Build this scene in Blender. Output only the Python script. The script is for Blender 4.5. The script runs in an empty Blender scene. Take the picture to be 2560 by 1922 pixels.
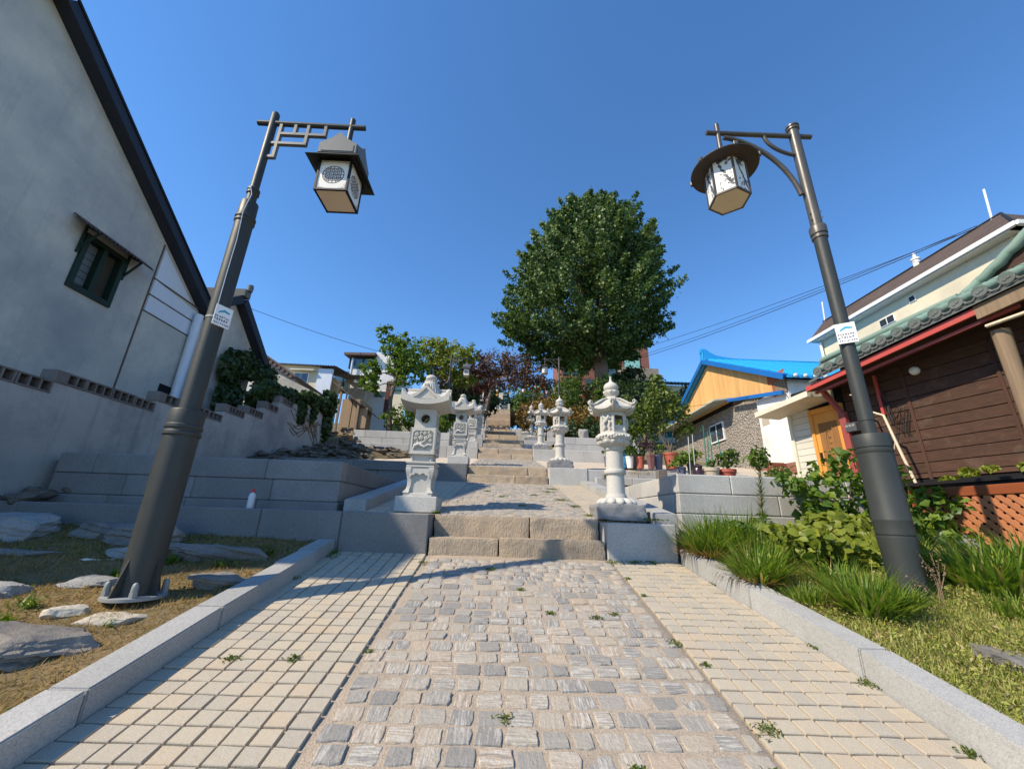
import bpy, bmesh, math, random
import numpy as np
from mathutils import Vector, Matrix, noise
random.seed(7); rng = np.random.default_rng(7)
R = math.radians
sc = bpy.context.scene
COL = sc.collection

# ------------------------------------------------------------------ camera, sky, sun, exposure
cam_d = bpy.data.cameras.new("camera"); cam = bpy.data.objects.new("camera", cam_d); COL.objects.link(cam)
cam_d.sensor_width = 36.0; cam_d.lens = 1006.0 / 2560.0 * 36.0
cam_d.clip_start = 0.05; cam_d.clip_end = 3000
_p, _r, _y = R(18.48), R(1.85), R(0.86)
_f = Vector((math.sin(_y)*math.cos(_p), math.cos(_y)*math.cos(_p), math.sin(_p)))
_r0 = Vector((math.cos(_y), -math.sin(_y), 0)); _u0 = _r0.cross(_f)
_rt = math.cos(_r)*_r0 + math.sin(_r)*_u0; _up = -math.sin(_r)*_r0 + math.cos(_r)*_u0
cam.matrix_world = Matrix((( _rt.x, _up.x, -_f.x, 0), (_rt.y, _up.y, -_f.y, 0), (_rt.z, _up.z, -_f.z, 0), (0, 0, 0, 1)))
sc.camera = cam
SUN = Vector((0.966, 0.486, -1.0)).normalized()      # direction the light travels
w = bpy.data.worlds.new("World"); sc.world = w; w.use_nodes = True
nt = w.node_tree; nt.nodes.clear()
sky = nt.nodes.new("ShaderNodeTexSky"); sky.sky_type = 'NISHITA'; sky.sun_disc = False
sky.sun_elevation = math.asin(-SUN.z); sky.sun_rotation = math.atan2(-SUN.x, -SUN.y) % (2*math.pi)
sky.altitude = 900; sky.air_density = 1.0; sky.dust_density = 0.0; sky.ozone_density = 4.0
hs = nt.nodes.new("ShaderNodeHueSaturation"); hs.inputs['Saturation'].default_value = 1.16; hs.inputs['Value'].default_value = 1.28
bg = nt.nodes.new("ShaderNodeBackground"); bg.inputs['Strength'].default_value = 0.15
wo = nt.nodes.new("ShaderNodeOutputWorld")
nt.links.new(sky.outputs[0], hs.inputs['Color']); nt.links.new(hs.outputs[0], bg.inputs['Color']); nt.links.new(bg.outputs[0], wo.inputs['Surface'])
sl = bpy.data.lights.new("sun", 'SUN'); sl.energy = 5.0; sl.angle = R(0.53); sl.color = (1.0, 0.87, 0.67)
so = bpy.data.objects.new("sun", sl); COL.objects.link(so)
so.rotation_euler = SUN.to_track_quat('-Z', 'Y').to_euler(); so.location = (-20, -10, 30)
sc.view_settings.view_transform = 'Standard'; sc.view_settings.look = 'None'
sc.view_settings.exposure = 0.42; sc.view_settings.gamma = 1.0; sc.view_settings.use_curve_mapping = False
sc.cycles.use_denoising = True
try: sc.cycles.denoiser = 'OPENIMAGEDENOISE'; sc.cycles.denoising_prefilter = 'ACCURATE'
except Exception: pass
sc.cycles.max_bounces = 8; sc.cycles.transparent_max_bounces = 8

# ------------------------------------------------------------------ mesh building
class G:
    def __init__(s): s.v = []; s.f = []
    def add(s, vs, fs):
        n = len(s.v); s.v += [tuple(p) for p in vs]; s.f += [tuple(i+n for i in f) for f in fs]; return s
    def box(s, x0, x1, y0, y1, z0, z1, ch=0.0, M=None):
        if ch <= 0:
            vs = [(x,y,z) for z in (z0,z1) for y in (y0,y1) for x in (x0,x1)]
            fs = [(0,2,3,1),(4,5,7,6),(0,1,5,4),(2,6,7,3),(0,4,6,2),(1,3,7,5)]
        else:
            c = ((x0+x1)/2,(y0+y1)/2,(z0+z1)/2); h = ((x1-x0)/2,(y1-y0)/2,(z1-z0)/2)
            vs = []; idx = {}
            for sx in (-1,1):
                for sy in (-1,1):
                    for sz in (-1,1):
                        for a in range(3):
                            d = [h[0]-ch, h[1]-ch, h[2]-ch]; d[a] = h[a]
                            idx[(sx,sy,sz,a)] = len(vs); vs.append((c[0]+sx*d[0], c[1]+sy*d[1], c[2]+sz*d[2]))
            fs = []
            I = idx
            for q in (-1,1):
                f = [(q,-1,-1,0),(q,1,-1,0),(q,1,1,0),(q,-1,1,0)]; f = f if q > 0 else f[::-1]; fs.append([I[k] for k in f])
                f = [(-1,q,-1,1),(-1,q,1,1),(1,q,1,1),(1,q,-1,1)]; f = f if q > 0 else f[::-1]; fs.append([I[k] for k in f])
                f = [(-1,-1,q,2),(1,-1,q,2),(1,1,q,2),(-1,1,q,2)]; f = f if q > 0 else f[::-1]; fs.append([I[k] for k in f])
            for a in (-1,1):
                for b in (-1,1):
                    g = a*b
                    f = [I[(a,b,-1,0)],I[(a,b,-1,1)],I[(a,b,1,1)],I[(a,b,1,0)]]; fs.append(f if g > 0 else f[::-1])
                    f = [I[(a,-1,b,0)],I[(a,1,b,0)],I[(a,1,b,2)],I[(a,-1,b,2)]]; fs.append(f if g > 0 else f[::-1])
                    f = [I[(-1,a,b,1)],I[(-1,a,b,2)],I[(1,a,b,2)],I[(1,a,b,1)]]; fs.append(f if g > 0 else f[::-1])
                    for c2 in (-1,1):
                        f = [I[(a,b,c2,0)],I[(a,b,c2,1)],I[(a,b,c2,2)]]; fs.append(f if a*b*c2 > 0 else f[::-1])
        if M is not None: vs = [tuple(M @ Vector(p)) for p in vs]
        return s.add(vs, fs)
    def prism(s, poly, axis, a0, a1, M=None):
        """poly: 2d outline (ccw); extruded along axis 'x','y' or 'z' from a0 to a1"""
        def P(u, v, a): return {'x':(a,u,v),'y':(u,a,v),'z':(u,v,a)}[axis]
        n = len(poly); vs = [P(u,v,a0) for u,v in poly] + [P(u,v,a1) for u,v in poly]
        if M is not None: vs = [tuple(M @ Vector(p)) for p in vs]
        fs = [tuple(range(n))[::-1], tuple(range(n,2*n))] + [(i,(i+1)%n,n+(i+1)%n,n+i) for i in range(n)]
        return s.add(vs, fs)
    def hexa(s, b, t):
        """bottom quad and top quad (4 points each, same order)"""
        return s.add(list(b)+list(t), [(3,2,1,0),(4,5,6,7),(0,1,5,4),(1,2,6,5),(2,3,7,6),(3,0,4,7)])
    def lathe(s, prof, n=24, c=(0,0,0), a0=0.0, rfun=None, caps=True):
        vs = []
        for r, z in prof:
            for i in range(n):
                a = a0 + 2*math.pi*i/n; rr = r*(rfun(a, z) if rfun else 1)
                vs.append((c[0]+rr*math.cos(a), c[1]+rr*math.sin(a), c[2]+z))
        fs = []
        for k in range(len(prof)-1):
            for i in range(n):
                j = (i+1) % n; fs.append((k*n+i, k*n+j, (k+1)*n+j, (k+1)*n+i))
        if caps: fs.append(tuple(range(n))[::-1]); fs.append(tuple(range((len(prof)-1)*n, len(prof)*n)))
        return s.add(vs, fs)
    def tube(s, pts, rad, n=8, caps=True, sq=None):
        pts = [Vector(p) for p in pts]; m = len(pts)
        rad = rad if isinstance(rad, (list,tuple)) else [rad]*m
        t0 = (pts[1]-pts[0]).normalized(); ref = Vector((0,0,1)) if abs(t0.z) < .9 else Vector((0,1,0))
        u = t0.cross(ref).normalized(); vs = []
        for k in range(m):
            t = (pts[min(k+1,m-1)] - pts[max(k-1,0)]).normalized()
            u = (u - t*u.dot(t)).normalized(); v = t.cross(u)
            for i in range(n):
                a = 2*math.pi*(i+.5)/n; vs.append(pts[k] + (u*math.cos(a)+v*math.sin(a))*rad[k])
        fs = [(k*n+i, k*n+(i+1)%n, (k+1)*n+(i+1)%n, (k+1)*n+i) for k in range(m-1) for i in range(n)]
        if caps: fs += [tuple(range(n))[::-1], tuple(range((m-1)*n, m*n))]
        return s.add(vs, fs)
    def bar(s, a, b, wd, th=None, up=(0,0,1)):
        a = Vector(a); b = Vector(b); th = wd if th is None else th
        t = (b-a).normalized(); upv = Vector(up)
        if abs(t.dot(upv)) > .99: upv = Vector((0,1,0))
        u = t.cross(upv).normalized()*wd/2; v = u.cross(t).normalized()*th/2
        return s.hexa([a-u-v,a+u-v,a+u+v,a-u+v],[b-u-v,b+u-v,b+u+v,b-u+v])
    def grid(s, fn, nu, nv, closed=False):
        n = len(s.v)
        for i in range(nu+1):
            for j in range(nv+1): s.v.append(tuple(fn(i/nu, j/nv)))
        for i in range(nu):
            for j in range(nv):
                a = n+i*(nv+1)+j; s.f.append((a, a+nv+1, a+nv+2, a+1))
        return s
    def sphere(s, c, r, nu=12, nv=8, sc=(1,1,1)):
        prof = [(max(1e-4, r*math.sin(math.pi*k/nv)), -r*math.cos(math.pi*k/nv)) for k in range(nv+1)]
        n0 = len(s.v); s.lathe(prof, nu, (0,0,0))
        for i in range(n0, len(s.v)):
            x,y,z = s.v[i]; s.v[i] = (c[0]+x*sc[0], c[1]+y*sc[1], c[2]+z*sc[2])
        return s
    def xf(s, M, start=0):
        for i in range(start, len(s.v)): s.v[i] = tuple(M @ Vector(s.v[i]))
        return s
    def mesh(s, name, m, smooth=0):
        me = bpy.data.meshes.new(name); me.from_pydata(s.v, [], s.f); me.update()
        if m: me.materials.append(m)
        if smooth:
            me.shade_smooth()
            try: me.set_sharp_from_angle(angle=R(smooth))
            except Exception: pass
        return me

def link(o): COL.objects.link(o); return o
def props(o, label=None, cat=None, group=None, kind=None):
    if label: o['label'] = label
    if cat: o['category'] = cat
    if group: o['group'] = group
    if kind: o['kind'] = kind
    return o
def thing(name, loc, label, cat, group=None, rz=0):
    o = link(bpy.data.objects.new(name, None)); o.location = loc; o.rotation_euler = (0,0,rz); o.empty_display_size = .1
    return props(o, label, cat, group)
def part(name, g, m, parent, smooth=0, world=True, label=None):
    """mesh part; world=True: the vertices are world coordinates and the parent only carries a location"""
    me = g if isinstance(g, bpy.types.Mesh) else g.mesh(name, m, smooth)
    o = link(bpy.data.objects.new(name, me)); o.parent = parent
    if world:
        root = parent
        while root.parent: root = root.parent
        if parent is root: o.matrix_parent_inverse = Matrix.Translation(-root.location)
    if label: o['label'] = label
    return o
def single(name, g, m, label, cat, group=None, kind=None, smooth=0, loc=(0,0,0)):
    me = g if isinstance(g, bpy.types.Mesh) else g.mesh(name, m, smooth)
    o = link(bpy.data.objects.new(name, me)); o.location = loc
    return props(o, label, cat, group, kind)
def struct(name, g, m, smooth=0, kind='structure'):
    me = g if isinstance(g, bpy.types.Mesh) else g.mesh(name, m, smooth)
    o = link(bpy.data.objects.new(name, me)); o['kind'] = kind; return o
def piece(name, me, parent, loc, rz=0, s=(1,1,1), rx=0):
    o = link(bpy.data.objects.new(name, me)); o.location = loc; o.rotation_euler = (rx, 0, rz); o.scale = s; o.parent = parent; return o
def copy_tree(o, parent=None):
    c = link(o.copy()); c.parent = parent
    for ch in list(o.children): copy_tree(ch, c)
    return c
def np_mesh(name, V, F, m, smooth=False):
    """V (n,3) array, F (k,c) int array with c corners per face"""
    me = bpy.data.meshes.new(name); k, c = F.shape
    me.vertices.add(len(V)); me.vertices.foreach_set('co', np.ascontiguousarray(V, np.float32).ravel())
    me.loops.add(k*c); me.loops.foreach_set('vertex_index', np.ascontiguousarray(F, np.int32).ravel())
    me.polygons.add(k); me.polygons.foreach_set('loop_start', np.arange(0, k*c, c, dtype=np.int32))
    me.update(calc_edges=True); me.validate()
    if m: me.materials.append(m)
    if smooth: me.shade_smooth()
    return me
def fbm(p, sc_=1.0, oct=4):
    return noise.fractal(Vector(p)*sc_, 1.0, 2.0, oct, noise_basis='PERLIN_ORIGINAL')
def rough_block(x0, x1, y0, y1, z0, z1, amp=.006, sub=5, bev=.018, seed=0, freq=7):
    """a hewn block: bevelled, subdivided and pushed about by noise"""
    bm = bmesh.new(); bmesh.ops.create_cube(bm, size=1)
    for v in bm.verts: v.co = Vector(((x0+x1)/2+v.co.x*(x1-x0), (y0+y1)/2+v.co.y*(y1-y0), (z0+z1)/2+v.co.z*(z1-z0)))
    bmesh.ops.bevel(bm, geom=list(bm.edges), offset=bev, segments=2, affect='EDGES', profile=.6)
    nx = max(2, int((x1-x0)/.05*sub/5))
    ed = [e for e in bm.edges if abs(e.verts[0].co.x-e.verts[1].co.x) > (x1-x0)*.6]
    bmesh.ops.subdivide_edges(bm, edges=ed, cuts=min(nx, 26), use_grid_fill=True)
    ed = [e for e in bm.edges if abs(e.verts[0].co.z-e.verts[1].co.z) > (z1-z0)*.5]
    bmesh.ops.subdivide_edges(bm, edges=ed, cuts=max(2, sub), use_grid_fill=True)
    bm.normal_update(); off = Vector((seed*3.7, seed*1.3, seed*.9))
    new = [v.co + v.normal*amp*(1.6*noise.noise((v.co+off)*freq) + noise.noise((v.co+off)*freq*3.1)) for v in bm.verts]
    for v, c in zip(bm.verts, new): v.co = c
    bmesh.ops.triangulate(bm, faces=[f for f in bm.faces if len(f.verts) > 4])
    me = bpy.data.meshes.new("block"); bm.to_mesh(me); bm.free(); me.shade_smooth()
    try: me.set_sharp_from_angle(angle=R(40))
    except Exception: pass
    return me
def rock_mesh(sx, sy, sz, seed, m, amp=.35, sub=3, layered=.0, flat=0.0):
    """angular rock: a ball cut by many planes, then fine fracture noise and bedding steps"""
    bm = bmesh.new(); bmesh.ops.create_icosphere(bm, subdivisions=sub+(2 if sub > 2 else 1), radius=1)
    off = Vector((seed*5.1, seed*2.7, seed*1.9)); rr = random.Random(seed*17+3); mn = min(sx,sy,sz)
    pl = []
    for k in range(15):
        a = Vector((rr.gauss(0,1), rr.gauss(0,1), rr.gauss(0,.8))).normalized(); pl.append((a, rr.uniform(.60,.90)))
    pl.append((Vector((rr.uniform(-.2,.2), rr.uniform(-.3,.1), 1)).normalized(), rr.uniform(.55,.75)))
    for v in bm.verts:
        p = v.co.normalized()*(1+.10*fbm(v.co+off, 1.3, 2))
        for a, lim in pl:
            e = p.dot(a)-lim
            if e > 0: p -= a*e
        q = Vector((p.x*sx, p.y*sy, p.z*sz)); d = v.co.normalized()
        q += d*(mn*.09*fbm(q+off, .9/max(.05,mn), 4) + .004*fbm(q+off, 26, 3))
        if layered: q += Vector((d.x,d.y,.15*d.z))*layered*(noise.cell(Vector((0,0,q.z*38+q.x*4+q.y*3+seed)))-.5)*1.6
        v.co = q
    me = bpy.data.meshes.new("rock"); bm.to_mesh(me); bm.free(); me.materials.append(m); me.shade_smooth()
    try: me.set_sharp_from_angle(angle=R(22))
    except Exception: pass
    return me

# ------------------------------------------------------------------ leaves and blades (numpy)
def unit(a): return a/np.maximum(1e-9, np.linalg.norm(a, axis=-1, keepdims=True))
def leaf_cloud(C, size, out=None, up=.4, out_w=.5, aspect=.62, fold=.18, jit=1.0, sizevar=.35):
    """folded diamond leaves at points C (n,3); out: outward direction per leaf"""
    n = len(C); nr = rng.normal(size=(n,3))*jit
    if out is not None: nr = nr*.8 + out*out_w*2
    nr[:,2] += up; nr = unit(nr)
    t = unit(np.cross(nr, rng.normal(size=(n,3)))); b = np.cross(nr, t)
    s = size*(1+sizevar*rng.normal(size=(n,1))).clip(.45, 1.9)
    base = C - t*s*.5; tip = C + t*s*.5; l = C + b*s*aspect*.5 + nr*s*fold; r = C - b*s*aspect*.5 + nr*s*fold
    V = np.stack([base, r, tip, l], 1).reshape(-1,3); i = np.arange(n)[:,None]*4
    F = np.concatenate([i+np.array([[0,1,2]]), i+np.array([[0,2,3]])], 1).reshape(-1,3)
    return V, F
def blades(P, L, W, az, lean, curve, seg=4, tip=.15):
    """arching grass blades: base P (n,3), length L, width W, azimuth az, initial lean and extra bend (radians)"""
    n = len(P); L = np.broadcast_to(L,(n,)); W = np.broadcast_to(W,(n,)); lean = np.broadcast_to(lean,(n,)); curve = np.broadcast_to(curve,(n,))
    d = np.stack([np.cos(az), np.sin(az), np.zeros(n)],1); side = np.stack([-np.sin(az), np.cos(az), np.zeros(n)],1)
    p = P.copy(); rows = []
    for k in range(seg+1):
        u = k/seg; wd = (W*(1-u*(1-tip))*(.55+.9*math.sin(math.pi*min(1,u*1.0+.18))))[:,None]*.5
        rows.append(np.stack([p-side*wd, p+side*wd],1))
        a = (lean+curve*u)[:,None]
        p = p + (d*np.sin(a) + np.array([0,0,1.])*np.cos(a))*(L/seg)[:,None]
    V = np.stack(rows,1).reshape(n,-1,3); m = 2*(seg+1); V = V.reshape(-1,3)
    q = np.array([[2*k,2*k+1,2*k+3,2*k+2] for k in range(seg)])
    F = (np.arange(n)[:,None,None]*m + q[None]).reshape(-1,4)
    return V, F
def merge(parts):
    vs, fs, n = [], [], 0
    for V, F in parts: vs.append(V); fs.append(F+n); n += len(V)
    return np.concatenate(vs), np.concatenate(fs)
# ------------------------------------------------------------------ materials
class NT:
    def __init__(s, name):
        s.m = bpy.data.materials.new(name); s.m.use_nodes = True; s.t = s.m.node_tree; s.t.nodes.clear()
        s.out = s.n("ShaderNodeOutputMaterial"); s.b = s.n("ShaderNodeBsdfPrincipled"); s.l(s.b.outputs[0], s.out.inputs[0])
    def n(s, typ, **k):
        nd = s.t.nodes.new(typ)
        for a, v in k.items(): setattr(nd, a, v)
        return nd
    def l(s, a, b): s.t.links.new(a, b)
    def pos(s): return s.n("ShaderNodeNewGeometry").outputs['Position']
    def objc(s): return s.n("ShaderNodeTexCoord").outputs['Object']
    def scale(s, vec, sc_):
        m = s.n("ShaderNodeMapping"); m.inputs['Scale'].default_value = sc_ if isinstance(sc_, tuple) else (sc_,)*3
        s.l(vec, m.inputs['Vector']); return m.outputs[0]
    def noise(s, vec, sc_=5, det=4, rough=.55):
        nd = s.n("ShaderNodeTexNoise"); nd.inputs['Scale'].default_value = sc_; nd.inputs['Detail'].default_value = det; nd.inputs['Roughness'].default_value = rough
        s.l(vec, nd.inputs['Vector']); return nd.outputs['Fac']
    def vor(s, vec, sc_, feat='F1', out='Distance'):
        nd = s.n("ShaderNodeTexVoronoi", feature=feat); nd.inputs['Scale'].default_value = sc_; s.l(vec, nd.inputs['Vector']); return nd.outputs[out]
    def ramp(s, fac, stops, interp='LINEAR'):
        r = s.n("ShaderNodeValToRGB"); r.color_ramp.interpolation = interp; e = r.color_ramp.elements
        while len(e) > 1: e.remove(e[0])
        for i, (p, c) in enumerate(stops):
            el = e[0] if i == 0 else e.new(p)
            el.position = p; el.color = (c if isinstance(c, tuple) else (c,c,c)) + (1,) if not (isinstance(c, tuple) and len(c) == 4) else c
        s.l(fac, r.inputs[0]); return r.outputs[0]
    def mix(s, fac, a, b, mode='MIX'):
        m = s.n("ShaderNodeMix", data_type='RGBA', blend_type=mode)
        for sock, v in ((m.inputs[0], fac), (m.inputs[6], a), (m.inputs[7], b)):
            if hasattr(v, 'is_linked'): s.l(v, sock)
            elif isinstance(v, tuple): sock.default_value = v + (1,) if len(v) == 3 else v
            else: sock.default_value = v
        return m.outputs[2]
    def math(s, op, a, b=0.0, c=0.0):
        m = s.n("ShaderNodeMath", operation=op)
        for sock, v in zip(m.inputs, (a, b, c)):
            if hasattr(v, 'is_linked'): s.l(v, sock)
            else: sock.default_value = v
        return m.outputs[0]
    def rand(s):
        a = s.n("ShaderNodeObjectInfo").outputs['Random']; b = s.n("ShaderNodeNewGeometry").outputs['Random Per Island']
        return s.math('FRACT', s.math('ADD', s.math('MULTIPLY', a, 7.31), s.math('MULTIPLY', b, 3.77)))
    def bump(s, h, strength=.3, dist=.01):
        b = s.n("ShaderNodeBump"); b.inputs['Strength'].default_value = strength; b.inputs['Distance'].default_value = dist
        s.l(h, b.inputs['Height']); s.l(b.outputs[0], s.b.inputs['Normal']); return b
    def done(s, col=None, rough=.8, spec=.3, metal=0.0):
        if col is not None:
            if isinstance(col, tuple): s.b.inputs['Base Color'].default_value = col + (1,)
            else: s.l(col, s.b.inputs['Base Color'])
        if hasattr(rough, 'is_linked'): s.l(rough, s.b.inputs['Roughness'])
        else: s.b.inputs['Roughness'].default_value = rough
        s.b.inputs['Specular IOR Level'].default_value = spec; s.b.inputs['Metallic'].default_value = metal
        return s.m
def granite(name, c, c2=None, speck=.35, stain=.25, bump=.25, obj_var=.12, rough=.75, stain_c=(.16,.13,.10), scale=1.0):
    n = NT(name); p = n.pos(); c2 = c2 or tuple(x*.82 for x in c)
    base = n.mix(n.ramp(n.noise(p, 1.7*scale, 5), [(.35,0.),(.65,1.)]), c, c2)
    sp = n.noise(p, 190*scale, 2, .7)
    base = n.mix(n.ramp(n.noise(p, 62*scale, 3, .75), [(.38,min(.6,speck*1.1)),(.5,0.)]), base, tuple(x*.55 for x in c))
    base = n.mix(n.ramp(n.noise(p, 75*scale, 3, .75), [(.52,0.),(.64,speck*.7)]), base, tuple(min(1,x*1.35) for x in c))
    base = n.mix(n.ramp(sp, [(.36,speck),(.5,0.)]), base, tuple(x*.42 for x in c))
    base = n.mix(n.ramp(sp, [(.56,0.),(.68,speck*.8)]), base, tuple(min(1,x*1.5) for x in c))
    r = n.rand(); base = n.mix(1.0, base, n.ramp(r, [(0,1-obj_var),(1,1+obj_var*.6)]), 'MULTIPLY')
    st = n.noise(n.scale(p,(2.2,2.2,.7)), 1.3*scale, 6, .65)
    base = n.mix(n.ramp(st, [(.52,0.),(.75,stain)]), base, stain_c)
    n.bump(n.math('ADD', n.math('MULTIPLY', n.noise(p, 26*scale, 4), .6), n.math('MULTIPLY', n.noise(p, 140*scale, 3), .5)), bump, .012)
    return n.done(base, rough, .25)
def plaster(name, c, stain=.5, stain_c=(.12,.11,.11), streak=.4, bump=.25, rough=.9, warm=None):
    n = NT(name); p = n.pos()
    base = n.mix(n.ramp(n.noise(p, .7, 6, .6), [(.38,0.),(.66,1.)]), c, tuple(x*.8 for x in (warm or c)))
    a = n.ramp(n.noise(p, .45, 8, .72), [(.46,0.),(.66,stain)])
    base = n.mix(a, base, stain_c)
    s_ = n.ramp(n.noise(n.scale(p,(5,5,.35)), 1.2, 6, .7), [(.55,0.),(.75,streak)])
    base = n.mix(s_, base, tuple(x*.7 for x in stain_c))
    n.bump(n.math('ADD', n.noise(p, 9, 5), n.math('MULTIPLY', n.noise(p, 60, 4), .5)), bump, .015)
    return n.done(base, rough, .15)
def wood(name, c, c2, axis='y', rough=.75, scale=1.0, obj_var=.25, bump=.3, wear=None):
    n = NT(name); p = n.pos(); st = {'x':(1.2,26,26),'y':(26,1.2,26),'z':(26,26,1.2)}[axis]
    r = n.rand(); cb = n.n("ShaderNodeCombineXYZ"); n.l(n.math('MULTIPLY', r, 37.), cb.inputs[0]); n.l(n.math('MULTIPLY', r, 11.), cb.inputs[2])
    va = n.n("ShaderNodeVectorMath", operation='ADD'); n.l(n.scale(p, tuple(x*scale for x in st)), va.inputs[0]); n.l(cb.outputs[0], va.inputs[1])
    g = n.noise(va.outputs[0], 1.0, 5, .6)
    base = n.mix(n.ramp(g, [(.3,0.),(.7,1.)]), c, c2)
    base = n.mix(1.0, base, n.ramp(r, [(0,1-obj_var),(1,1+obj_var*.7)]), 'MULTIPLY')
    if wear: base = n.mix(n.ramp(n.noise(p, 2.2, 7, .75), [(.52,0.),(.7,.55)]), base, wear)
    n.bump(g, bump, .006)
    return n.done(base, rough, .25)
def paint(name, c, rough=.45, spec=.4, metal=0.0, dirt=.15, dirt_c=(.2,.18,.15), bump=.06, obj_var=0.):
    n = NT(name); p = n.pos()
    base = n.mix(n.ramp(n.noise(p, 3.1, 7, .7), [(.48,0.),(.72,dirt)]), c, dirt_c)
    if obj_var: base = n.mix(1.0, base, n.ramp(n.rand(), [(0,1-obj_var),(1,1+obj_var)]), 'MULTIPLY')
    n.bump(n.noise(p, 45, 3), bump, .004)
    rg = n.math('ADD', n.math('MULTIPLY', n.noise(p, 6, 5), .25), rough-.12)
    return n.done(base, rg, spec, metal)
def leafmat(name, a, b, c=None, trans=.35, gloss=.35, rough=.45, dry=None, dry_p=.0):
    n = NT(name); r = n.rand()
    stops = [(0, a), (.55, b)] + ([(1.0, c)] if c else [])
    col = n.ramp(r, stops)
    col = n.mix(n.ramp(n.noise(n.pos(), .9, 3), [(.35,0.),(.65,.35)]), col, tuple(x*.72 for x in b))
    if dry: 
        r2 = n.math('FRACT', n.math('MULTIPLY', r, 17.3)); col = n.mix(n.math('LESS_THAN', r2, dry_p), col, dry)
    n.l(col, n.b.inputs['Base Color']); n.b.inputs['Roughness'].default_value = rough; n.b.inputs['Specular IOR Level'].default_value = gloss
    tr = n.n("ShaderNodeBsdfTranslucent"); n.l(n.mix(1.0, col, (1.25,1.3,.55), 'MULTIPLY'), tr.inputs['Color'])
    mx = n.n("ShaderNodeMixShader"); mx.inputs[0].default_value = trans
    n.l(n.b.outputs[0], mx.inputs[1]); n.l(tr.outputs[0], mx.inputs[2]); n.l(mx.outputs[0], n.out.inputs[0])
    return n.m
def flat(name, c, rough=.7, spec=.3, metal=0.): n = NT(name); return n.done(c, rough, spec, metal)
def glassmat(name, c=(.03,.04,.05), rough=.06, spec=.8):
    n = NT(name); n.bump(n.noise(n.pos(), 1.5, 2), .03, .05); return n.done(c, rough, spec)

M = {}
M['kerb'] = granite('kerb_granite', (.39,.385,.37), (.32,.32,.31), speck=.4, stain=.22, obj_var=.08)
M['granite'] = granite('grey_granite', (.49,.475,.445), (.40,.39,.37), speck=.5, stain=.22, obj_var=.14)
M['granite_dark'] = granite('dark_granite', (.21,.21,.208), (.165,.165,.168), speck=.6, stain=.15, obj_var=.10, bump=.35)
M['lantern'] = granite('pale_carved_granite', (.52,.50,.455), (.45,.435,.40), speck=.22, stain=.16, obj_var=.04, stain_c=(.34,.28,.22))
M['granite_shade'] = granite('shade_darkened_granite', (.24,.237,.232), (.19,.187,.185), speck=.45, stain=.4, obj_var=.16)  # copy of the grey granite, colour darkened to imitate shade on the left planter
M['rubble'] = granite('dark_brown_rubble', (.16,.135,.11), (.10,.085,.07), speck=.3, stain=.4, bump=.8)
M['statue'] = granite('weathered_statue_stone', (.46,.43,.37), (.36,.34,.30), speck=.3, stain=.35)
M['rockbase'] = granite('dark_base_rock', (.27,.27,.27), (.2,.2,.21), speck=.5, stain=.3, bump=.6)
def stepmat():
    n = NT('rough_beige_granite'); p = n.pos()
    c = n.mix(n.ramp(n.noise(p, 2.3, 5), [(.35,0.),(.65,1.)]), (.50,.39,.27), (.38,.315,.245))
    c = n.mix(1.0, c, n.ramp(n.rand(), [(0,.82),(1,1.1)]), 'MULTIPLY')
    sp = n.noise(p, 190, 2, .7); c = n.mix(n.ramp(sp, [(.36,.35),(.5,0.)]), c, (.16,.12,.09))
    c = n.mix(n.ramp(n.noise(p, 1.1, 6, .7), [(.55,0.),(.75,.45)]), c, (.14,.13,.12))
    ch = n.noise(n.scale(p, (60,60,16)), 1.0, 3, .6)
    n.bump(n.math('ADD', n.math('MULTIPLY', ch, .9), n.noise(p, 34, 5, .7)), .75, .022)
    return n.done(c, .9, .15)
M['step'] = stepmat()
def cobblemat():
    n = NT('striped_cobble_stone'); p = n.pos(); r = n.rand(); r2 = n.math('FRACT', n.math('MULTIPLY', r, 13.7)); r3 = n.math('FRACT', n.math('MULTIPLY', r, 29.3))
    base = n.ramp(r, [(0,(.22,.21,.195)),(.28,(.28,.262,.235)),(.55,(.34,.31,.265)),(.8,(.38,.335,.27)),(1,(.40,.32,.24))])
    sx = n.scale(p, (95,9,9)); sy = n.scale(p, (9,95,9)); vm = n.n("ShaderNodeMix", data_type='VECTOR')
    n.l(n.math('GREATER_THAN', r2, .45), vm.inputs[0]); n.l(sx, vm.inputs[4]); n.l(sy, vm.inputs[5])
    band = n.noise(vm.outputs[1], 1.0, 3, .6)
    amt = n.ramp(r3, [(.2,.1),(.75,.75)])
    base = n.mix(n.math('MULTIPLY', n.ramp(band, [(.5,0.),(.62,1.)]), amt), base, (.52,.50,.46))
    base = n.mix(n.math('MULTIPLY', n.ramp(band, [(.34,1.),(.45,0.)]), amt), base, (.17,.18,.19))
    base = n.mix(n.ramp(n.noise(p, 170, 2, .7), [(.37,.4),(.5,0.)]), base, (.16,.15,.14))
    n.bump(n.math('ADD', n.math('MULTIPLY', band, .6), n.noise(p, 55, 4)), .55, .010)
    return n.done(base, .82, .25)
M['cobble'] = cobblemat()
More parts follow.
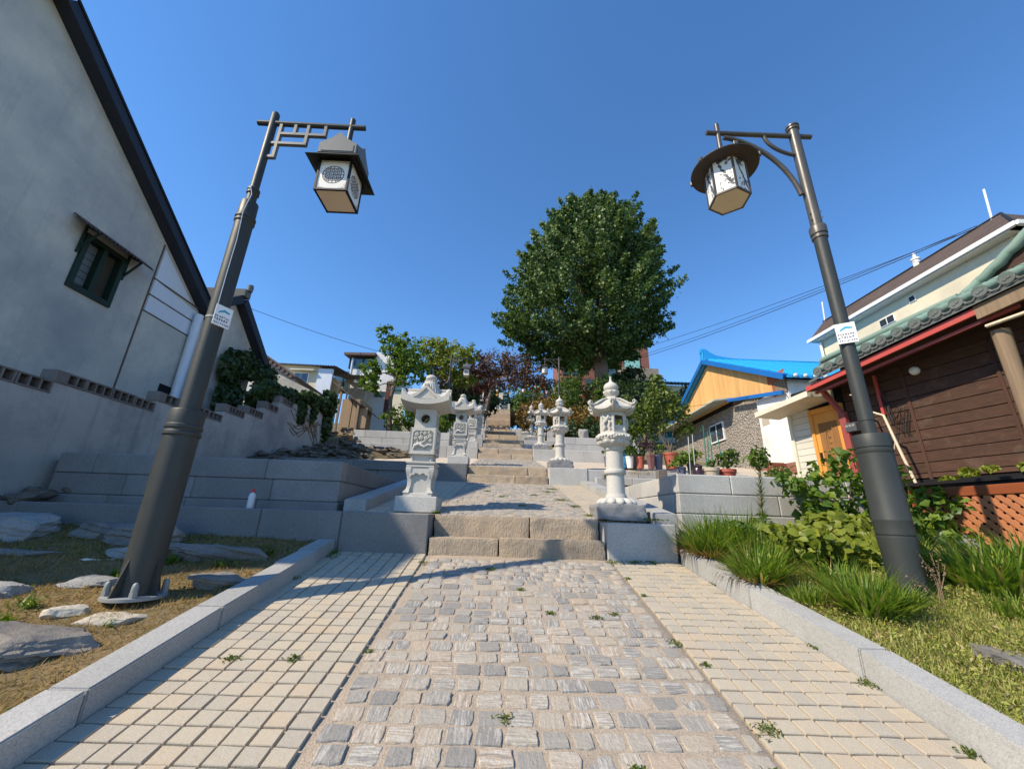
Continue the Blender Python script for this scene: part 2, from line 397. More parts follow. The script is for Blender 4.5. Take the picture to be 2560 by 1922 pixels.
def tilemat():
    n = NT('pale_granite_tile'); p = n.pos(); r = n.rand()
    base = n.ramp(r, [(0,(.36,.315,.245)),(.3,(.40,.345,.26)),(.6,(.43,.365,.265)),(.85,(.44,.36,.25)),(1,(.44,.345,.235))])
    base = n.mix(n.ramp(n.noise(n.scale(p,(24,5,5)), 4, 4, .65), [(.4,0.),(.62,.3)]), base, (.40,.39,.36))
    sp = n.noise(p, 260, 2, .7); base = n.mix(n.ramp(sp, [(.36,.4),(.5,0.)]), base, (.28,.25,.21)); base = n.mix(n.ramp(sp, [(.56,0.),(.7,.35)]), base, (.75,.72,.66))
    base = n.mix(n.ramp(n.noise(p, 1.3, 6, .7), [(.55,0.),(.78,.35)]), base, (.30,.25,.19))
    n.bump(n.math('ADD', n.noise(p, 38, 4), n.math('MULTIPLY', n.noise(p, 170, 3), .6)), .32, .008)
    return n.done(base, .8, .25)
M['tile'] = tilemat()
def mortar():
    n = NT('sandy_mortar'); p = n.pos()
    c = n.mix(n.ramp(n.noise(p, 2.2, 7, .7), [(.35,0.),(.68,1.)]), (.44,.365,.285), (.34,.285,.225))
    c = n.mix(n.ramp(n.noise(p, 90, 4, .8), [(.42,.5),(.55,0.)]), c, (.20,.16,.12))
    n.bump(n.math('ADD', n.noise(p, 14, 6, .7), n.math('MULTIPLY', n.noise(p, 130, 4), .7)), .7, .012)
    return n.done(c, .95, .1)
M['mortar'] = mortar()
def soil(name, a, b):
    n = NT(name); p = n.pos(); c = n.mix(n.ramp(n.noise(p, 2.6, 8, .75), [(.36,0.),(.64,1.)]), a, b)
    n.bump(n.noise(p, 16, 8, .75), .8, .03); return n.done(c, .95, .1)
M['soil_dry'] = soil('dry_soil_with_straw', (.27,.19,.10), (.14,.115,.06))
M['soil'] = soil('garden_soil', (.16,.12,.075), (.10,.085,.05)); M['soil_green'] = soil('mossy_soil', (.26,.24,.08), (.16,.15,.05))
M['ground'] = soil('hill_ground', (.20,.17,.11), (.12,.13,.07))
def plazamat():
    n = NT('paved_terrace'); p = n.pos()
    bt = n.n("ShaderNodeTexBrick"); bt.offset = 0.0; bt.inputs['Scale'].default_value = 1.0; bt.inputs['Brick Width'].default_value = .3; bt.inputs['Row Height'].default_value = .3
    bt.inputs['Mortar Size'].default_value = .012; bt.inputs['Color1'].default_value = (.56,.48,.38,1); bt.inputs['Color2'].default_value = (.50,.44,.36,1); bt.inputs['Mortar'].default_value = (.28,.22,.17,1)
    mp = n.n("ShaderNodeMapping"); mp.inputs['Rotation'].default_value = (0,0,.0); n.l(p, mp.inputs['Vector']); n.l(mp.outputs[0], bt.inputs['Vector'])
    c = n.mix(n.ramp(n.noise(p, 2, 6, .7), [(.45,0.),(.7,.5)]), bt.outputs['Color'], (.36,.31,.25))
    n.bump(n.noise(p, 30, 4), .3, .01); return n.done(c, .9, .15)
M['plaza'] = plazamat()
M['rock'] = granite('grey_field_rock', (.27,.25,.225), (.165,.152,.14), speck=.3, stain=.5, bump=1.0, stain_c=(.36,.31,.25))
M['rock_white'] = granite('pale_field_rock', (.37,.365,.345), (.22,.218,.21), speck=.3, stain=.5, bump=.9, stain_c=(.2,.2,.22))
M['rock_tan'] = granite('tan_field_rock', (.52,.47,.38), (.38,.34,.28), speck=.25, stain=.3, bump=.8)
M['lamp'] = paint('grey_green_lamp_paint', (.032,.036,.034), rough=.52, spec=.4, dirt=.2, dirt_c=(.07,.07,.065), bump=.12)
M['lamp_light'] = paint('light_grey_lamp_paint', (.13,.135,.135), rough=.45, spec=.4, dirt=.2, bump=.05)
M['lamp_brown'] = paint('brown_grey_lamp_paint', (.065,.06,.054), rough=.40, spec=.5, dirt=.25, dirt_c=(.17,.15,.12), bump=.1)
M['lamp_rust'] = paint('rusty_hood_paint', (.045,.035,.03), rough=.6, dirt=.6, dirt_c=(.13,.06,.03))
M['black'] = flat('black_trim', (.012,.011,.012), .5)
M['frost'] = paint('frosted_white_panel', (.72,.70,.66), rough=.5, dirt=.15, dirt_c=(.5,.42,.34), bump=.02)
M['frost_warm'] = paint('dusty_cream_panel', (.74,.60,.45), rough=.6, dirt=.35, dirt_c=(.55,.42,.3), bump=.02)
M['print'] = flat('brown_print', (.09,.055,.05), .6)
M['print_grey'] = flat('grey_print', (.14,.15,.17), .6)
M['galv'] = paint('galvanised_steel', (.26,.265,.26), rough=.55, metal=.1, dirt=.3)
M['white_sign'] = paint('white_sign_plate', (.78,.79,.80), rough=.4, dirt=.06)
M['sign_blue'] = flat('sign_blue', (.05,.33,.50)); M['sign_ink'] = flat('sign_ink', (.09,.09,.12))
M['wall_grey'] = plaster('grey_white_plaster', (.58,.545,.465), stain=.6, stain_c=(.27,.27,.28), streak=.25, warm=(.50,.49,.46))
M['wall_yard'] = plaster('stained_yard_plaster', (.43,.42,.40), stain=.85, stain_c=(.19,.19,.195), streak=.55)
M['wall_white'] = plaster('white_plaster', (.72,.71,.68), stain=.15, stain_c=(.5,.48,.45), streak=.12)
M['wall_cream'] = plaster('cream_plaster', (.66,.59,.43), stain=.2, stain_c=(.45,.42,.35), streak=.2)
M['wall_pebble'] = plaster('pebbledash', (.55,.52,.47), stain=.5, stain_c=(.28,.25,.22), streak=.2, bump=1.0)
def pebble():
    n = NT('pebbledash_render'); p = n.pos()
    c = n.mix(n.ramp(n.vor(p, 17), [(.12,0.),(.5,1.)]), (.60,.56,.49), (.25,.22,.19))
    c = n.mix(n.ramp(n.noise(p, 1.1, 6, .7), [(.45,0.),(.7,.5)]), c, (.28,.24,.2))
    n.bump(n.vor(p, 17), 1.0, -.06); return n.done(c, .95, .1)
M['wall_pebble'] = pebble()
M['cream_panel'] = paint('cream_sheet_panel', (.74,.69,.52), rough=.6, dirt=.2)
M['roof_navy'] = paint('dark_navy_metal', (.016,.019,.030), rough=.5, dirt=.15, dirt_c=(.05,.05,.05))
M['roof_asb'] = granite('weathered_sheet_roof', (.24,.21,.19), (.17,.15,.14), speck=.2, stain=.4, bump=.4)
M['roof_rust'] = paint('rusty_roof', (.12,.085,.07), rough=.8, dirt=.5, dirt_c=(.08,.06,.05))
M['block'] = granite('hollow_cement_block', (.22,.19,.175), (.16,.14,.13), speck=.3, stain=.4, bump=.6)
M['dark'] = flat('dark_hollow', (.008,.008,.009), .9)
M['green_paint'] = paint('dark_green_paint', (.006,.022,.013), rough=.6, dirt=.4, dirt_c=(.02,.03,.02))
M['glass'] = glassmat('dark_window_glass'); M['glass_blue'] = glassmat('bluish_window_glass', (.05,.09,.12), .05)
M['glass_mint'] = glassmat('mint_window_glass', (.25,.52,.48), .15, .6)
M['blind'] = paint('louvre_blind', (.12,.14,.14), rough=.5)
M['curtain'] = paint('patterned_curtain', (.05,.04,.025), rough=.9, dirt=.6, dirt_c=(.03,.03,.02))
M['pipe_white'] = paint('white_pipe', (.62,.66,.72), rough=.35, dirt=.1)
M['plank_brown'] = wood('dark_brown_plank', (.085,.042,.027), (.05,.027,.019), axis='y', wear=(.14,.105,.075), obj_var=.2)
M['batten'] = wood('brown_batten', (.10,.045,.03), (.07,.035,.025), axis='z')
M['gable_wood'] = wood('honey_pine_board', (.70,.42,.17), (.58,.315,.11), axis='z', obj_var=.12, bump=.15)
M['trim_wood'] = wood('orange_trim_wood', (.42,.14,.06), (.33,.11,.05), axis='y')
M['door_wood'] = wood('orange_door_wood', (.70,.32,.07), (.62,.27,.06), axis='z', obj_var=.05, rough=.45)
M['door_carved'] = wood('carved_brown_panel', (.30,.15,.05), (.20,.095,.035), axis='z', bump=.6)
M['lattice'] = wood('orange_lattice_wood', (.46,.185,.085), (.40,.15,.065), axis='y', obj_var=.15)
M['rail_wood'] = wood('red_brown_rail_wood', (.34,.095,.03), (.27,.07,.025), axis='y')
M['bare_wood'] = wood('bare_grey_wood', (.34,.24,.15), (.24,.17,.11), axis='z')
M['stick'] = wood('pale_stick', (.62,.52,.38), (.5,.4,.28), axis='z')
M['red_paint'] = paint('red_fascia_paint', (.43,.065,.05), rough=.5, dirt=.2); M['red_dull'] = paint('dull_red_paint', (.27,.055,.05), rough=.6, dirt=.3)
M['tile_green'] = paint('faded_green_roof_tile', (.17,.26,.21), rough=.7, dirt=.4, dirt_c=(.21,.22,.20), bump=.3, obj_var=.12)
M['tile_grey'] = granite('grey_roof_tile', (.14,.155,.15), (.10,.11,.105), speck=.2, stain=.3, bump=.4)
M['tile_teal'] = paint('teal_roof_tile', (.012,.16,.19), rough=.5, dirt=.15, dirt_c=(.3,.4,.4))
M['blue'] = paint('bright_blue_roof_paint', (.015,.27,.60), rough=.45, dirt=.08, dirt_c=(.05,.3,.6), obj_var=.06)
M['blue_dark'] = paint('blue_fascia_paint', (.01,.13,.42), rough=.4, dirt=.1); M['silver'] = paint('silver_cap', (.6,.66,.7), rough=.4)
def shingle():
    n = NT('brown_shingle'); p = n.pos(); bt = n.n("ShaderNodeTexBrick"); bt.inputs['Scale'].default_value = 1; bt.inputs['Brick Width'].default_value = .5; bt.inputs['Row Height'].default_value = .16
    bt.inputs['Mortar Size'].default_value = .012; bt.inputs['Color1'].default_value = (.115,.085,.07,1); bt.inputs['Color2'].default_value = (.085,.062,.053,1); bt.inputs['Mortar'].default_value = (.045,.035,.03,1)
    sp = n.n("ShaderNodeSeparateXYZ"); n.l(p, sp.inputs[0]); cb = n.n("ShaderNodeCombineXYZ"); n.l(sp.outputs[1], cb.inputs[0]); n.l(n.math('MULTIPLY', sp.outputs[2], 1.35), cb.inputs[1]); n.l(cb.outputs[0], bt.inputs['Vector'])
    n.bump(bt.outputs['Fac'], .4, -.02); return n.done(bt.outputs['Color'], .9, .15)
M['shingle'] = shingle()
def brickmat(name, a, b, mo, bw=.23, rh=.075, axis='x'):
    n = NT(name); p = n.pos(); bt = n.n("ShaderNodeTexBrick"); bt.inputs['Scale'].default_value = 1; bt.inputs['Brick Width'].default_value = bw; bt.inputs['Row Height'].default_value = rh
    bt.inputs['Mortar Size'].default_value = .008; bt.inputs['Color1'].default_value = a+(1,); bt.inputs['Color2'].default_value = b+(1,); bt.inputs['Mortar'].default_value = mo+(1,)
    sp = n.n("ShaderNodeSeparateXYZ"); n.l(p, sp.inputs[0]); cb = n.n("ShaderNodeCombineXYZ"); n.l(n.math('ADD', sp.outputs[0], sp.outputs[1]), cb.inputs[0]); n.l(sp.outputs[2], cb.inputs[1]); n.l(cb.outputs[0], bt.inputs['Vector'])
    n.bump(bt.outputs['Fac'], .4, -.01); return n.done(bt.outputs['Color'], .9, .15)
M['brick'] = brickmat('red_brick', (.27,.095,.065), (.20,.07,.05), (.22,.17,.15))
M['brick_dark'] = brickmat('dark_brick', (.16,.06,.05), (.12,.045,.04), (.10,.08,.07))
M['clay'] = paint('terracotta_plastic', (.36,.085,.055), rough=.55, dirt=.2, dirt_c=(.3,.15,.1))
M['clay_purple'] = paint('purple_brown_pot', (.15,.065,.07), rough=.6, dirt=.25); M['pot_white'] = paint('white_pot', (.74,.72,.66), rough=.5, dirt=.15)
M['pot_blue'] = paint('blue_grey_pot', (.10,.11,.17), rough=.5, dirt=.3, dirt_c=(.25,.1,.08)); M['pot_dark'] = paint('dark_grey_pot', (.06,.065,.075), rough=.5, dirt=.2)
M['jar'] = paint('glazed_brown_jar', (.035,.012,.014), rough=.15, spec=.7, dirt=.05); M['pot_beige'] = paint('beige_pot', (.42,.36,.28), rough=.6, dirt=.2)
M['stake_green'] = paint('green_plant_stake', (.01,.17,.12), rough=.4); M['stake_grey'] = paint('grey_plant_stake', (.42,.44,.40), rough=.5)
M['wire'] = flat('black_cable', (.015,.015,.018), .6); M['bark'] = granite('tree_bark', (.17,.125,.095), (.11,.085,.07), speck=.2, stain=.3, bump=1.0)
M['bark_red'] = wood('ginkgo_bark', (.22,.145,.105), (.12,.085,.07), axis='z', bump=1.0, scale=.35, obj_var=0)
M['leaf_ginkgo'] = leafmat('ginkgo_leaf', (.046,.098,.026), (.085,.152,.038), (.17,.23,.07), trans=.3, gloss=.4)
M['leaf_yellow'] = leafmat('yellow_green_leaf', (.11,.16,.018), (.19,.235,.025), (.30,.31,.04), trans=.4)
M['leaf_lime'] = leafmat('lime_green_leaf', (.06,.125,.016), (.105,.185,.02), (.20,.27,.03), trans=.4)
M['leaf_red'] = leafmat('dark_red_maple_leaf', (.045,.014,.014), (.085,.025,.022), (.13,.05,.035), trans=.25)
M['leaf_brown'] = leafmat('bronze_maple_leaf', (.08,.042,.03), (.14,.078,.055), (.21,.13,.09), trans=.25)
M['leaf_dark'] = leafmat('dark_shrub_leaf', (.022,.048,.016), (.04,.075,.022), (.075,.12,.03), trans=.2)
M['leaf_mid'] = leafmat('mid_green_leaf', (.05,.10,.018), (.085,.15,.024), (.15,.21,.04), trans=.35)
M['leaf_pot'] = leafmat('pot_tree_leaf', (.055,.10,.016), (.11,.165,.024), (.19,.23,.045), trans=.35)
M['leaf_rust'] = leafmat('rusty_shrub_leaf', (.15,.10,.022), (.22,.145,.03), (.27,.12,.03), trans=.3)
M['leaf_ivy'] = leafmat('ivy_leaf', (.020,.042,.012), (.035,.065,.016), (.07,.115,.03), trans=.2)
M['leaf_hosta'] = leafmat('broad_yellow_green_leaf', (.12,.165,.018), (.20,.24,.028), (.27,.29,.04), trans=.35)
M['leaf_purple'] = leafmat('purple_leaf', (.06,.03,.05), (.10,.06,.08), trans=.2)
M['blade'] = leafmat('grass_blade', (.085,.165,.018), (.165,.26,.03), (.30,.36,.06), trans=.4, dry=(.40,.31,.12), dry_p=.06)
M['blade_dry'] = leafmat('straw_blade', (.40,.27,.115), (.34,.21,.08), (.24,.22,.06), trans=.2, gloss=.15, rough=.8)
M['blade_ground'] = leafmat('yellow_ground_cover', (.20,.26,.045), (.31,.34,.075), (.45,.41,.15), trans=.3, gloss=.2, dry=(.42,.33,.16), dry_p=.18)
M['weed'] = leafmat('small_weed', (.07,.125,.02), (.13,.17,.03), trans=.3)
M['twig'] = wood('dry_twig', (.26,.18,.11), (.18,.12,.08), axis='z', bump=.2)
M['bottle'] = paint('white_bottle', (.62,.60,.62), rough=.3, dirt=.15, dirt_c=(.5,.35,.4)); M['red_cap'] = paint('red_cap', (.5,.04,.06), rough=.4)
M['chair'] = wood('red_brown_chair_wood', (.30,.09,.04), (.22,.065,.03), axis='z')
M['blue_barrel'] = paint('blue_plastic', (.02,.17,.36), rough=.45); M['plastic_white'] = paint('white_plastic', (.75,.75,.73), rough=.5)
M['pole_blue'] = paint('pale_blue_pole', (.50,.62,.68), rough=.5); M['orange'] = paint('orange_band', (.75,.30,.02), rough=.5)
M['siding'] = paint('beige_siding', (.56,.54,.47), rough=.6, dirt=.15, obj_var=.06); M['soffit'] = paint('cream_soffit', (.62,.58,.46), rough=.6, dirt=.2)
# ------------------------------------------------------------------ ground, path, steps, walls
TS = 0.2016                                           # slope of the lower path
def pz(y): return -1.4 + TS*y
YF = [4.9 + 5.0*k for k in range(7)]                  # foot of each flight of steps
ZB = [-0.412, 0.80, 2.07, 3.34, 4.60, 5.86, 7.12]     # level at the foot of each flight
RISE = 0.44; LY = 0.42                                # height of a flight, start of the landing behind it
def land(k, y):                                       # level of landing k at y
    y0 = YF[k]+LY; y1 = YF[k+1] if k < 6 else YF[k]+3.6
    z0 = ZB[k]+RISE; z1 = ZB[k+1] if k < 6 else z0+.6
    return z0 + (z1-z0)*(y-y0)/(y1-y0)
def gz(y):
    if y < -30: return -7.9
    if y < 4.9: return -1.55 + TS*y - (0.06 if y < 1 else 0)
    if y < 44: return -.62 + .2516*(y-4.9)
    return 9.22 + 2.0*min(1, (y-44)/8)
ys = [-500,-200,-60,-30,-15,-6,-2,0,1.5,3,4.8]+[5+1.3*i for i in range(31)]+[46,48,50,52,56,70,120,250,600]
xs = [-600,-250,-90,-40,-20,-12,-8,-4,0,4,8,12,20,40,90,250,600]
g = G()
for y in ys:
    for x in xs: g.v.append((x, y, gz(y) + (0.5*fbm((x*.05,y*.05,0))*min(1,max(0,(abs(x)-11)/20)) if abs(x) > 11 else 0)))
nx = len(xs)
for j in range(len(ys)-1):
    for i in range(nx-1): g.f.append((j*nx+i, j*nx+i+1, (j+1)*nx+i+1, (j+1)*nx+i))
struct('ground', g, M['ground'], smooth=60)

# --- lower path: sandy mortar bed with cobbles in the middle and tiles on both sides
def xr(y): return 2.19 if y < 2.75 else 2.19 - (y-2.75)*.083
g = G()
Yp = [-6,-3,-1,0,.8] + [1.2+.09*i for i in range(43)]
Yp = [y for y in Yp if y < 4.93]+[4.93]
Xp = np.concatenate([np.linspace(-1.9,-.815,12), np.linspace(-.80,1.225,23), np.linspace(1.24,2.25,12)])
for y in Yp:
    for x in Xp:
        b = .005*noise.noise(Vector((x*9,y*9,3))) if y > 1 else 0
        g.v.append((x, y, pz(y)+(.0045 if -.80 < x < 1.235 else -.008)+b))
for j in range(len(Yp)-1):
    for i in range(46): g.f.append((j*47+i, j*47+i+1, (j+1)*47+i+1, (j+1)*47+i))
path = struct('lower_path', g, M['mortar'], smooth=60)

def cobble_mesh(seed, nm='cobble'):
    """a worn setting stone about 1 x 1 in plan, top at z=0.02, irregular outline, rounded shoulder"""
    rr = random.Random(seed); n = 12; g = G(); ring = []
    for i in range(n):
        a = 2*math.pi*(i+.5)/n; c, s_ = math.cos(a), math.sin(a)
        m_ = 1/max(abs(c), abs(s_)); m_ = min(m_, 1.36)
        ring.append((c*m_*.5*(1+rr.uniform(-.09,.06)), s_*m_*.5*(1+rr.uniform(-.09,.06))))
    for z, s_ in ((-.03,1.0),(.004,1.0),(.0105,.97),(.0130,.915)):
        for x, y in ring: g.v.append((x*s_, y*s_, z+rr.uniform(-.0015,.0015)))
    for k in range(3):
        for i in range(n): g.f.append((k*n+i, k*n+(i+1)%n, (k+1)*n+(i+1)%n, (k+1)*n+i))
    g.v.append((0,0,.0134)); c = len(g.v)-1
    for i in range(n): g.f.append((3*n+i, 3*n+(i+1)%n, c))
    return g.mesh(nm, M['cobble'], 0)
COB = [cobble_mesh(i) for i in range(9)]
def tile_mesh(seed):
    rr = random.Random(seed); g = G(); g.box(-.5,.5,-.5,.5,-.03,.012)
    g.v = [(x*(1+rr.uniform(-.02,.015)), y*(1+rr.uniform(-.02,.015)), z + (rr.uniform(-.002,.002) if z > 0 else 0)) for x,y,z in g.v]
    g2 = G(); g2.v = [(x,y,z-.004) if z > 0 else (x,y,z) for x,y,z in g.v]
    # worn chamfer: inset top
    top = [(x*.955, y*.955, z) for x,y,z in g.v[4:]]; g2.v += top
    g2.f = [(0,1,5,4),(2,6,7,3),(0,4,6,2),(1,3,7,5),(4,5,9,8),(5,7,11,9),(7,6,10,11),(6,4,8,10),(8,9,11,10)]
    return g2.mesh('paving_tile', M['tile'], 0)
TIL = [tile_mesh(i) for i in range(6)]
def stuff_from(name, meshes, places, parent, m):
    """far pieces joined into one mesh: places = (loc, rz, scale, tilt)"""
    Vs, Fs, n = [], [], 0
    data = []
    for me in meshes:
        data.append(([v.co.copy() for v in me.vertices], [tuple(p.vertices) for p in me.polygons]))
    V = []; F = []
    for (loc, rz, s_, rx) in places:
        vv, ff = random.choice(data); Mx = Matrix.Translation(loc) @ Matrix.Rotation(rz,4,'Z') @ Matrix.Rotation(rx,4,'X') @ Matrix.Diagonal((*s_,1))
        b = len(V); V += [tuple(Mx @ v) for v in vv]; F += [tuple(i+b for i in f) for f in ff]
    me = bpy.data.meshes.new(name); me.from_pydata(V, [], F); me.update(); me.materials.append(m); me.shade_smooth()
    try: me.set_sharp_from_angle(angle=R(45))
    except Exception: pass
    o = link(bpy.data.objects.new(name, me)); o.parent = parent; o['kind'] = 'stuff'; return o
def lay(parent, places, meshes, nm, stuffname, m, maxn=300):
    places.sort(key=lambda q: q[0][1])
    for (loc, rz, s_, rx) in places[:maxn]:
        o = piece(nm, random.choice(meshes), parent, loc, 0, s_); o.rotation_euler = (rx, 0, rz)
    if len(places) > maxn: stuff_from(stuffname, meshes, places[maxn:], parent, m)
def cobble_places(x0, x1, y0, y1, zf, slope, px=.1375, py=.125):
    out = []; y = y0; r_ = 0; rx = math.atan(slope)
    while y < y1-.04:
        x = x0 + random.uniform(.0,.5)*px
        first = True
        while x < x1-.03:
            wd = min(px*random.uniform(.80,1.2), x1-x)
            if x + wd > x1: wd = x1-x
            if wd > .06:
                cx = x+wd/2; cy = y+random.uniform(-.006,.006)+.012*math.sin(cx*2.1+r_*.7)*.6
                out.append(((cx, cy, zf(cy)+random.uniform(-.006,.003)), R(random.uniform(-5,5)), (max(.035,wd-random.uniform(.012,.026)), py-random.uniform(.012,.026), random.uniform(.8,1.15)), rx+R(random.uniform(-1.6,1.6))))
            x += wd
        y += py*random.uniform(.97,1.03); r_ += 1
    return out
def tile_places(x0, x1, y0, y1, zf, slope, n, py=.107, gap=.0105, xrf=None):
    out = []; y = y0; rx = math.atan(slope)
    while y < y1-.03:
        X1 = xrf(y) if xrf else x1
        pxw = (x1-x0)/n if not xrf else .117
        i = 0
        while x0+i*pxw < X1-.03:
            a = x0+i*pxw; b = min(a+pxw, X1)
            out.append((((a+b)/2, y+py/2, zf(y+py/2)+random.uniform(-.003,.002)), R(random.uniform(-.7,.7)), (b-a-gap*random.uniform(.8,1.3), py-gap*random.uniform(.7,1.2), 1), rx)); i += 1
        y += py
    return out
lay(path, cobble_places(-.80, 1.22, 1.62, 4.86, pz, TS), COB, 'cobble', 'far_cobbles', M['cobble'])
lay(path, tile_places(-1.872, -.825, 1.62, 4.9, pz, TS, 9), TIL, 'paving_tile', 'far_tiles', M['tile'])
rt = struct('right_paving', G().box(1.25,2.2,4.6,4.61,pz(4.6)-.03,pz(4.6)-.025), M['mortar'])   # bed strip that carries the right-hand tiles
lay(rt, tile_places(1.245, 2.2, 1.55, 4.9, pz, TS, 8, xrf=lambda y: xr(y)-.01), TIL, 'paving_tile', 'far_tiles', M['tile'])

def kerb(name, label, stones, parent_loc):
    t = thing(name, parent_loc, label, 'kerb')
    for k, (b, tp) in enumerate(stones):
        g = G(); g.hexa(b, tp)
        me = g.mesh('kerb_stone', M['kerb'])
        bm = bmesh.new(); bm.from_mesh(me); bmesh.ops.recalc_face_normals(bm, faces=bm.faces); bmesh.ops.bevel(bm, geom=list(bm.edges), offset=.007, segments=2, affect='EDGES'); bm.to_mesh(me); bm.free()
        me.shade_smooth(); me.set_sharp_from_angle(angle=R(50))
        part('kerb_stone', me, None, t)
    return t
def kstone(xa0, xb0, ya, xa1, xb1, yb, zf, h, gap=.004, dep=.25):
    ya += gap; yb -= gap
    b = [(xa0,ya,zf(ya)-dep),(xb0,ya,zf(ya)-dep),(xb1,yb,zf(yb)-dep),(xa1,yb,zf(yb)-dep)]
    t = [(xa0,ya,zf(ya)+h),(xb0,ya,zf(ya)+h),(xb1,yb,zf(yb)+h),(xa1,yb,zf(yb)+h)]
    return b, t
st = []
for a, b in ((.2,1.25),(1.25,2.25),(2.25,3.13),(3.13,4.05),(4.05,4.47),(4.47,4.885)): st.append(kstone(-2.06,-1.872,a,-2.06 if b < 4 else -2.03,-1.872 if b < 4 else -1.85,b,pz,.145))
kerb('granite_kerb', 'long grey granite kerb beside the dry lawn and leaning lamp post', st, (-1.96,2.5,pz(2.5)))
st = []
for a, b in ((.4,1.6),(1.6,2.76),(2.76,3.72),(3.72,4.5),(4.5,4.83)): st.append(kstone(xr(a),xr(a)+.19,a,xr(b),xr(b)+.19,b,pz,.165))
kerb('granite_kerb', 'grey granite kerb edging the green planted bed', st, (2.2,2.7,pz(2.7)))

# --- garden beds
def bed(name, x0, x1, y0, y1, zf, m, nx_=30, ny_=30, amp=.03):
    g = G(); g.grid(lambda u,v: (x0+(x1-x0)*u, y0+(y1-y0)*v, zf(x0+(x1-x0)*u, y0+(y1-y0)*v)+amp*fbm((x0+(x1-x0)*u, y0+(y1-y0)*v, 1.7), 1.8)), nx_, ny_)
    return struct(name, g, m, smooth=60)
def zl(x, y): return pz(y)+.105 + max(0,(-2.2-x))*.035
def zr(x, y): return pz(y)+.13 + max(0,min(1.2,(x-2.4)))*.07 + max(0, x-4.2)*.10
bed('lawn', -9.5, -2.05, -4, 4.95, zl, M['soil_dry'], 40, 40)
bed('planted_bed', 2.36, 7.2, -3, 5.62, zr, M['soil_green'], 30, 40)

# --- flights of steps (hewn beige blocks) and landings
ords = ['lowest','second','third','fourth','fifth','sixth','seventh']
def flight(k, x0, x1, joints):
    t = thing('stone_steps', ((x0+x1)/2, YF[k], ZB[k]), f'{ords[k]} flight of two rough beige stone steps on the slope', 'steps', 'flights of stone steps')
    h = [.20, .24]
    for s_ in range(2):
        z0 = ZB[k]+(0 if s_ == 0 else h[0])-.06; z1 = ZB[k]+sum(h[:s_+1]); y0 = YF[k]+.30*s_
        xsj = [x0]+joints[s_]+[x1]
        for i in range(len(xsj)-1):
            sk = .012*random.uniform(-1,1)
            me = rough_block(xsj[i]+.006, xsj[i+1]-.006, y0+sk, y0+.42, z0, z1+.006*random.uniform(-1,1), amp=.008 if k < 3 else .005, sub=6 if k < 2 else 3, bev=.02, seed=k*7+s_*3+i)
            me.materials.append(M['step']); part('step_block', me, None, t)
    return t
SX = [(-.82,1.20),(-.87,1.10),(-.95,1.08),(-1.05,1.0),(-1.18,.87),(-1.2,.75),(-1.25,.62)]
JT = [[[-.02],[.35]],[[.30],[.62]],[[.3],[-.2]],[[-.3],[.4]],[[.1],[-.3]],[[.0],[.2]],[[-.2],[.1]]]
for k in range(7): flight(k, SX[k][0], SX[k][1], JT[k])
def sheet(name, x0, x1, y0, y1, zf, m, n=12, m2=24, amp=0.0, kind='structure'):
    g = G(); g.grid(lambda u,v: (x0+(x1-x0)*u, y0+(y1-y0)*v, zf(y0+(y1-y0)*v)+amp*noise.noise(Vector((x0+(x1-x0)*u, y0+(y1-y0)*v, 0))*6)), n, m2)
    return struct(name, g, m, smooth=60)
l0 = sheet('landing_path', -1.95, 2.1, YF[0]+.36, YF[1]+.02, lambda y: land(0,y)+.006, M['mortar'], 30, 40, .005)
s0 = (ZB[1]-ZB[0]-RISE)/(5-LY)
lay(l0, cobble_places(-.82, 1.18, YF[0]+LY+.03, YF[1]-.03, lambda y: land(0,y), s0, px=.135, py=.105), COB, 'cobble', 'far_cobbles', M['cobble'])
lay(l0, tile_places(-1.70, -.83, YF[0]+LY, YF[1]-.02, lambda y: land(0,y), s0, 7), TIL, 'paving_tile', 'far_tiles', M['tile'], 140)
l0r = struct('landing_right_paving', G().box(1.3,1.7,9.0,9.01,land(0,9)-.05,land(0,9)-.045), M['mortar'])
lay(l0r, tile_places(1.195, 1.84, YF[0]+LY, YF[1]-.02, lambda y: land(0,y), s0, 5), TIL, 'paving_tile', 'far_tiles', M['tile'], 140)
l1 = sheet('upper_terrace', -6.4, 9.5, YF[1]+.36, YF[2]+.05, lambda y: land(1,y)-.012, M['plaza'], 30, 24, .004)
s1 = (ZB[2]-ZB[1]-RISE)/(5-LY)
pl = cobble_places(-.9, 1.12, YF[1]+LY+.03, YF[2]-.03, lambda y: land(1,y), s1, px=.135, py=.11)
stuff_from('far_cobbles', COB, pl, l1, M['cobble'])
for k in range(2,7):
    lk = sheet('stair_landing', -2.1, 2.0, YF[k]+.36, (YF[k+1] if k < 6 else YF[k]+3.7), lambda y: land(k,y)-.012, M['mortar'], 4, 8)
    pl = cobble_places(SX[k][0], SX[k][1], YF[k]+LY+.03, (YF[k+1] if k < 6 else YF[k]+3.6)-.03, lambda y: land(k,y), .18, px=.2, py=.18)
    stuff_from('far_cobbles', COB, pl, lk, M['cobble'])
# top stair
t = thing('stone_steps', (-.8, 39, ZB[6]+1.0), 'long pale stair climbing to the railing at the very top', 'steps')
zt = land(6, YF[6]+3.6); n = 14
for i in range(n):
    y0 = 38.5+i*.46; z1 = zt+(i+1)*(11.85-zt)/n
    g = G(); g.box(-1.95,.55,y0,y0+.5,z1-.45,z1,.012); part('step_block', g, M['step'], t)
sheet('summit_terrace', -12, 12, 44.9, 52, lambda y: 11.82, M['plaza'], 4, 4)

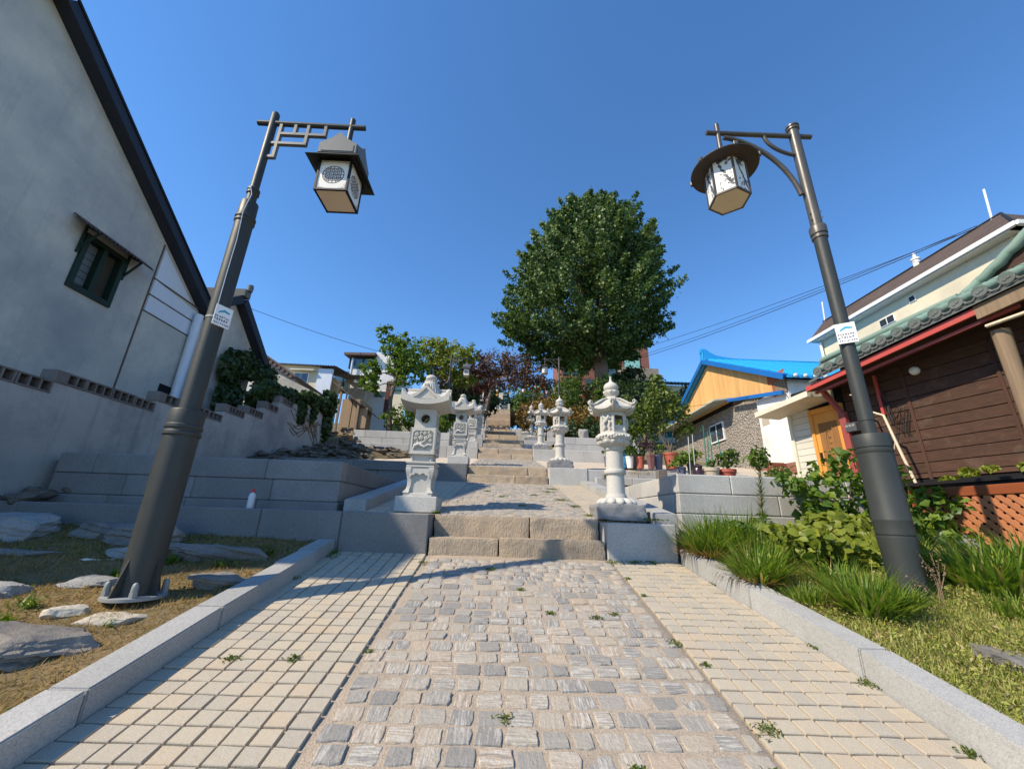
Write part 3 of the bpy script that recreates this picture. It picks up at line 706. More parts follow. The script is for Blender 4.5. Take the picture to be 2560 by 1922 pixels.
# --- transverse granite walls, each block its own piece
def block_wall(name, label, blocks, m, cat='wall', ch=.012, group=None, pname='granite_block'):
    x0,x1,y0,y1,z0,z1 = blocks[0]
    t = thing(name, (x0, y0, z0), label, cat, group)
    for b in blocks:
        g = G(); g.box(*b, ch); part(pname, g, m, t)
    return t
def courses(x0, x1, y0, y1, zs, lens, ax='x', gap=.004, seed=1):
    """courses of blocks with staggered joints; zs = course levels"""
    rr = random.Random(seed); out = []
    for c in range(len(zs)-1):
        a = x0 if ax == 'x' else y0; e = x1 if ax == 'x' else y1; first = True
        while a < e-.01:
            L = lens*rr.uniform(.8,1.2)*(.55 if first and c % 2 else 1); b = min(a+L, e)
            if e-b < lens*.3: b = e
            if ax == 'x': out.append((a+gap/2, b-gap/2, y0, y1, zs[c]+gap/2, zs[c+1]-gap/2))
            else: out.append((x0, x1, a+gap/2, b-gap/2, zs[c]+gap/2, zs[c+1]-gap/2))
            a = b; first = False
    return out
zt0 = ZB[0]+RISE
b = [(-1.83,-.83,4.90,5.30,-.62,zt0)] + [(a,b_-.006,4.90,5.30,-.75,zt0-.002*i) for i,(a,b_) in enumerate(((-2.75,-1.83),(-4.05,-2.75),(-5.5,-4.05),(-7.2,-5.5),(-9.2,-7.2)))]
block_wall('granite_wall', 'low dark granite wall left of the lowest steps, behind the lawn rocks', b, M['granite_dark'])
block_wall('granite_wall', 'single low granite block wall right of the lowest steps', [(1.215,2.02,4.88,5.30,-.62,zt0-.03)], M['granite'])
# left planter behind the low wall
base = courses(-5.85,-2.1,5.42,5.62,[-.05,.135],.95,seed=3) + courses(-5.83,-2.13,5.46,5.66,[.135,.40,.66],1.05,seed=4)
side = courses(-2.33,-2.13,5.67,9.85,[-.05,.40,.66],.9,'y',seed=5)
block_wall('granite_planter', 'two-course grey granite planter wall in the shade behind the low wall', base+side, M['granite_shade'])
g = G(); g.grid(lambda u,v: (-6.0+3.7*u, 5.6+4.3*v, .56+.05*v+.05*fbm((u*4,v*5,2)) + max(0,(v-.25))*.55*max(0,1-u*1.2)), 16, 16); struct('planter_soil', g, M['soil'], smooth=60)
# left landing kerb
st = [kstone(-2.0,-1.72,a,-2.0,-1.72,b_,lambda y: land(0,y),.14,dep=.3) for a,b_ in ((5.36,6.2),(6.2,7.1),(7.1,8.0),(8.0,8.9),(8.9,9.86))]
kerb('granite_kerb', 'granite kerb between the shaded planter and the landing tiles', st, (-1.85,6,land(0,6)))
# right planter
base = courses(2.36,5.4,5.52,5.72,[-.55,-.12,.14,.40,.655],1.5,seed=8)
side = courses(2.36,2.56,5.73,9.3,[-.4,-.05,.14,.40,.655],.85,'y',seed=9)
block_wall('granite_planter', 'sunlit grey granite planter wall with a lantern shadow on its side', base+side, M['granite'])
g = G(); g.grid(lambda u,v: (2.5+5.4*u, 5.65+4.3*v, .60+.3*v*v+.03*fbm((u*5,v*5,2))), 16, 16); struct('planter_soil', g, M['soil_dry'], smooth=60)
st = [kstone(1.86,2.13,a,1.86,2.13,b_,lambda y: land(0,y),.13,dep=.3) for a,b_ in ((5.06,5.75),(5.75,6.5),(6.5,7.3),(7.3,8.1),(8.1,8.9),(8.9,9.86))]
kerb('granite_kerb', 'stepped granite kerb below the sunlit planter and round lantern', st, (2,6,land(0,6)))
# k=1 walls
zt1 = ZB[1]+RISE
b = [(-1.95,-.875,9.9,10.3,.55,zt1)] + [(a,b_-.006,9.9,10.3,.4,zt1) for a,b_ in ((-3.0,-1.95),(-4.2,-3.0),(-5.3,-4.2),(-6.3,-5.3))]
b += [(a,b_-.006,9.86,9.93,zt1-.22,zt1+.006) for a,b_ in ((-3.6,-2.0),(-5.0,-3.6),(-6.3,-5.0))]
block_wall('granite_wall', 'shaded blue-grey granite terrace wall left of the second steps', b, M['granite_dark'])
b = [(1.115,2.05,9.88,10.3,.55,zt1-.02)]+[(a,b_-.006,9.9,10.3,.55,zt1-.04) for a,b_ in ((2.05,3.3),(3.3,4.6),(4.6,6.0))]
block_wall('granite_wall', 'sunlit grey granite terrace wall right of the second steps', b, M['granite'])
b = [(2.15,3.0,9.42,9.6,.6,.98),(3.0,3.9,9.42,9.6,.6,.98),(3.9,4.9,9.42,9.6,.6,.98)]
block_wall('granite_wall', 'small pale granite border between planter and upper terrace', b, M['granite'])
# k=2.. walls
for k in range(2,7):
    zt_ = ZB[k]+RISE; xl, xr_ = SX[k]
    o = ords[k]
    b = [(-6.15 if k == 2 else -4.4,-4.9 if k == 2 else -3.4,YF[k],YF[k]+.4,ZB[k]-.3,zt_),(-4.9 if k == 2 else -3.4,-3.5 if k == 2 else -2.4,YF[k],YF[k]+.4,ZB[k]-.3,zt_),(-3.5 if k == 2 else -2.4,-2.1 if k == 2 else -1.9,YF[k],YF[k]+.4,ZB[k]-.3,zt_),(-2.1 if k == 2 else -1.9,xl-.01,YF[k],YF[k]+.4,ZB[k]-.3,zt_)]
    b = [(p[0],p[1]-.006)+p[2:] for p in b]
    block_wall('granite_wall', f'low granite wall on the left of the {o} steps', b, M['granite'], group='low granite walls beside the steps')
    b = [(xr_+.01,xr_+.9,YF[k],YF[k]+.4,ZB[k]-.3,zt_-.02),(xr_+.906,xr_+1.9,YF[k],YF[k]+.4,ZB[k]-.3,zt_-.02),(xr_+1.906,xr_+2.7,YF[k],YF[k]+.4,ZB[k]-.3,zt_-.02)]
    block_wall('granite_wall', f'low granite wall on the right of the {o} steps', b, M['granite'], group='low granite walls beside the steps')
    if k in (2,3,4):
        x0 = -5.78 if k == 2 else -4.6
        bl = courses(x0,-2.1,YF[k]+.45,YF[k]+.65,[zt_-.1,zt_+.28,zt_+.56],.95,seed=20+k) + courses(-2.3,-2.1,YF[k]+.66,YF[k]+4.4,[zt_-.1,zt_+.28,zt_+.56],.9,'y',seed=30+k)
        block_wall('granite_planter', f'pale two-course planter wall behind the low wall left of the {o} steps', bl, M['granite'])
        bl = courses(2.2,5.2,YF[k]+.45,YF[k]+.65,[zt_-.1,zt_+.28,zt_+.56],.95,seed=40+k) + courses(2.2,2.4,YF[k]+.66,YF[k]+4.4,[zt_-.1,zt_+.28,zt_+.56],.9,'y',seed=50+k)
        block_wall('granite_planter', f'pale two-course planter wall behind the low wall right of the {o} steps', bl, M['granite'])
        for x0_, x1_ in ((x0,-2.2),(2.3,5.2)):
            g = G(); g.grid(lambda u,v: (x0_+(x1_-x0_)*u, YF[k]+.6+4.3*v, zt_+.48+.5*v+.05*fbm((u*4,v*5,k))), 8, 8); struct('planter_soil', g, M['soil'], smooth=60)
for side_, x0_, x1_ in (('left',-14,-2.0),('right',1.95,22)):
    g = G(); g.grid(lambda u,v: (x0_+(x1_-x0_)*u, 18+28*v, (ZB[2]+.9)+ (18+28*v-18)*.255+.25*fbm((u*5,v*9,4))-(3 if v < .01 else 0)), 14, 24); struct('hillside_bank', g, M['ground'], smooth=60)
# ------------------------------------------------------------------ street lamps
def lamp_sign(t, y, x, z, rz, parent):
    """small notice plate strapped to the post, local coordinates"""
    Mx = Matrix.Translation((x,y,z)) @ Matrix.Rotation(rz,4,'Z')
    g = G(); g.box(-.078,.078,-.004,.004,-.105,.105,.002,Mx); pl = part('notice_plate', g, M['white_sign'], parent, world=False)
    g = G(); g.prism([(-.05,.02),(.0,.045),(.05,.04),(.055,.055),(.0,.07),(-.045,.04)],'y',-.0055,-.0045,Mx); part('blue_mark', g, M['sign_blue'], pl, world=False)
    g = G(); rr = random.Random(int(abs(x)*100))
    for row, (zz, hh, x0, x1) in enumerate(((-.012,.020,-.07,.07),(-.042,.022,-.07,.045),(-.078,.017,-.066,-.02),(-.078,.017,-.008,.072))):
        a = x0
        while a < x1-.008:
            w_ = hh*.85
            for q in range(4):
                k = rr.choice('hv'); u = a+rr.uniform(0,w_*.6); v = zz-hh/2+rr.uniform(0,hh*.8)
                if k == 'h': g.box(a, a+w_*.85, -.0056,-.0046, v, v+hh*.16, 0, Mx)
                else: g.box(u, u+w_*.16, -.0056,-.0046, zz-hh/2, zz+hh/2, 0, Mx)
            a += w_*1.12
    part('notice_text', g, M['sign_ink'], pl, world=False)['kind'] = 'stuff'
    return pl
def ringprof(r, z0, z1, b=.01): return [(r-b,z0),(r,z0+b),(r,z1-b),(r-b,z1)]
def square_lamp(loc, label, sign=True):
    t = thing('street_lamp', loc, label, 'street lamp', 'lamp posts along the path')
    m = M['lamp']
    g = G(); g.lathe([(0.2079,0),(0.2079,.022),(0.2017,.026)], 40); part('base_plate', g, M['galv'], t, 40, False)
    for a in (35, 125, 215, 305):
        g = G(); c, s_ = .175*math.cos(R(a)), .175*math.sin(R(a))
        g.lathe([(0.0277,.026),(0.0277,.062)], 6, (c,s_,0)); g.lathe([(0.0231,.062),(0.0239,.085),(0.0223,.105),(0.0169,.121),(0.0077,.129)], 14, (c,s_,0))
        part('capped_bolt', g, M['galv'], t, 35, False)
    for a in (-100, -10, 80, 170):
        g = G(); g.prism([(.115,.026),(.20,.026),(.119,.32),(.108,.32)],'y',-.006,.006, Matrix.Rotation(R(a),4,'Z')); part('base_fin', g, m, t, 0, False)
    g = G(); g.lathe([(0.1278,.026),(0.1294,.6),(0.1294,1.27)], 32); part('lower_column', g, m, t, 40, False)
    g = G(); g.lathe([(0.1294,1.27),(0.1409,1.285),(0.1409,1.31),(0.1324,1.32),(0.1324,1.335),(0.1409,1.345),(0.1409,1.37),(0.1324,1.38),(0.1355,1.5),(0.1309,1.51),(0.0770,1.515)], 32); part('column_cap', g, m, t, 35, False)
    g = G(); g.box(-.012,.012,-.134,-.126,.80,1.2,.003,Matrix.Rotation(R(-52),4,'Z')); part('service_door', g, M['lamp_brown'], t, 0, False)
    g = G(); g.lathe([(0.0824,1.5),(0.0832,2.5),(0.0847,3.58)], 28); part('middle_pole', g, m, t, 40, False)
    g = G(); g.lathe([(0.0847,3.56),(0.0955,3.575),(0.0955,3.595),(0.0878,3.602),(0.0878,3.615),(0.0970,3.622),(0.0970,3.642),(0.0862,3.652),(0.0832,3.83),(0.0770,3.84),(0.0539,3.845)], 28); part('pole_collar', g, m, t, 35, False)
    g = G(); g.lathe([(0.0493,3.84),(0.0493,3.95),(0.0616,3.96),(0.0616,3.98),(0.0539,3.985),(0.0539,3.995),(0.0616,4.0),(0.0616,4.02),(0.0493,4.03)], 24); part('upper_collar', g, m, t, 35, False)
    g = G(); g.lathe([(0.0439,4.02),(0.0431,4.6),(0.0423,5.15),(0.0308,5.17)], 20); part('upper_pole', g, m, t, 40, False)
    g = G(); g.tube([(-.18,0,5.01),(1.08,0,5.0)], .03, 14); part('arm', g, m, t, 40, False)
    g = G(); th = .032
    for a, b in (((.11,-.0),(.11,-.50)),((.28,0),(.28,-.155)),((.43,0),(.43,-.30)),((.63,0),(.63,-.17))):
        g.box(a[0]-th/2,a[0]+th/2,-.022,.022,5.0+b[1]-.0,4.985)
    for x0, x1, z in ((.05,.11,-.50),(.05,.43,-.30),(.11,.43,-.155),(.43,.63,-.155)): g.box(x0-th/2,x1+th/2,-.021,.021,5.0+z-th/2,5.0+z+th/2)
    part('bracket', g, M['lamp_light'], t, 0, False)
    hx = .92
    g = G(); g.tube([(hx,0,4.5),(hx,0,5.12)], .03, 12); part('hanger', g, m, t, 40, False)
    # hood: flared skirt with four gabled plates
    g = G()
    def ring(h, z): return [(hx-h,-h,z),(hx+h,-h,z),(hx+h,h,z),(hx-h,h,z)]
    sk = [ring(.285,4.285),(ring(.19,4.4)),(ring(.19,4.415))]
    g.add(sk[0]+sk[1]+ring(.27,4.285)+ring(.18,4.385), [(0,1,5,4),(1,2,6,5),(2,3,7,6),(3,0,4,7),(1,0,8,9),(2,1,9,10),(3,2,10,11),(0,3,11,8),(9,8,12,13),(10,9,13,14),(11,10,14,15),(8,11,15,12)])
    g.box(hx-.185,hx+.185,-.185,.185,4.385,4.525); hood = part('hood', g, m, t, 0, False)
    for a in range(4):
        Mx = Matrix.Translation((hx,0,0)) @ Matrix.Rotation(a*math.pi/2,4,'Z')
        g = G(); g.prism([(-.205,4.395),(.205,4.395),(.20,4.525),(.14,4.56),(.08,4.6),(.035,4.645),(.0,4.695),(-.035,4.645),(-.08,4.6),(-.14,4.56),(-.20,4.525)],'y',-.205,-.187,Mx)
        pl = part('gable_plate', g, M['lamp_light'], hood, 0, False)
        g = G(); g.prism([(-.175,4.41),(.175,4.41),(.175,4.5),(.03,4.5),(.0,4.485),(-.03,4.5),(-.175,4.5)],'y',-.211,-.2055,Mx); part('inset_panel', g, M['lamp_light'], pl, 0, False)
    # glazed box
    hb = .166; z0 = 3.91; z1 = 4.325
    g = G()
    for sx in (-1,1):
        for sy in (-1,1): g.box(hx+sx*hb-.011,hx+sx*hb+.011,sy*hb-.011,sy*hb+.011,z0,z1)
    for z in (z0, z1-.02):
        for s_ in (-1,1):
            g.box(hx-hb,hx+hb,s_*hb-.010,s_*hb+.010,z,z+.02); g.box(hx+s_*hb-.010,hx+s_*hb+.010,-hb,hb,z+.0005,z+.0195)
    fr = part('lantern_frame', g, M['black'], t, 0, False)
    g = G(); g.box(hx-hb+.004,hx+hb-.004,-hb+.004,hb-.004,z0+.006,z0+.012); part('bottom_panel', g, M['frost_warm'], t, 0, False)
    for a in range(4):
        Mx = Matrix.Translation((hx,0,(z0+z1)/2)) @ Matrix.Rotation(a*math.pi/2,4,'Z')
        g = G(); g.box(-hb+.01,hb-.01,-hb-.003,-hb+.003,-.195,.195,0,Mx); pane = part('frosted_pane', g, M['frost'], t, 0, False)
        g = G(); yq = -hb-.0042; Rr = .118; nn = 28
        for i in range(nn):
            a0 = 2*math.pi*i/nn; a1 = 2*math.pi*(i+1)/nn
            g.add([Mx@Vector((Rr*math.cos(q)*f_, yq, Rr*math.sin(q)*f_)) for q,f_ in ((a0,1),(a1,1),(a1,.93),(a0,.93))], [(0,1,2,3)])
        for u in (-.08,-.04,0,.04,.08):
            h = math.sqrt(Rr*Rr-u*u)*.96
            g.add([Mx@Vector(p) for p in ((u-.004,yq,-h),(u+.004,yq,-h),(u+.004,yq,h),(u-.004,yq,h))],[(0,1,2,3)])
            g.add([Mx@Vector(p) for p in ((-h,yq-.0003,u-.004),(h,yq-.0003,u-.004),(h,yq-.0003,u+.004),(-h,yq-.0003,u+.004))],[(0,1,2,3)])
        for u in (-.06,-.02,.02,.06):
            for v in (-.06,-.02,.02,.06):
                if u*u+v*v < .0085:
                    g.add([Mx@Vector((u+dx,yq-.0006,v+dz)) for dx,dz in ((-.006,-.012),(.012,.004),(.006,.012),(-.012,-.004))],[(0,1,2,3)])
        for sx in (-1,1):
            for sz in (-1,1):
                for (ox,oz,r_) in ((.135,.165,.014),(.108,.172,.010),(.140,.135,.010),(.085,.172,.006),(.145,.112,.006)):
                    for i in range(8):
                        if i == 2: continue
                        a0 = 2*math.pi*i/8; a1 = 2*math.pi*(i+1)/8
                        g.add([Mx@Vector((sx*ox+r_*f_*math.cos(q), yq, sz*oz+r_*f_*math.sin(q))) for q,f_ in ((a0,1),(a1,1),(a1,.7),(a0,.7))],[(0,1,2,3)])
        part('lattice_print', g, M['print'], pane, 0, False)['kind'] = 'stuff'
    if sign:
        lamp_sign(t, -.055, .10, 2.44, R(64), t)
        g = G(); g.lathe([(.087,2.425),(.087,2.445)], 28); part('steel_strap', g, M['galv'], t, 40, False)
        g = G(); g.tube([(.0,-.066,4.03),(.045,-.07,3.9),(.03,-.10,3.66),(.045,-.09,3.3),(.04,-.086,2.9),(.045,-.086,2.46)], .004, 5); part('loose_cable', g, M['pipe_white'], t, 40, False)
    return t
SL = square_lamp((-2.60,3.276,-.615), 'tall grey lamp post with a square caged lantern, on the dry lawn'); SL.scale = (.91,)*3
def hex_lamp(loc, label, sign=True):
    t = thing('street_lamp', loc, label, 'street lamp', 'lamp posts along the path'); m = M['lamp']; m2 = M['lamp_brown']
    g = G(); g.lathe([(0.1177,-.25),(0.1192,.01),(0.1237,.30),(0.1311,.40),(0.1311,.425),(0.1267,.43),(0.1267,.44),(0.1326,.445),(0.1326,.47),(0.1311,.55),(0.1326,.555),(0.1326,.565),(0.1311,.57),(0.1281,1.13)], 32); part('lower_column', g, m, t, 40, False)
    g = G(); g.lathe([(0.1281,1.12),(0.1341,1.13),(0.1341,1.155),(0.1289,1.16),(0.1289,1.17),(0.1348,1.175),(0.1363,1.28),(0.1311,1.29),(0.0596,1.295)], 32); part('column_cap', g, m, t, 35, False)
    g = G(); g.lathe([(0.0536,1.29),(0.0544,1.42),(0.0596,1.425),(0.0611,2.4),(0.0618,3.43)], 26); part('middle_pole', g, m, t, 40, False)
    g = G(); g.lathe([(0.0618,3.42),(0.0745,3.43),(0.0745,3.46),(0.0670,3.465),(0.0670,3.475),(0.0782,3.48),(0.0805,3.56),(0.0730,3.585),(0.0559,3.59)], 26); part('pole_collar', g, m2, t, 35, False)
    g = G(); g.lathe([(0.0559,3.58),(0.0551,4.4),(0.0544,4.98)], 24); part('upper_pole', g, m2, t, 40, False)
    g = G(); g.lathe([(0.0544,4.97),(0.0685,4.98),(0.0685,5.0),(0.0596,5.005),(0.0596,5.015),(0.0700,5.02),(0.0700,5.04),(0.0522,5.05)], 24); part('pole_top', g, m2, t, 35, False)
    for k,(zz,aa) in enumerate(((3.66,20),(3.66,200),(3.74,20),(3.74,200),(3.66,-70),(3.74,-70))):
        g = G(); c,s_ = math.cos(R(aa)), math.sin(R(aa)); g.tube([(c*.045,s_*.045,zz),(c*.075,s_*.075,zz)], .006, 6); part('set_screw', g, m2, t, 30, False)
    g = G(); g.tube([(-1.06,0,4.885),(.20,0,4.895)], .028, 14); part('arm', g, m2, t, 40, False)
    def bez(p0,p1,p2,p3,n): return [tuple(Vector(p0)*(1-u)**3+Vector(p1)*3*u*(1-u)**2+Vector(p2)*3*u*u*(1-u)+Vector(p3)*u**3) for u in [i/n for i in range(n+1)]]
    g = G(); g.tube(bez((-.86,0,4.82),(-.55,0,4.80),(-.16,0,4.50),(-.085,0,4.02),14), .026, 12); part('curved_brace', g, m2, t, 40, False)
    g = G(); g.tube(bez((-.37,0,4.87),(-.36,0,4.74),(-.22,0,4.63),(-.06,0,4.60),10), .021, 10); part('curved_brace', g, m2, t, 40, False)
    hx = -.92
    g = G(); g.tube([(hx,0,4.45),(hx,0,5.02)], .026, 12); part('hanger', g, m2, t, 40, False)
    g = G(); g.lathe([(.35,4.315),(.352,4.325),(.31,4.355),(.21,4.43),(.10,4.50),(.04,4.54)], 36, (hx,0,0)); g.lathe([(.35,4.315),(.21,4.375),(.17,4.375)], 36, (hx,0,0), caps=False); hood = part('hood', g, M['lamp_rust'], t, 40, False)
    for a in range(6):
        Mx = Matrix.Translation((hx,0,0)) @ Matrix.Rotation(R(60*a+20),4,'Z'); g = G(); g.box(.335,.365,-.022,.022,4.305,4.355,.004,Mx); part('rim_tab', g, m2, hood, 0, False)
    r0 = .205; z0 = 3.875; z1 = 4.36; a0 = R(-90-8)
    P = [(hx+r0*math.cos(a0+k*math.pi/3), r0*math.sin(a0+k*math.pi/3)) for k in range(6)]
    g = G()
    for k in range(6):
        g.tube([(P[k][0],P[k][1],z0),(P[k][0],P[k][1],z1)], .014, 4)
        for z in (z0,z1-.02): g.bar((P[k][0],P[k][1],z+.01),(P[(k+1)%6][0],P[(k+1)%6][1],z+.01), .018, .022)
    part('lantern_frame', g, M['lamp_brown'], t, 0, False)
    g = G(); g.prism([(hx+(x-hx)*.965, y*.965) for x,y in P],'z',z0+.004,z0+.01); part('bottom_panel', g, M['frost_warm'], t, 0, False)
    for k in range(6):
        a = Vector((*P[k],0)); b = Vector((*P[(k+1)%6],0)); d = (b-a).normalized(); nrm = Vector((d.y,-d.x,0)); L = (b-a).length
        g = G(); q = [a+d*.012-nrm*.003, b-d*.012-nrm*.003]
        g.hexa([q[0]+Vector((0,0,z0+.02)),q[1]+Vector((0,0,z0+.02)),q[1]+nrm*.005+Vector((0,0,z0+.02)),q[0]+nrm*.005+Vector((0,0,z0+.02))],[q[0]+Vector((0,0,z1-.02)),q[1]+Vector((0,0,z1-.02)),q[1]+nrm*.005+Vector((0,0,z1-.02)),q[0]+nrm*.005+Vector((0,0,z1-.02))])
        pane = part('frosted_pane', g, M['frost'], t, 0, False)
        # ink blossom print
        g = G(); rr = random.Random(k)
        def dab(u, v, s_, asp=1.0, rot=0.0):
            n = 7; c = a+d*u+nrm*.0035+Vector((0,0,z0+v)); pts = []
            for i in range(n):
                q_ = 2*math.pi*i/n; px = s_*math.cos(q_)*asp; pz_ = s_*math.sin(q_)
                pts.append(c+d*(px*math.cos(rot)-pz_*math.sin(rot))+Vector((0,0,px*math.sin(rot)+pz_*math.cos(rot))))
            g.add(pts, [tuple(range(n))])
        bx, bz = L*.85, .05
        for i in range(16): dab(L*(.84-.035*i+rr.uniform(-.02,.02)), .07+.022*i+rr.uniform(-.015,.015), .010+.004*rr.random(), 2.2, R(125+rr.uniform(-25,25)))
        for i in range(20): dab(min(L*.88,max(L*.12,L*(.62+rr.gauss(0,.2)))), min(.46,max(.04,.13+rr.gauss(0,.06))), rr.uniform(.006,.013), 1.2, rr.uniform(0,3))
        for i in range(10): dab(min(L*.88,max(L*.12,L*(.5+rr.gauss(0,.16)))), .40+rr.uniform(-.05,.05), rr.uniform(.010,.02), 1.6, rr.uniform(0,3))
        part('blossom_print', g, M['print_grey'], pane, 0, False)['kind'] = 'stuff'
    if sign:
        lamp_sign(t, -.066, -.04, 2.28, R(-34), t)
        g = G(); g.lathe([(.064,2.27),(.064,2.285)], 26); g.box(.06,.09,-.01,.01,2.268,2.287); part('steel_strap', g, M['galv'], t, 40, False)
    return t
HL = hex_lamp((3.32,3.53,-.47), 'tall grey lamp post with a round hood and hexagonal lantern, in the planted bed')
def copy_lamp(src, loc, label, s_=1.0, skip=()):
    c = copy_tree(src); c.location = loc; c['label'] = label; c.scale = (s_,)*3
    for ch in list(c.children):
        if any(ch.name.startswith(k) for k in ('notice_plate','steel_strap','loose_cable')):
            for gch in list(ch.children): bpy.data.objects.remove(gch)
            bpy.data.objects.remove(ch)
    return c
copy_lamp(SL, (-2.69,18.06,3.07), 'smaller square-lantern lamp post in front of the red maple', .84)
copy_lamp(HL, (2.86,20.6,4.31), 'round-hooded lamp post under the big ginkgo tree', .842)
copy_lamp(HL, (2.65,37,7.75), 'farthest tiny round-hooded lamp post beside the coloured flags')

# ------------------------------------------------------------------ stone lanterns
def square_lantern():
    t = thing('stone_lantern', (0,0,0), '', 'stone lantern', 'square stone lanterns left of the steps'); m = M['lantern']
    g = G(); g.box(-.265,.265,-.25,.25,0,.195,.008); part('base_block', g, M['granite'], t, 0, False)
    g = G(); g.box(-.185,.185,-.185,.185,.195,.235,.006); part('plinth', g, m, t, 0, False)
    g = G(); g.box(-.135,.135,-.135,.135,.235,.56); st = part('stand', g, m, t, 0, False)
    prof = [(.158,.036,.235),(.150,.040,.25),(.138,.022,.285),(.128,.024,.33),(.126,.028,.40),(.135,.032,.46),(.146,.034,.51),(.150,.034,.545),(.146,.034,.565)]
    for sx in (-1,1):
        for sy in (-1,1):
            g = G(); n = 4; vs = []
            for c, h, z in prof:
                for dx,dy in ((-1,-1),(1,-1),(1,1),(-1,1)): vs.append((sx*c+dx*h, sy*c+dy*h, z))
            fs = [(k*4+i,k*4+(i+1)%4,(k+1)*4+(i+1)%4,(k+1)*4+i) for k in range(len(prof)-1) for i in range(4)]+[(3,2,1,0),tuple(range(len(prof)*4-4,len(prof)*4))]
            g.add(vs, fs); part('carved_leg', g, m, t, 50, False)
    for a in range(4):
        Mx = Matrix.Rotation(a*math.pi/2,4,'Z'); g = G()
        g.prism([(-.13,.565),(-.13,.43),(-.10,.465),(-.075,.462),(-.06,.49),(-.03,.485),(0,.465),(.03,.485),(.06,.49),(.075,.462),(.10,.465),(.13,.43),(.13,.565)],'y',-.172,-.134,Mx); part('scalloped_apron', g, m, t, 0, False)
    g = G()
    for (h,z) in ((0,0),): pass
    def sqloft(g, rows):
        vs = []
        for h,z in rows: vs += [(-h,-h,z),(h,-h,z),(h,h,z),(-h,h,z)]
        fs = [(k*4+i,k*4+(i+1)%4,(k+1)*4+(i+1)%4,(k+1)*4+i) for k in range(len(rows)-1) for i in range(4)]+[(3,2,1,0),tuple(range(len(rows)*4-4,len(rows)*4))]
        return g.add(vs, fs)
    sqloft(g, [(.178,.56),(.185,.575),(.172,.592),(.165,.598),(.176,.605),(.190,.615),(.192,.632),(.18,.640)]); part('table_slab', g, m, t, 0, False)
    g = G(); sqloft(g, [(.13,.64),(.126,.655),(.128,.70),(.138,.735)])
    for sx in (-1,1):
        for sy in (-1,1):
            for z in (.66,.69,.72): g.sphere((sx*.125,sy*.125,z), .024, 8, 6)
    part('neck', g, m, t, 0, False)
    # carved cube
    g = G(); h = .158; g.box(-h,h,-h,h,.737,1.094); cube = part('carved_cube', g, m, t, 0, False)
    for a in range(4):
        Mx = Matrix.Rotation(a*math.pi/2,4,'Z'); g = G(); H = .178; w_ = .03; zc = .9155; zz = .1785
        c_ = .022
        # picture-frame rim with notched inner corners
        outer = [(-H,-zz),(H,-zz),(H,zz),(-H,zz)]; iw = H-w_-.012; ih = zz-w_-.012
        inner = [(-iw+c_,-ih),(iw-c_,-ih),(iw-c_,-ih+c_*.6),(iw,-ih+c_),(iw,ih-c_),(iw-c_,ih-c_*.6),(iw-c_,ih),(-iw+c_,ih),(-iw+c_,ih-c_*.6),(-iw,ih-c_),(-iw,-ih+c_),(-iw+c_,-ih+c_*.6)]
        yo = -H; yi = -h-.001
        vs = [(x,yo,zc+z) for x,z in outer]+[(x,yo,zc+z) for x,z in inner]+[(x,yi,zc+z) for x,z in inner]+[(x,yi,zc+z) for x,z in outer]
        fs = [(0,1,5,4),(1,6,5),(1,7,6),(1,8,7),(1,2,9,8) if False else (1,2,8),(2,9,8),(2,10,9),(2,3,11,10),(3,12,11),(3,13,12),(3,14,13),(3,0,14),(0,15,14),(0,4,15)]
        fs += [(4+i,4+(i+1)%12,16+(i+1)%12,16+i) for i in range(12)]
        fs += [(28+i,28+(i+1)%4,(i+1)%4,i) for i in range(4)]
        g.add([Mx@Vector(v) for v in vs], fs); fr = part('panel_frame', g, m, cube, 0, False)
        g = G(); rr = random.Random(5); yb = -h
        def P3(x,z,d): return Mx@Vector((x, yb-d, zc+z))
        g.tube([P3(-.125,-.125,.0),P3(-.10,-.07,.012),P3(-.05,-.045,.016),P3(.02,-.09,.016),P3(.07,-.055,.014),P3(.125,-.06,.004)], [.018,.026,.028,.022,.018,.012], 8)
        g.tube([P3(-.04,-.04,.012),P3(.03,.0,.012),P3(.08,.05,.01),P3(.12,.12,.004)], [.014,.011,.009,.006], 6)
        g.tube([P3(-.06,-.04,.01),P3(-.08,.02,.01),P3(-.05,.07,.01)], [.012,.009,.006], 6)
        for (fx,fz,fr_) in ((-.085,.085,.03),(-.03,.04,.032),(-.10,.03,.025),(.04,.035,.03),(.09,.065,.028),(.02,.10,.026),(-.03,.11,.02),(.10,.005,.024),(.075,.11,.02)):
            for i in range(5):
                q = 2*math.pi*i/5+fx*30
                c3 = P3(fx+fr_*.62*math.cos(q), fz+fr_*.62*math.sin(q), .012); n0 = len(g.v); g.sphere((0,0,0), fr_*.48, 7, 5)
                for j in range(n0,len(g.v)): g.v[j] = tuple(Vector(g.v[j])+c3)
            c3 = P3(fx,fz,.020); n0 = len(g.v); g.sphere((0,0,0), fr_*.3, 7, 5)
            for j in range(n0,len(g.v)): g.v[j] = tuple(Vector(g.v[j])+c3)
        part('blossom_relief', g, m, fr, 60, False)
    # light box with round openings on four faces
    g = G(); hb = .142; z0, z1 = 1.094, 1.36; rc = .062; zc = 1.225; n = 20
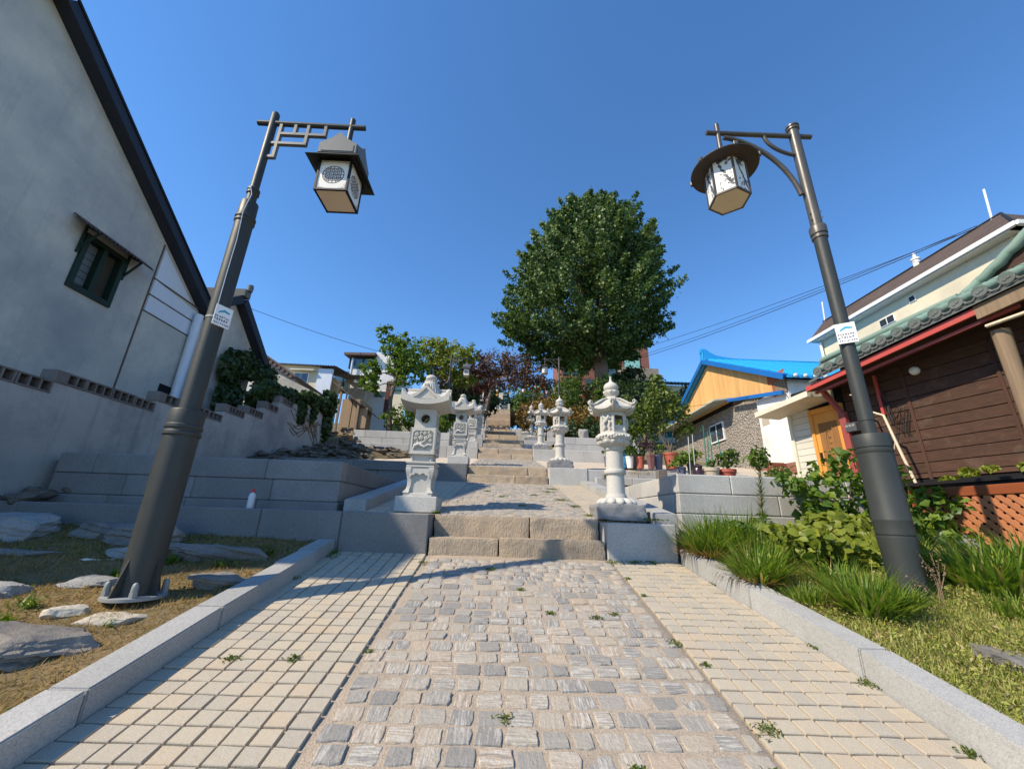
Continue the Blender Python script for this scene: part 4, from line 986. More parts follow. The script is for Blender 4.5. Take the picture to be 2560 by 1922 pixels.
    for a in range(4):
        Mx = Matrix.Rotation(a*math.pi/2,4,'Z'); vs = []
        for i in range(n):
            q = 2*math.pi*i/n; c, s_ = math.cos(q), math.sin(q); k = 1/max(abs(c)/hb, abs(s_)/(z1-zc if s_ > 0 else zc-z0))
            vs.append((rc*c,-hb,zc+rc*s_)); vs.append((k*c,-hb,zc+k*s_)); vs.append((rc*c,-hb+.045,zc+rc*s_))
        # square corners of the face
        fs = []
        for i in range(n):
            j = (i+1)%n; fs.append((3*i+1,3*j+1,3*j,3*i)); fs.append((3*i,3*j,3*j+2,3*i+2))
        g.add([Mx@Vector(v) for v in vs], fs)
        cv = [(hb,z1),(-hb,z1),(-hb,z0),(hb,z0)]
        for (cx_,cz_) in cv:
            b0 = math.atan2(cz_-zc, cx_)%(2*math.pi); i0 = int(b0/(2*math.pi)*n); i1 = (i0+1)%n
            def ep(i):
                q = 2*math.pi*i/n; c, s_ = math.cos(q), math.sin(q); k = 1/max(abs(c)/hb, abs(s_)/(z1-zc if s_ > 0 else zc-z0)); return (k*c,-hb,zc+k*s_)
            g.add([Mx@Vector(v) for v in (ep(i0),(cx_,-hb,cz_),ep(i1))],[(0,1,2)])
    g.box(-hb,hb,-hb,hb,z0-.001,z0+.001)
    lb = part('light_box', g, m, t, 0, False)
    for a in range(4):
        Mx = Matrix.Rotation(a*math.pi/2,4,'Z'); g = G(); vs = []; k_ = 8; ra = .085
        oct_ = [(ra*math.cos(R(22.5+45*i)), ra*math.sin(R(22.5+45*i))) for i in range(8)]; inn = [(x*.84,z*.84) for x,z in oct_]
        vs = [(x,-hb-.008,zc+z) for x,z in oct_]+[(x,-hb-.008,zc+z) for x,z in inn]+[(x,-hb+.001,zc+z) for x,z in oct_]+[(x,-hb+.001,zc+z) for x,z in inn]
        fs = [(i,(i+1)%8,8+(i+1)%8,8+i) for i in range(8)]+[(16+i,16+(i+1)%8,(i+1)%8,i) for i in range(8)]+[(8+i,8+(i+1)%8,24+(i+1)%8,24+i) for i in range(8)]
        g.add([Mx@Vector(v) for v in vs], fs); part('opening_rim', g, m, lb, 0, False)
    # roof
    E_ = .325
    def ez(s_): return 1.388+.065*abs(s_)**2.2        # lower edge of the eave board, s in -1..1
    g = G(); nn = 10
    for a in range(4):
        Mx = Matrix.Rotation(a*math.pi/2,4,'Z'); vs = []
        for i in range(nn+1):
            s_ = -1+2*i/nn; x = s_*E_; zb = ez(s_); ztop = zb+.068+.085*abs(s_)**7; xi = max(-.145,min(.145,x*.5))
            vs += [(x,-E_,zb),(x,-E_,ztop),(x*.90,-E_*.90,ztop),(xi,-.145,1.36),(x*.90,-E_*.9,1.462+.05*abs(s_)**4),(x*.35,-E_*.35,1.60)]
        fs = []
        for i in range(nn):
            a_ = i*6; b_ = (i+1)*6; fs += [(a_,b_,b_+1,a_+1),(a_+1,b_+1,b_+2,a_+2),(b_,a_,a_+3,b_+3),(a_+2,b_+2,b_+4,a_+4),(a_+4,b_+4,b_+5,a_+5)]
        g.add([Mx@Vector(v) for v in vs], fs)
    g.box(-.115,.115,-.115,.115,1.55,1.61)
    roof = part('roof', g, m, t, 40, False)
    for a in range(4):
        Mx = Matrix.Rotation(a*math.pi/2,4,'Z'); g = G()
        g.prism([(-.17,1.475),(.17,1.475),(.10,1.53),(.0,1.625),(-.10,1.53)],'y',-.285,-.10,Mx)
        for s_ in (-1,1):
            poly = [(s_*.225,1.475),(s_*.215,1.505),(s_*.12,1.555),(s_*.045,1.63),(s_*.0,1.672),(s_*.0,1.625),(s_*.03,1.59),(s_*.10,1.52),(s_*.165,1.478)]
            g.prism(poly if s_ > 0 else poly[::-1],'y',-.305,-.09,Mx)
        g.box(-.028,.028,-.31,-.09,1.655,1.69,.004,Mx)
        part('gable', g, m, roof, 0, False)
    g = G(); prof = [(.165,1.60),(.165,1.615),(.150,1.64),(.135,1.68),(.120,1.73),(.105,1.765),(.088,1.79),(.075,1.80)]
    g.lathe(prof, 56, rfun=lambda a, z: 1+.035*math.cos(a*28)*(1 if z < 1.79 else 0)); cap = part('fluted_cap', g, m, t, 60, False)
    g = G()
    for i in range(16): g.sphere((.076*math.cos(i*math.pi/8),.076*math.sin(i*math.pi/8),1.807), .014, 6, 4)
    part('bead_ring', g, m, cap, 60, False)
    g = G(); g.sphere((0,0,1.855), .08, 20, 12, (1,1,.68)); part('finial', g, m, t, 60, False)
    return t
lw = ['nearest','second','third','fourth','fifth']
sq = square_lantern()
LP = [(-1.09,5.56,.045),(-1.16,10.58,1.29),(-1.27,15.5,2.56),(-1.38,20.45,3.83),(-1.52,25.45,5.09)]
for i, p in enumerate(LP):
    o = sq if i == 0 else copy_tree(sq); o.location = p
    o['label'] = f'{lw[i]} square carved stone lantern with gabled roof, left of the steps'
def round_lantern():
    t = thing('stone_lantern', (0,0,0), '', 'stone lantern', 'round stone lanterns right of the steps'); m = M['lantern']
    me = rough_block(-.31,.31,-.26,.26,-.19,0.0, amp=.014, sub=5, bev=.035, seed=3, freq=5); me.materials.append(M['rockbase']); part('base_rock', me, None, t, 0, False)
    g = G(); npet = 12
    g.lathe([(.16,0),(.215,.005),(.225,.03),(.19,.065),(.15,.085),(.14,.09)], 48); 
    for i in range(npet):
        a = 2*math.pi*i/npet; Mx = Matrix.Rotation(a,4,'Z'); n0 = len(g.v); g.sphere((0,0,0), 1, 10, 8)
        for j in range(n0,len(g.v)):
            x,y,z = g.v[j]; g.v[j] = tuple(Mx@Vector((.195+x*.072, y*.052, .04+z*.042-x*.020)))
    part('lotus_base', g, m, t, 60, False)
    g = G(); g.lathe([(.14,.085),(.142,.10),(.135,.115),(.13,.125),(.13,.135),(.118,.14),(.116,.39)], 32)
    g.lathe([(.116,.385),(.136,.392),(.143,.41),(.143,.435),(.136,.452),(.116,.458)], 32)
    g.lathe([(.116,.455),(.112,.70),(.124,.705),(.13,.715),(.13,.745),(.14,.755)], 32); part('column', g, m, t, 50, False)
    H0 = R(-90-12)     # a corner a little left of the front
    g = G(); g.lathe([(.13,.75),(.17,.775),(.205,.81),(.215,.845)], 36)
    for i in range(12):
        Mx = Matrix.Rotation(2*math.pi*(i+.5)/12,4,'Z'); n0 = len(g.v); g.sphere((0,0,0), 1, 10, 8)
        for j in range(n0,len(g.v)):
            x,y,z = g.v[j]; g.v[j] = tuple(Mx@Vector((.178+x*.042+z*.018, y*.044, .803+z*.036)))
    part('lotus_bowl', g, m, t, 60, False)
    g = G(); g.lathe([(.235,.842),(.252,.85),(.252,.90),(.235,.915),(.20,.93)], 6, a0=H0)
    sl_ = part('hexagonal_slab', g, m, t, 0, False)
    g = G()
    for i in range(6):
        a0 = H0+i*math.pi/3; p0 = Vector((math.cos(a0),math.sin(a0),0))*.252; p1 = Vector((math.cos(a0+math.pi/3),math.sin(a0+math.pi/3),0))*.252
        for k in range(5):
            c = p0.lerp(p1,(k+.75)/5.5); g.sphere((c.x,c.y,.873+.008*((k*7+i*3)%3)), .023, 8, 6, (1,1,.9))
    part('cloud_relief', g, m, sl_, 60, False)
    # hexagonal light chamber: corner posts, sill panels, lintels, carved faces
    rb = .172; g = G(); C6 = [Vector((rb*math.cos(H0+i*math.pi/3), rb*math.sin(H0+i*math.pi/3),0)) for i in range(6)]
    for i in range(6): g.tube([C6[i]+Vector((0,0,.925)),C6[i]+Vector((0,0,1.21))], .024, 6)
    for i in range(6):
        a, b = C6[i], C6[(i+1)%6]
        g.bar(a+Vector((0,0,1.195)), b+Vector((0,0,1.195)), .03, .045); g.bar(a+Vector((0,0,.94)), b+Vector((0,0,.94)), .04, .04)
        if i % 2 == 0: g.bar(a+Vector((0,0,.995))-(a+b)*.03, b+Vector((0,0,.995))-(a+b)*.03, .02, .09)
        else: g.bar(a+Vector((0,0,1.07)), b+Vector((0,0,1.07)), .024, .24)
    ch = part('light_chamber', g, m, t, 0, False)
    g = G()
    for i in (1,3,5):
        a, b = C6[i], C6[(i+1)%6]; mid = (a+b)/2; nrm = mid.normalized(); d = (b-a).normalized()
        def Q(u, z, o): return mid+d*u+nrm*o+Vector((0,0,z))
        g.tube([Q(-.05,.97,.02),Q(-.02,1.01,.03),Q(-.045,1.06,.035),Q(.0,1.10,.035),Q(.035,1.15,.03),Q(.01,1.175,.02)], [.018,.024,.022,.026,.02,.012], 7)
        g.tube([Q(.05,.97,.02),Q(.03,1.02,.03),Q(.05,1.07,.03),Q(.02,1.10,.025)], [.016,.02,.018,.012], 7)
        g.sphere(tuple(Q(-.02,1.13,.035)), .025, 8, 6); g.sphere(tuple(Q(-.05,1.155,.02)), .02, 8, 6); g.sphere(tuple(Q(.045,1.13,.02)), .02, 8, 6)
    part('carved_relief', g, m, ch, 60, False)
    g = G(); g.lathe([(.15,1.1),(.15,1.2)], 6, a0=H0); 
    # roof: six concave panels with upturned eaves
    g = G(); nn = 8
    for i in range(6):
        a0 = H0+i*math.pi/3
        def rp(u, r, z, up):
            s_ = 2*u-1; p0 = Vector((math.cos(a0),math.sin(a0),0)); p1 = Vector((math.cos(a0+math.pi/3),math.sin(a0+math.pi/3),0)); p = p0.lerp(p1,u); 
            p *= (1-.05*(1-s_*s_))
            return tuple(p*r+Vector((0,0,z+up*abs(s_)**2.6)))
        rows = [(.172,1.21,0),(.30,1.225,.045),(.325,1.245,.05),(.322,1.275,.05),(.265,1.305,.035),(.20,1.35,.02),(.14,1.40,.012),(.085,1.43,.0)]
        vs = []
        for j in range(nn+1):
            for r_,z_,u_ in rows: vs.append(rp(j/nn, r_, z_, u_))
        k = len(rows); fs = [(j*k+q,(j+1)*k+q,(j+1)*k+q+1,j*k+q+1) for j in range(nn) for q in range(k-1)]
        g.add(vs, fs)
    roof = part('roof', g, m, t, 40, False)
    for i in range(6):
        a0 = H0+i*math.pi/3; d = Vector((math.cos(a0),math.sin(a0),0))
        def S(r_, z_): return d*r_+Vector((0,0,z_))
        g = G(); pts = [S(.09,1.435),(S(.15,1.415)),S(.21,1.375),S(.265,1.335),S(.315,1.318),S(.345,1.325),S(.362,1.35),S(.350,1.373),S(.328,1.37),S(.322,1.35),S(.336,1.341)]
        sd = Vector((-d.y,d.x,0))
        for off in (-.022,0,.022):
            g.tube([p+sd*off for p in pts], [.012,.014,.016,.017,.017,.016,.014,.012,.010,.008,.006], 6)
        g.tube([S(.345,1.325),S(.33,1.28),S(.27,1.245),S(.2,1.225)], [.018,.02,.02,.014], 6)
        part('scroll_rib', g, m, roof, 60, False)
    g = G(); g.lathe([(.088,1.425),(.085,1.445),(.07,1.46),(.075,1.475),(.095,1.495),(.108,1.525),(.110,1.545),(.100,1.555)], 30)
    for i in range(10):
        Mx = Matrix.Rotation(2*math.pi*i/10,4,'Z'); n0 = len(g.v); g.sphere((0,0,0), 1, 8, 6)
        for j in range(n0,len(g.v)):
            x,y,z = g.v[j]; g.v[j] = tuple(Mx@Vector((.098+x*.018+z*.008, y*.024, 1.528+z*.026)))
    part('lotus_cup', g, m, t, 60, False)
    g = G(); g.lathe([(.06,1.55),(.088,1.565),(.102,1.59),(.104,1.615),(.094,1.645),(.072,1.668),(.045,1.684),(.026,1.70),(.018,1.725),(.014,1.76),(.016,1.775),(.018,1.782)], 30); part('onion_finial', g, m, t, 60, False)
    return t
rl = round_lantern()
RP = [(1.50,5.45,.215),(1.46,10.45,1.44),(1.41,15.4,2.70),(1.36,20.35,3.96),(1.36,25.35,5.22)]
for i, p in enumerate(RP):
    o = rl if i == 0 else copy_tree(rl); o.location = p
    o['label'] = f'{lw[i]} round-columned stone lantern with onion finial, right of the steps'
# ------------------------------------------------------------------ left side: houses and yard wall
HX = -8.9
t = thing('gable_house', (HX,5.2,-1), 'big grey plastered house with a steep dark roof edge and awning window', 'house')
prof = [(.35,-2.0),(10.55,-2.0),(10.55,5.35),(5.15,9.12),(.35,6.95)]
wy0, wy1, wz0, wz1 = 7.26, 8.10, 4.22, 5.36
# gable wall built round the window opening
g = G()
def wallq(pts): g.add([(HX,y,z) for y,z in pts], [tuple(range(len(pts)))])
wallq([(.6,-2),(wy0,-2),(wy0,9.12-(wy0-5.15)*.698),(5.15,9.12),(.6,7.06)]); wallq([(wy1,-2),(10.55,-2),(10.55,5.35),(wy1,9.12-(wy1-5.15)*.698)])
wallq([(wy0,-2),(wy1,-2),(wy1,wz0),(wy0,wz0)]); wallq([(wy0,wz1),(wy1,wz1),(wy1,9.12-(wy1-5.15)*.698),(wy0,9.12-(wy0-5.15)*.698)])
g.add([(HX,.6,-2),(HX-7,.6,-2),(HX-7,.6,7.06),(HX,.6,7.06)],[(0,1,2,3)]); g.add([(HX,10.55,-2),(HX-7,10.55,-2),(HX-7,10.55,5.35),(HX,10.55,5.35)],[(3,2,1,0)])
for p in (((wy0,wz0),(wy1,wz0)),((wy1,wz0),(wy1,wz1)),((wy1,wz1),(wy0,wz1)),((wy0,wz1),(wy0,wz0))):
    g.add([(HX,*p[0]),(HX,*p[1]),(HX-.16,*p[1]),(HX-.16,*p[0])],[(0,1,2,3)])
part('wall', g, M['wall_grey'], t)
g = G()   # roof slabs with a deep dark verge
def slab(y0,z0,y1,z1,th,xa,xb):
    d = Vector((0,y1-y0,z1-z0)).normalized(); nrm = Vector((0,-d.z,d.y)); nrm = nrm if nrm.z > 0 else -nrm
    a = Vector((xa,y0,z0)); b = Vector((xa,y1,z1)); c = Vector((xb,y1,z1)); e = Vector((xb,y0,z0))
    g.hexa([a,b,c,e],[a+nrm*th,b+nrm*th,c+nrm*th,e+nrm*th])
slab(5.15,9.10,10.72,5.21,.30,HX+.30,HX-7.2); slab(5.15,9.10,.42,6.95,.30,HX+.30,HX-7.2); roof = part('roof', g, M['roof_navy'], t)
g = G(); 
def bead(y0,z0,y1,z1,o): g.bar((HX+.315,y0,z0+o),(HX+.315,y1,z1+o),.03,.05)
bead(5.15,9.40,10.85,5.42,.0); part('verge_trim', g, M['black'], roof)
wn = part('window', G().box(HX-.15,HX-.13,wy0,wy1,wz0,wz1), M['dark'], t)
g = G(); f_ = .05
g.box(HX-.13,HX+.05,wy0-.05,wy0+f_,wz0-.06,wz1+.05); g.box(HX-.13,HX+.05,wy1-f_,wy1+.05,wz0-.06,wz1+.05); g.box(HX-.13,HX+.05,wy0+f_,wy1-f_,wz0-.06,wz0+.05); g.box(HX-.13,HX+.05,wy0+f_,wy1-f_,wz1-.05,wz1+.05); g.box(HX-.12,HX+.03,(wy0+wy1)/2-.05,(wy0+wy1)/2+.05,wz0+.05,wz1-.05)
part('frame', g, M['green_paint'], wn)
part('pane', G().box(HX-.12,HX-.115,wy0+f_,(wy0+wy1)/2-.05,wz0+.05,wz1-.05), M['blind'], wn); part('pane', G().box(HX-.12,HX-.115,(wy0+wy1)/2+.05,wy1-f_,wz0+.05,wz1-.05), M['curtain'], wn)
g = G()
for i in range(6): g.box(HX-.114,HX-.108,wy0+f_,(wy0+wy1)/2-.05,wz0+.14+i*.15,wz0+.15+i*.15)
part('louvre_line', g, M['black'], wn)
aw = thing('window_awning', (HX,7.7,5.4), 'small corrugated awning on green brackets over the grey house window', 'awning')
def corr(u, v, y0=6.86, y1=8.46):
    y = y0+(y1-y0)*u; return (HX+.02+.38*v, y, 5.62-.26*v+.022*math.sin(u*math.pi*2*18))
g = G(); g.grid(corr, 114, 3); n0 = len(g.v); g.grid(lambda u,v: tuple(Vector(corr(u,v))-Vector((0,0,.012))), 114, 3); part('corrugated_sheet', g, M['roof_rust'], aw)
for y in (7.16,8.18):
    g = G(); g.bar((HX+.03,y,4.98),(HX+.34,y,5.36),.035); g.bar((HX+.03,y,4.9),(HX+.03,y,5.56),.04); g.bar((HX+.03,y,5.52),(HX+.36,y,5.36),.035); part('bracket', g, M['green_paint'], aw)
# boarded corner panels and drain pipe
def ylin(z): return 9.0+.0*z
pts = [(8.90,2.1),(8.98,4.55),(8.98,6.42)]
g = G(); g.box(HX+.002,HX+.02,8.92,10.5,2.0,4.52); part('plaster_panel', g, M['wall_grey'], t)
for z0_, z1_ in ((4.56,4.98),(5.0,5.42)):
    g = G(); g.prism([(8.96,z0_),(10.45,z0_),(min(10.45,10.5),z1_ if z1_ < 5.3 else 5.3),(8.96,z1_)],'x',HX+.002,HX+.018); part('sheet_panel', g, M['pipe_white'], t)
g = G(); g.prism([(8.96,5.44),(10.2,5.44),(8.96,6.3)],'x',HX+.002,HX+.018); part('sheet_panel', g, M['pipe_white'], t)
g = G(); g.box(HX+.003,HX+.022,8.885,8.915,2.0,6.4)
for z_ in (4.54,4.99,5.43): g.box(HX+.003,HX+.03,8.92,10.5,z_-.016,z_+.016)
part('panel_battens', g, M['roof_rust'], t)
g = G(); g.box(HX+.02,HX+.05,10.0,10.35,2.78,3.02); part('utility_box', g, M['dark'], t)
g = G(); g.tube([(HX+.14,10.42,5.2),(HX+.14,10.42,-.5)], .11, 14); part('drain_pipe', g, M['pipe_white'], t, 40)
# second gable house behind
H2 = -8.95
t = thing('gable_house', (H2,12,-1), 'smaller grey gable house with ivy at its corner', 'house')
g = G(); g.prism([(10.75,-1.5),(13.45,-1.5),(13.45,5.12),(11.85,6.45),(10.75,5.6)],'x',H2-6,H2); part('wall', g, M['wall_grey'], t)
g = G(); slab(11.85,6.42,13.95,4.72,.26,H2+.30,H2-6); slab(11.85,6.42,10.5,5.35,.26,H2+.30,H2-6); r_ = part('roof', g, M['roof_navy'], t)
g = G(); g.box(H2-6,H2+.34,11.70,12.0,6.62,6.86); g.tube([(H2+.36,11.85,6.84),(H2+.38,11.85,6.98),(H2+.36,11.85,7.05)],.09,10); part('ridge_tile', g, M['tile_grey'], r_, 40)
g = G(); g.box(H2+.004,H2+.012,12.5,12.54,2,4.1); g.box(H2+.004,H2+.012,12.54,13.1,4.06,4.1); part('panel_line', g, M['roof_rust'], t)
t2 = thing('ridge_ornament', (HX+.1,10.75,5.5), 'grey end tile on a low ridge between the two grey houses', 'roof tile')
g = G(); g.box(HX-.4,HX+.35,10.62,10.95,5.42,5.62,.03); part('ridge_body', g, M['tile_grey'], t2); g = G(); g.tube([(HX+.2,10.8,5.6),(HX+.32,10.8,5.74),(HX+.28,10.8,5.85)],[.10,.08,.05],10); part('end_tile', g, M['tile_grey'], t2, 40)

# yard wall with hollow block coping
WX = -6.0
segs = [(-1.0,1.9,.92),(1.9,3.55,1.22),(3.55,5.21,1.38),(5.21,6.82,1.54),(6.82,8.49,1.74),(8.49,9.17,1.99),(9.17,9.85,2.14),(9.85,10.44,2.44),(10.44,11.13,2.76)]
t = thing('yard_wall', (WX,5,0), 'long stained plaster yard wall stepping uphill with hollow block coping', 'wall')
for y0, y1, z in segs:
    part('wall_panel', G().box(WX-.2,WX,y0,y1,-1.8,z), M['wall_yard'], t)
g = G(); g.prism([(11.13,-1),(13.15,-1),(13.15,3.25),(12.3,3.35),(11.13,3.15)],'x',WX-.2,WX); part('wall_panel', g, M['wall_yard'], t)
def hollow(L, nh):
    g = G(); h = .165; d = .2; w_ = .022
    g.box(-d,0.012,0,L,0,w_); g.box(-d,.012,0,L,h-w_,h)
    for i in range(nh+1):
        y = i*(L-w_)/nh; g.box(-d,.012,y,y+w_,w_,h-w_)
    g.box(-d*.7,-d*.7+.01,0,L,w_,h-w_)
    return g.mesh('hollow_block', M['block'])
HB3 = hollow(.40,3)
for y0, y1, z in segs:
    n = max(1, round((y1-y0)/.405)); L = (y1-y0)/n
    for i in range(n):
        o = part('hollow_block', HB3, None, t); o.location = (WX, y0+i*L+.004, z+.003); o.scale = (1,(L-.012)/.40,random.uniform(.96,1.03)); o.rotation_euler = (0,0,R(random.uniform(-1.5,1.5)))
    o = part('end_block', G().box(WX-.205,WX+.013,y0-.02,y0+.15,z+.0,z+.175,.01), M['block'], t)
# rubble heap and loose stones at the foot of the wall
def rubble(name, label, n, fx, seed, m=None):
    rr = random.Random(seed); t = thing(name, fx(0.5,0.5), label, 'rubble')
    ms = [rock_mesh(1,.8,.6,seed+i,m or M['rock'],amp=.4,sub=1) for i in range(5)]
    for i in range(n):
        u, v = rr.random(), rr.random(); o = link(bpy.data.objects.new('stone', rr.choice(ms))); s_ = rr.uniform(.05,.14)
        o.parent = t; o.location = Vector(fx(u,v))-t.location; o.scale = (s_*rr.uniform(.8,1.5),s_,s_*.8); o.rotation_euler = (rr.uniform(-.3,.3),rr.uniform(-.3,.3),rr.uniform(0,6))
    return t
rh = rubble('rubble_heap', 'dark heap of broken stone between yard wall and shaded terrace', 190, lambda u,v: (-5.9+3.2*u*(.35+.65*v), 9.6+4.9*v, 1.0+.24*(4.9*v)+.28*(1-u)), 3, M['rubble'])
g = G(); g.grid(lambda u,v: (-6.0+3.3*u*(.35+.65*v), 9.6+5.2*v, .93+.24*(5.2*v)+.26*(1-u)+.05*fbm((u*6,v*9,1))), 14, 18); part('earth', g, M['soil'], rh, 60)
rubble('rubble_heap', 'loose rubble at the foot of the yard wall beside the planter end', 40, lambda u,v: (-6.0+.45*u, 4.9+.9*v, .02+.25*v), 4, M['rubble'])
rubble('rubble_heap', 'rough stone footing under the old lean-to shed', 60, lambda u,v: (-5.95+1.0*u, 13.2+2.2*v, 2.1+1.0*(1-u)*(.4+.6*v)), 9, M['rubble'])

# --- houses further up on the left
t = thing('gable_house', (-11,16.5,2), 'small white gable behind the ivy with a brown rusty roof edge', 'house')
g = G(); g.prism([(-12.2,2),(-9.0,2),(-9.0,5.4),(-10.9,6.55),(-12.2,5.9)],'y',16.5,20); part('wall', g, M['wall_white'], t)
g = G(); g.hexa([(-11.0,16.2,6.62),(-8.9,16.2,5.3),(-8.9,20,5.3),(-11.0,20,6.62)],[(-11.0,16.2,6.78),(-8.9,16.2,5.46),(-8.9,20,5.46),(-11.0,20,6.78)])
for i in range(9): g.box(-10.6+i*.19,-10.6+i*.19+.12,16.05,16.2,6.28-i*.122,6.40-i*.122)
part('roof', g, M['roof_rust'], t)
part('yard_parapet', G().hexa([(-9.35,14.4,3.0),(-6.9,14.4,3.0),(-6.9,14.6,3.0),(-9.35,14.6,3.0)],[(-9.35,14.4,5.25),(-6.9,14.4,4.15),(-6.9,14.6,4.15),(-9.35,14.6,5.25)]), M['wall_grey'], t)
t = thing('cream_house', (-11,21,4), 'low cream house with a corrugated roof and open sliding window', 'house')
g = G(); g.box(-13,-10.30,21,24,4,7.70); part('wall', g, M['wall_cream'], t)
g = G(); g.grid(lambda u,v: (-13.2+3.9*u, 20.7+3.0*v, 7.66-.05*u+.42*v+.03*math.sin(u*math.pi*2*26)), 120, 2); part('roof', g, M['roof_asb'], t)
g = G(); g.grid(lambda u,v: (-9.7+2.1*u, 21.2+2.2*v, 7.30+.45*v+.03*math.sin(u*math.pi*2*13)), 60, 2); part('roof_extension', g, M['roof_asb'], t)
wn = part('window', G().box(-11.62,-10.80,20.97,21.0,6.60,7.24), M['plastic_white'], t)
part('pane', G().box(-11.57,-11.22,20.955,20.968,6.64,7.2), M['glass_blue'], wn); part('pane', G().box(-11.19,-10.85,20.955,20.968,6.64,7.2), M['glass'], wn)
part('window_hood', G().box(-11.75,-10.45,20.7,21.0,7.32,7.37), M['soffit'], t)
part('lean_panel', G().box(-10.29,-9.5,20.9,21.0,5.4,7.5), M['pipe_white'], t)
t = thing('white_building', (-8.5,24,4), 'white building with a dark glazed top room and brick column', 'building')
g = G(); g.box(-9.7,-7.10,24,27,4.4,8.66); part('wall', g, M['wall_white'], t); g = G(); g.prism([(-8.35,8.66),(-7.10,8.66),(-7.10,9.55),(-8.35,9.9)],'y',24,27); part('wall_top', g, M['wall_white'], t)
gl = part('glazed_room', G().box(-9.95,-8.36,24.0,26,8.67,9.40), M['glass_blue'], t)
g = G()
for x in (-9.98,-9.15,-8.40): g.box(x,x+.06,23.95,24.0,8.66,9.42)
part('mullion', g, M['black'], gl)
g = G(); g.hexa([(-10.25,23.6,9.46),(-8.3,23.6,9.5),(-8.3,26.2,9.7),(-10.25,26.2,9.7)],[(-10.25,23.6,9.62),(-8.3,23.6,9.66),(-8.3,26.2,9.86),(-10.25,26.2,9.86)]); part('roof', g, M['roof_rust'], t)
wn = part('window', G().box(-8.16,-7.42,23.97,24.0,6.82,7.28), M['plastic_white'], t); part('pane', G().box(-8.12,-7.82,23.955,23.968,6.86,7.24), M['glass_blue'], wn); part('pane', G().box(-7.79,-7.46,23.955,23.968,6.86,7.24), M['glass_blue'], wn)
part('brick_column', G().box(-7.42,-7.02,23.9,24.0,5.9,7.9), M['brick_dark'], t)
sg = part('side_glazing', G().box(-10.85,-9.72,24.2,24.3,7.1,8.55), M['glass_blue'], t); part('mullion', G().box(-10.3,-10.25,24.15,24.2,7.1,8.55), M['black'], sg)
g = G(); g.tube([(-9.72,23.8,9.3),(-9.72,23.8,4.8)],.05,8); part('drain_pipe', g, M['pipe_white'], t, 40)
g = G(); g.tube([(-6.95,23.7,8.0),(-6.95,23.7,4.5)],.09,10); part('downpipe', g, M['stake_grey'], t, 40)
g = G(); g.box(-9.4,-8.2,23.2,23.9,7.4,7.5); g.bar((-9.3,23.3,6.6),(-8.9,23.3,7.4),.05); g.bar((-8.4,23.3,6.4),(-8.4,23.3,7.4),.05); g.box(-9.7,-9.2,23.2,23.6,7.5,7.9); part('balcony', g, M['plastic_white'], t)
t = thing('cream_gate', (-5.9,21,4.6), 'cream ribbed sheet wall behind the nearest square lantern', 'fence')
for i in range(9):
    part('ribbed_panel', G().box(-6.25+i*.085,-6.25+i*.085+.078,21,21.05,4.55,6.42,.006), M['cream_panel'], t)
part('coping', G().box(-6.3,-5.4,20.9,21.2,6.43,6.52), M['tile_teal'], t)
t = thing('lean_to_shed', (-6.2,16,3.2), 'weathered lean-to shed with a tilted sheet roof and old doors', 'shed')
part('wall', G().box(-6.75,-5.95,16.2,17.6,3.0,4.5), M['bare_wood'], t)
g = G(); g.hexa([(-7.0,15.6,5.02),(-5.75,15.6,4.12),(-5.75,17.8,4.12),(-7.0,17.8,5.02)],[(-7.0,15.6,5.07),(-5.75,15.6,4.17),(-5.75,17.8,4.17),(-7.0,17.8,5.07)]); part('roof', g, M['roof_rust'], t)
for x in (-6.62,-6.28):
    part('door', G().box(x,x+.3,16.14,16.19,3.3,4.5), M['bare_wood'], t)
for x in (-6.72,-5.95): part('post', G().box(x,x+.08,15.75,15.83,3.0,4.4 if x > -6.5 else 4.9), M['bare_wood'], t)
part('side_screen', G().box(-5.95,-5.66,16.15,16.2,3.3,4.15), M['bare_wood'], t)
# ------------------------------------------------------------------ right side: brown plank house
def frame(px, py, ux, uy): return Matrix(((ux,-uy,0,px),(uy,ux,0,py),(0,0,1,0),(0,0,0,1)))   # local x along the wall, local y inwards
MB = frame(7.4, 9.8, .195, -.981)
def lpart(name, g, m, parent, Mx, smooth=0): g.xf(Mx); return part(name, g, m, parent, smooth)
t = thing('plank_house', (7.9,7.5,.4), 'dark brown plank house with green tiled eaves and red fascia', 'house')
lpart('wall', G().box(-.05,7.0,.03,4.5,.2,3.3), M['dark'], t, MB)
zs = [.72,.95,1.042,1.234,1.436,1.64,1.834,2.029,2.256,2.485,2.714,2.94,3.15]
us = [1.27,2.49,3.83,5.2,6.6]
for i in range(1,len(zs)-1):
    for j in range(4):
        a = R(random.uniform(-.12,.12)); g = G(); g.box(us[j]+.004,us[j+1]-.004,-.012-.006*random.random(),.03,zs[i]+.007,zs[i+1]-.005,.004); lpart('plank', g, M['plank_brown'], t, MB)
for u in us[1:]:
    lpart('batten', G().box(u-.025,u+.025,-.035,-.013,.9,3.1,.004), M['batten'], t, MB)
lpart('sill_board', G().box(1.27,6.6,-.05,.03,.60,.93,.006), M['dark'], t, MB)
lpart('eave_wall', G().box(1.35,6.9,-.01,.05,3.15,3.8), M['plank_brown'], t, MB)
def ez_(u): return 2.97+.118*(u-1.13)
g = G(); g.hexa([(1.10,-.80,ez_(1.1)-.015),(4.18,-.80,ez_(4.18)-.015),(4.18,-.77,ez_(4.18)-.015),(1.10,-.77,ez_(1.1)-.015)],[(1.10,-.80,ez_(1.1)+.10),(4.18,-.80,ez_(4.18)+.10),(4.18,-.77,ez_(4.18)+.10),(1.10,-.77,ez_(1.1)+.10)]); lpart('fascia', g, M['red_paint'], t, MB)
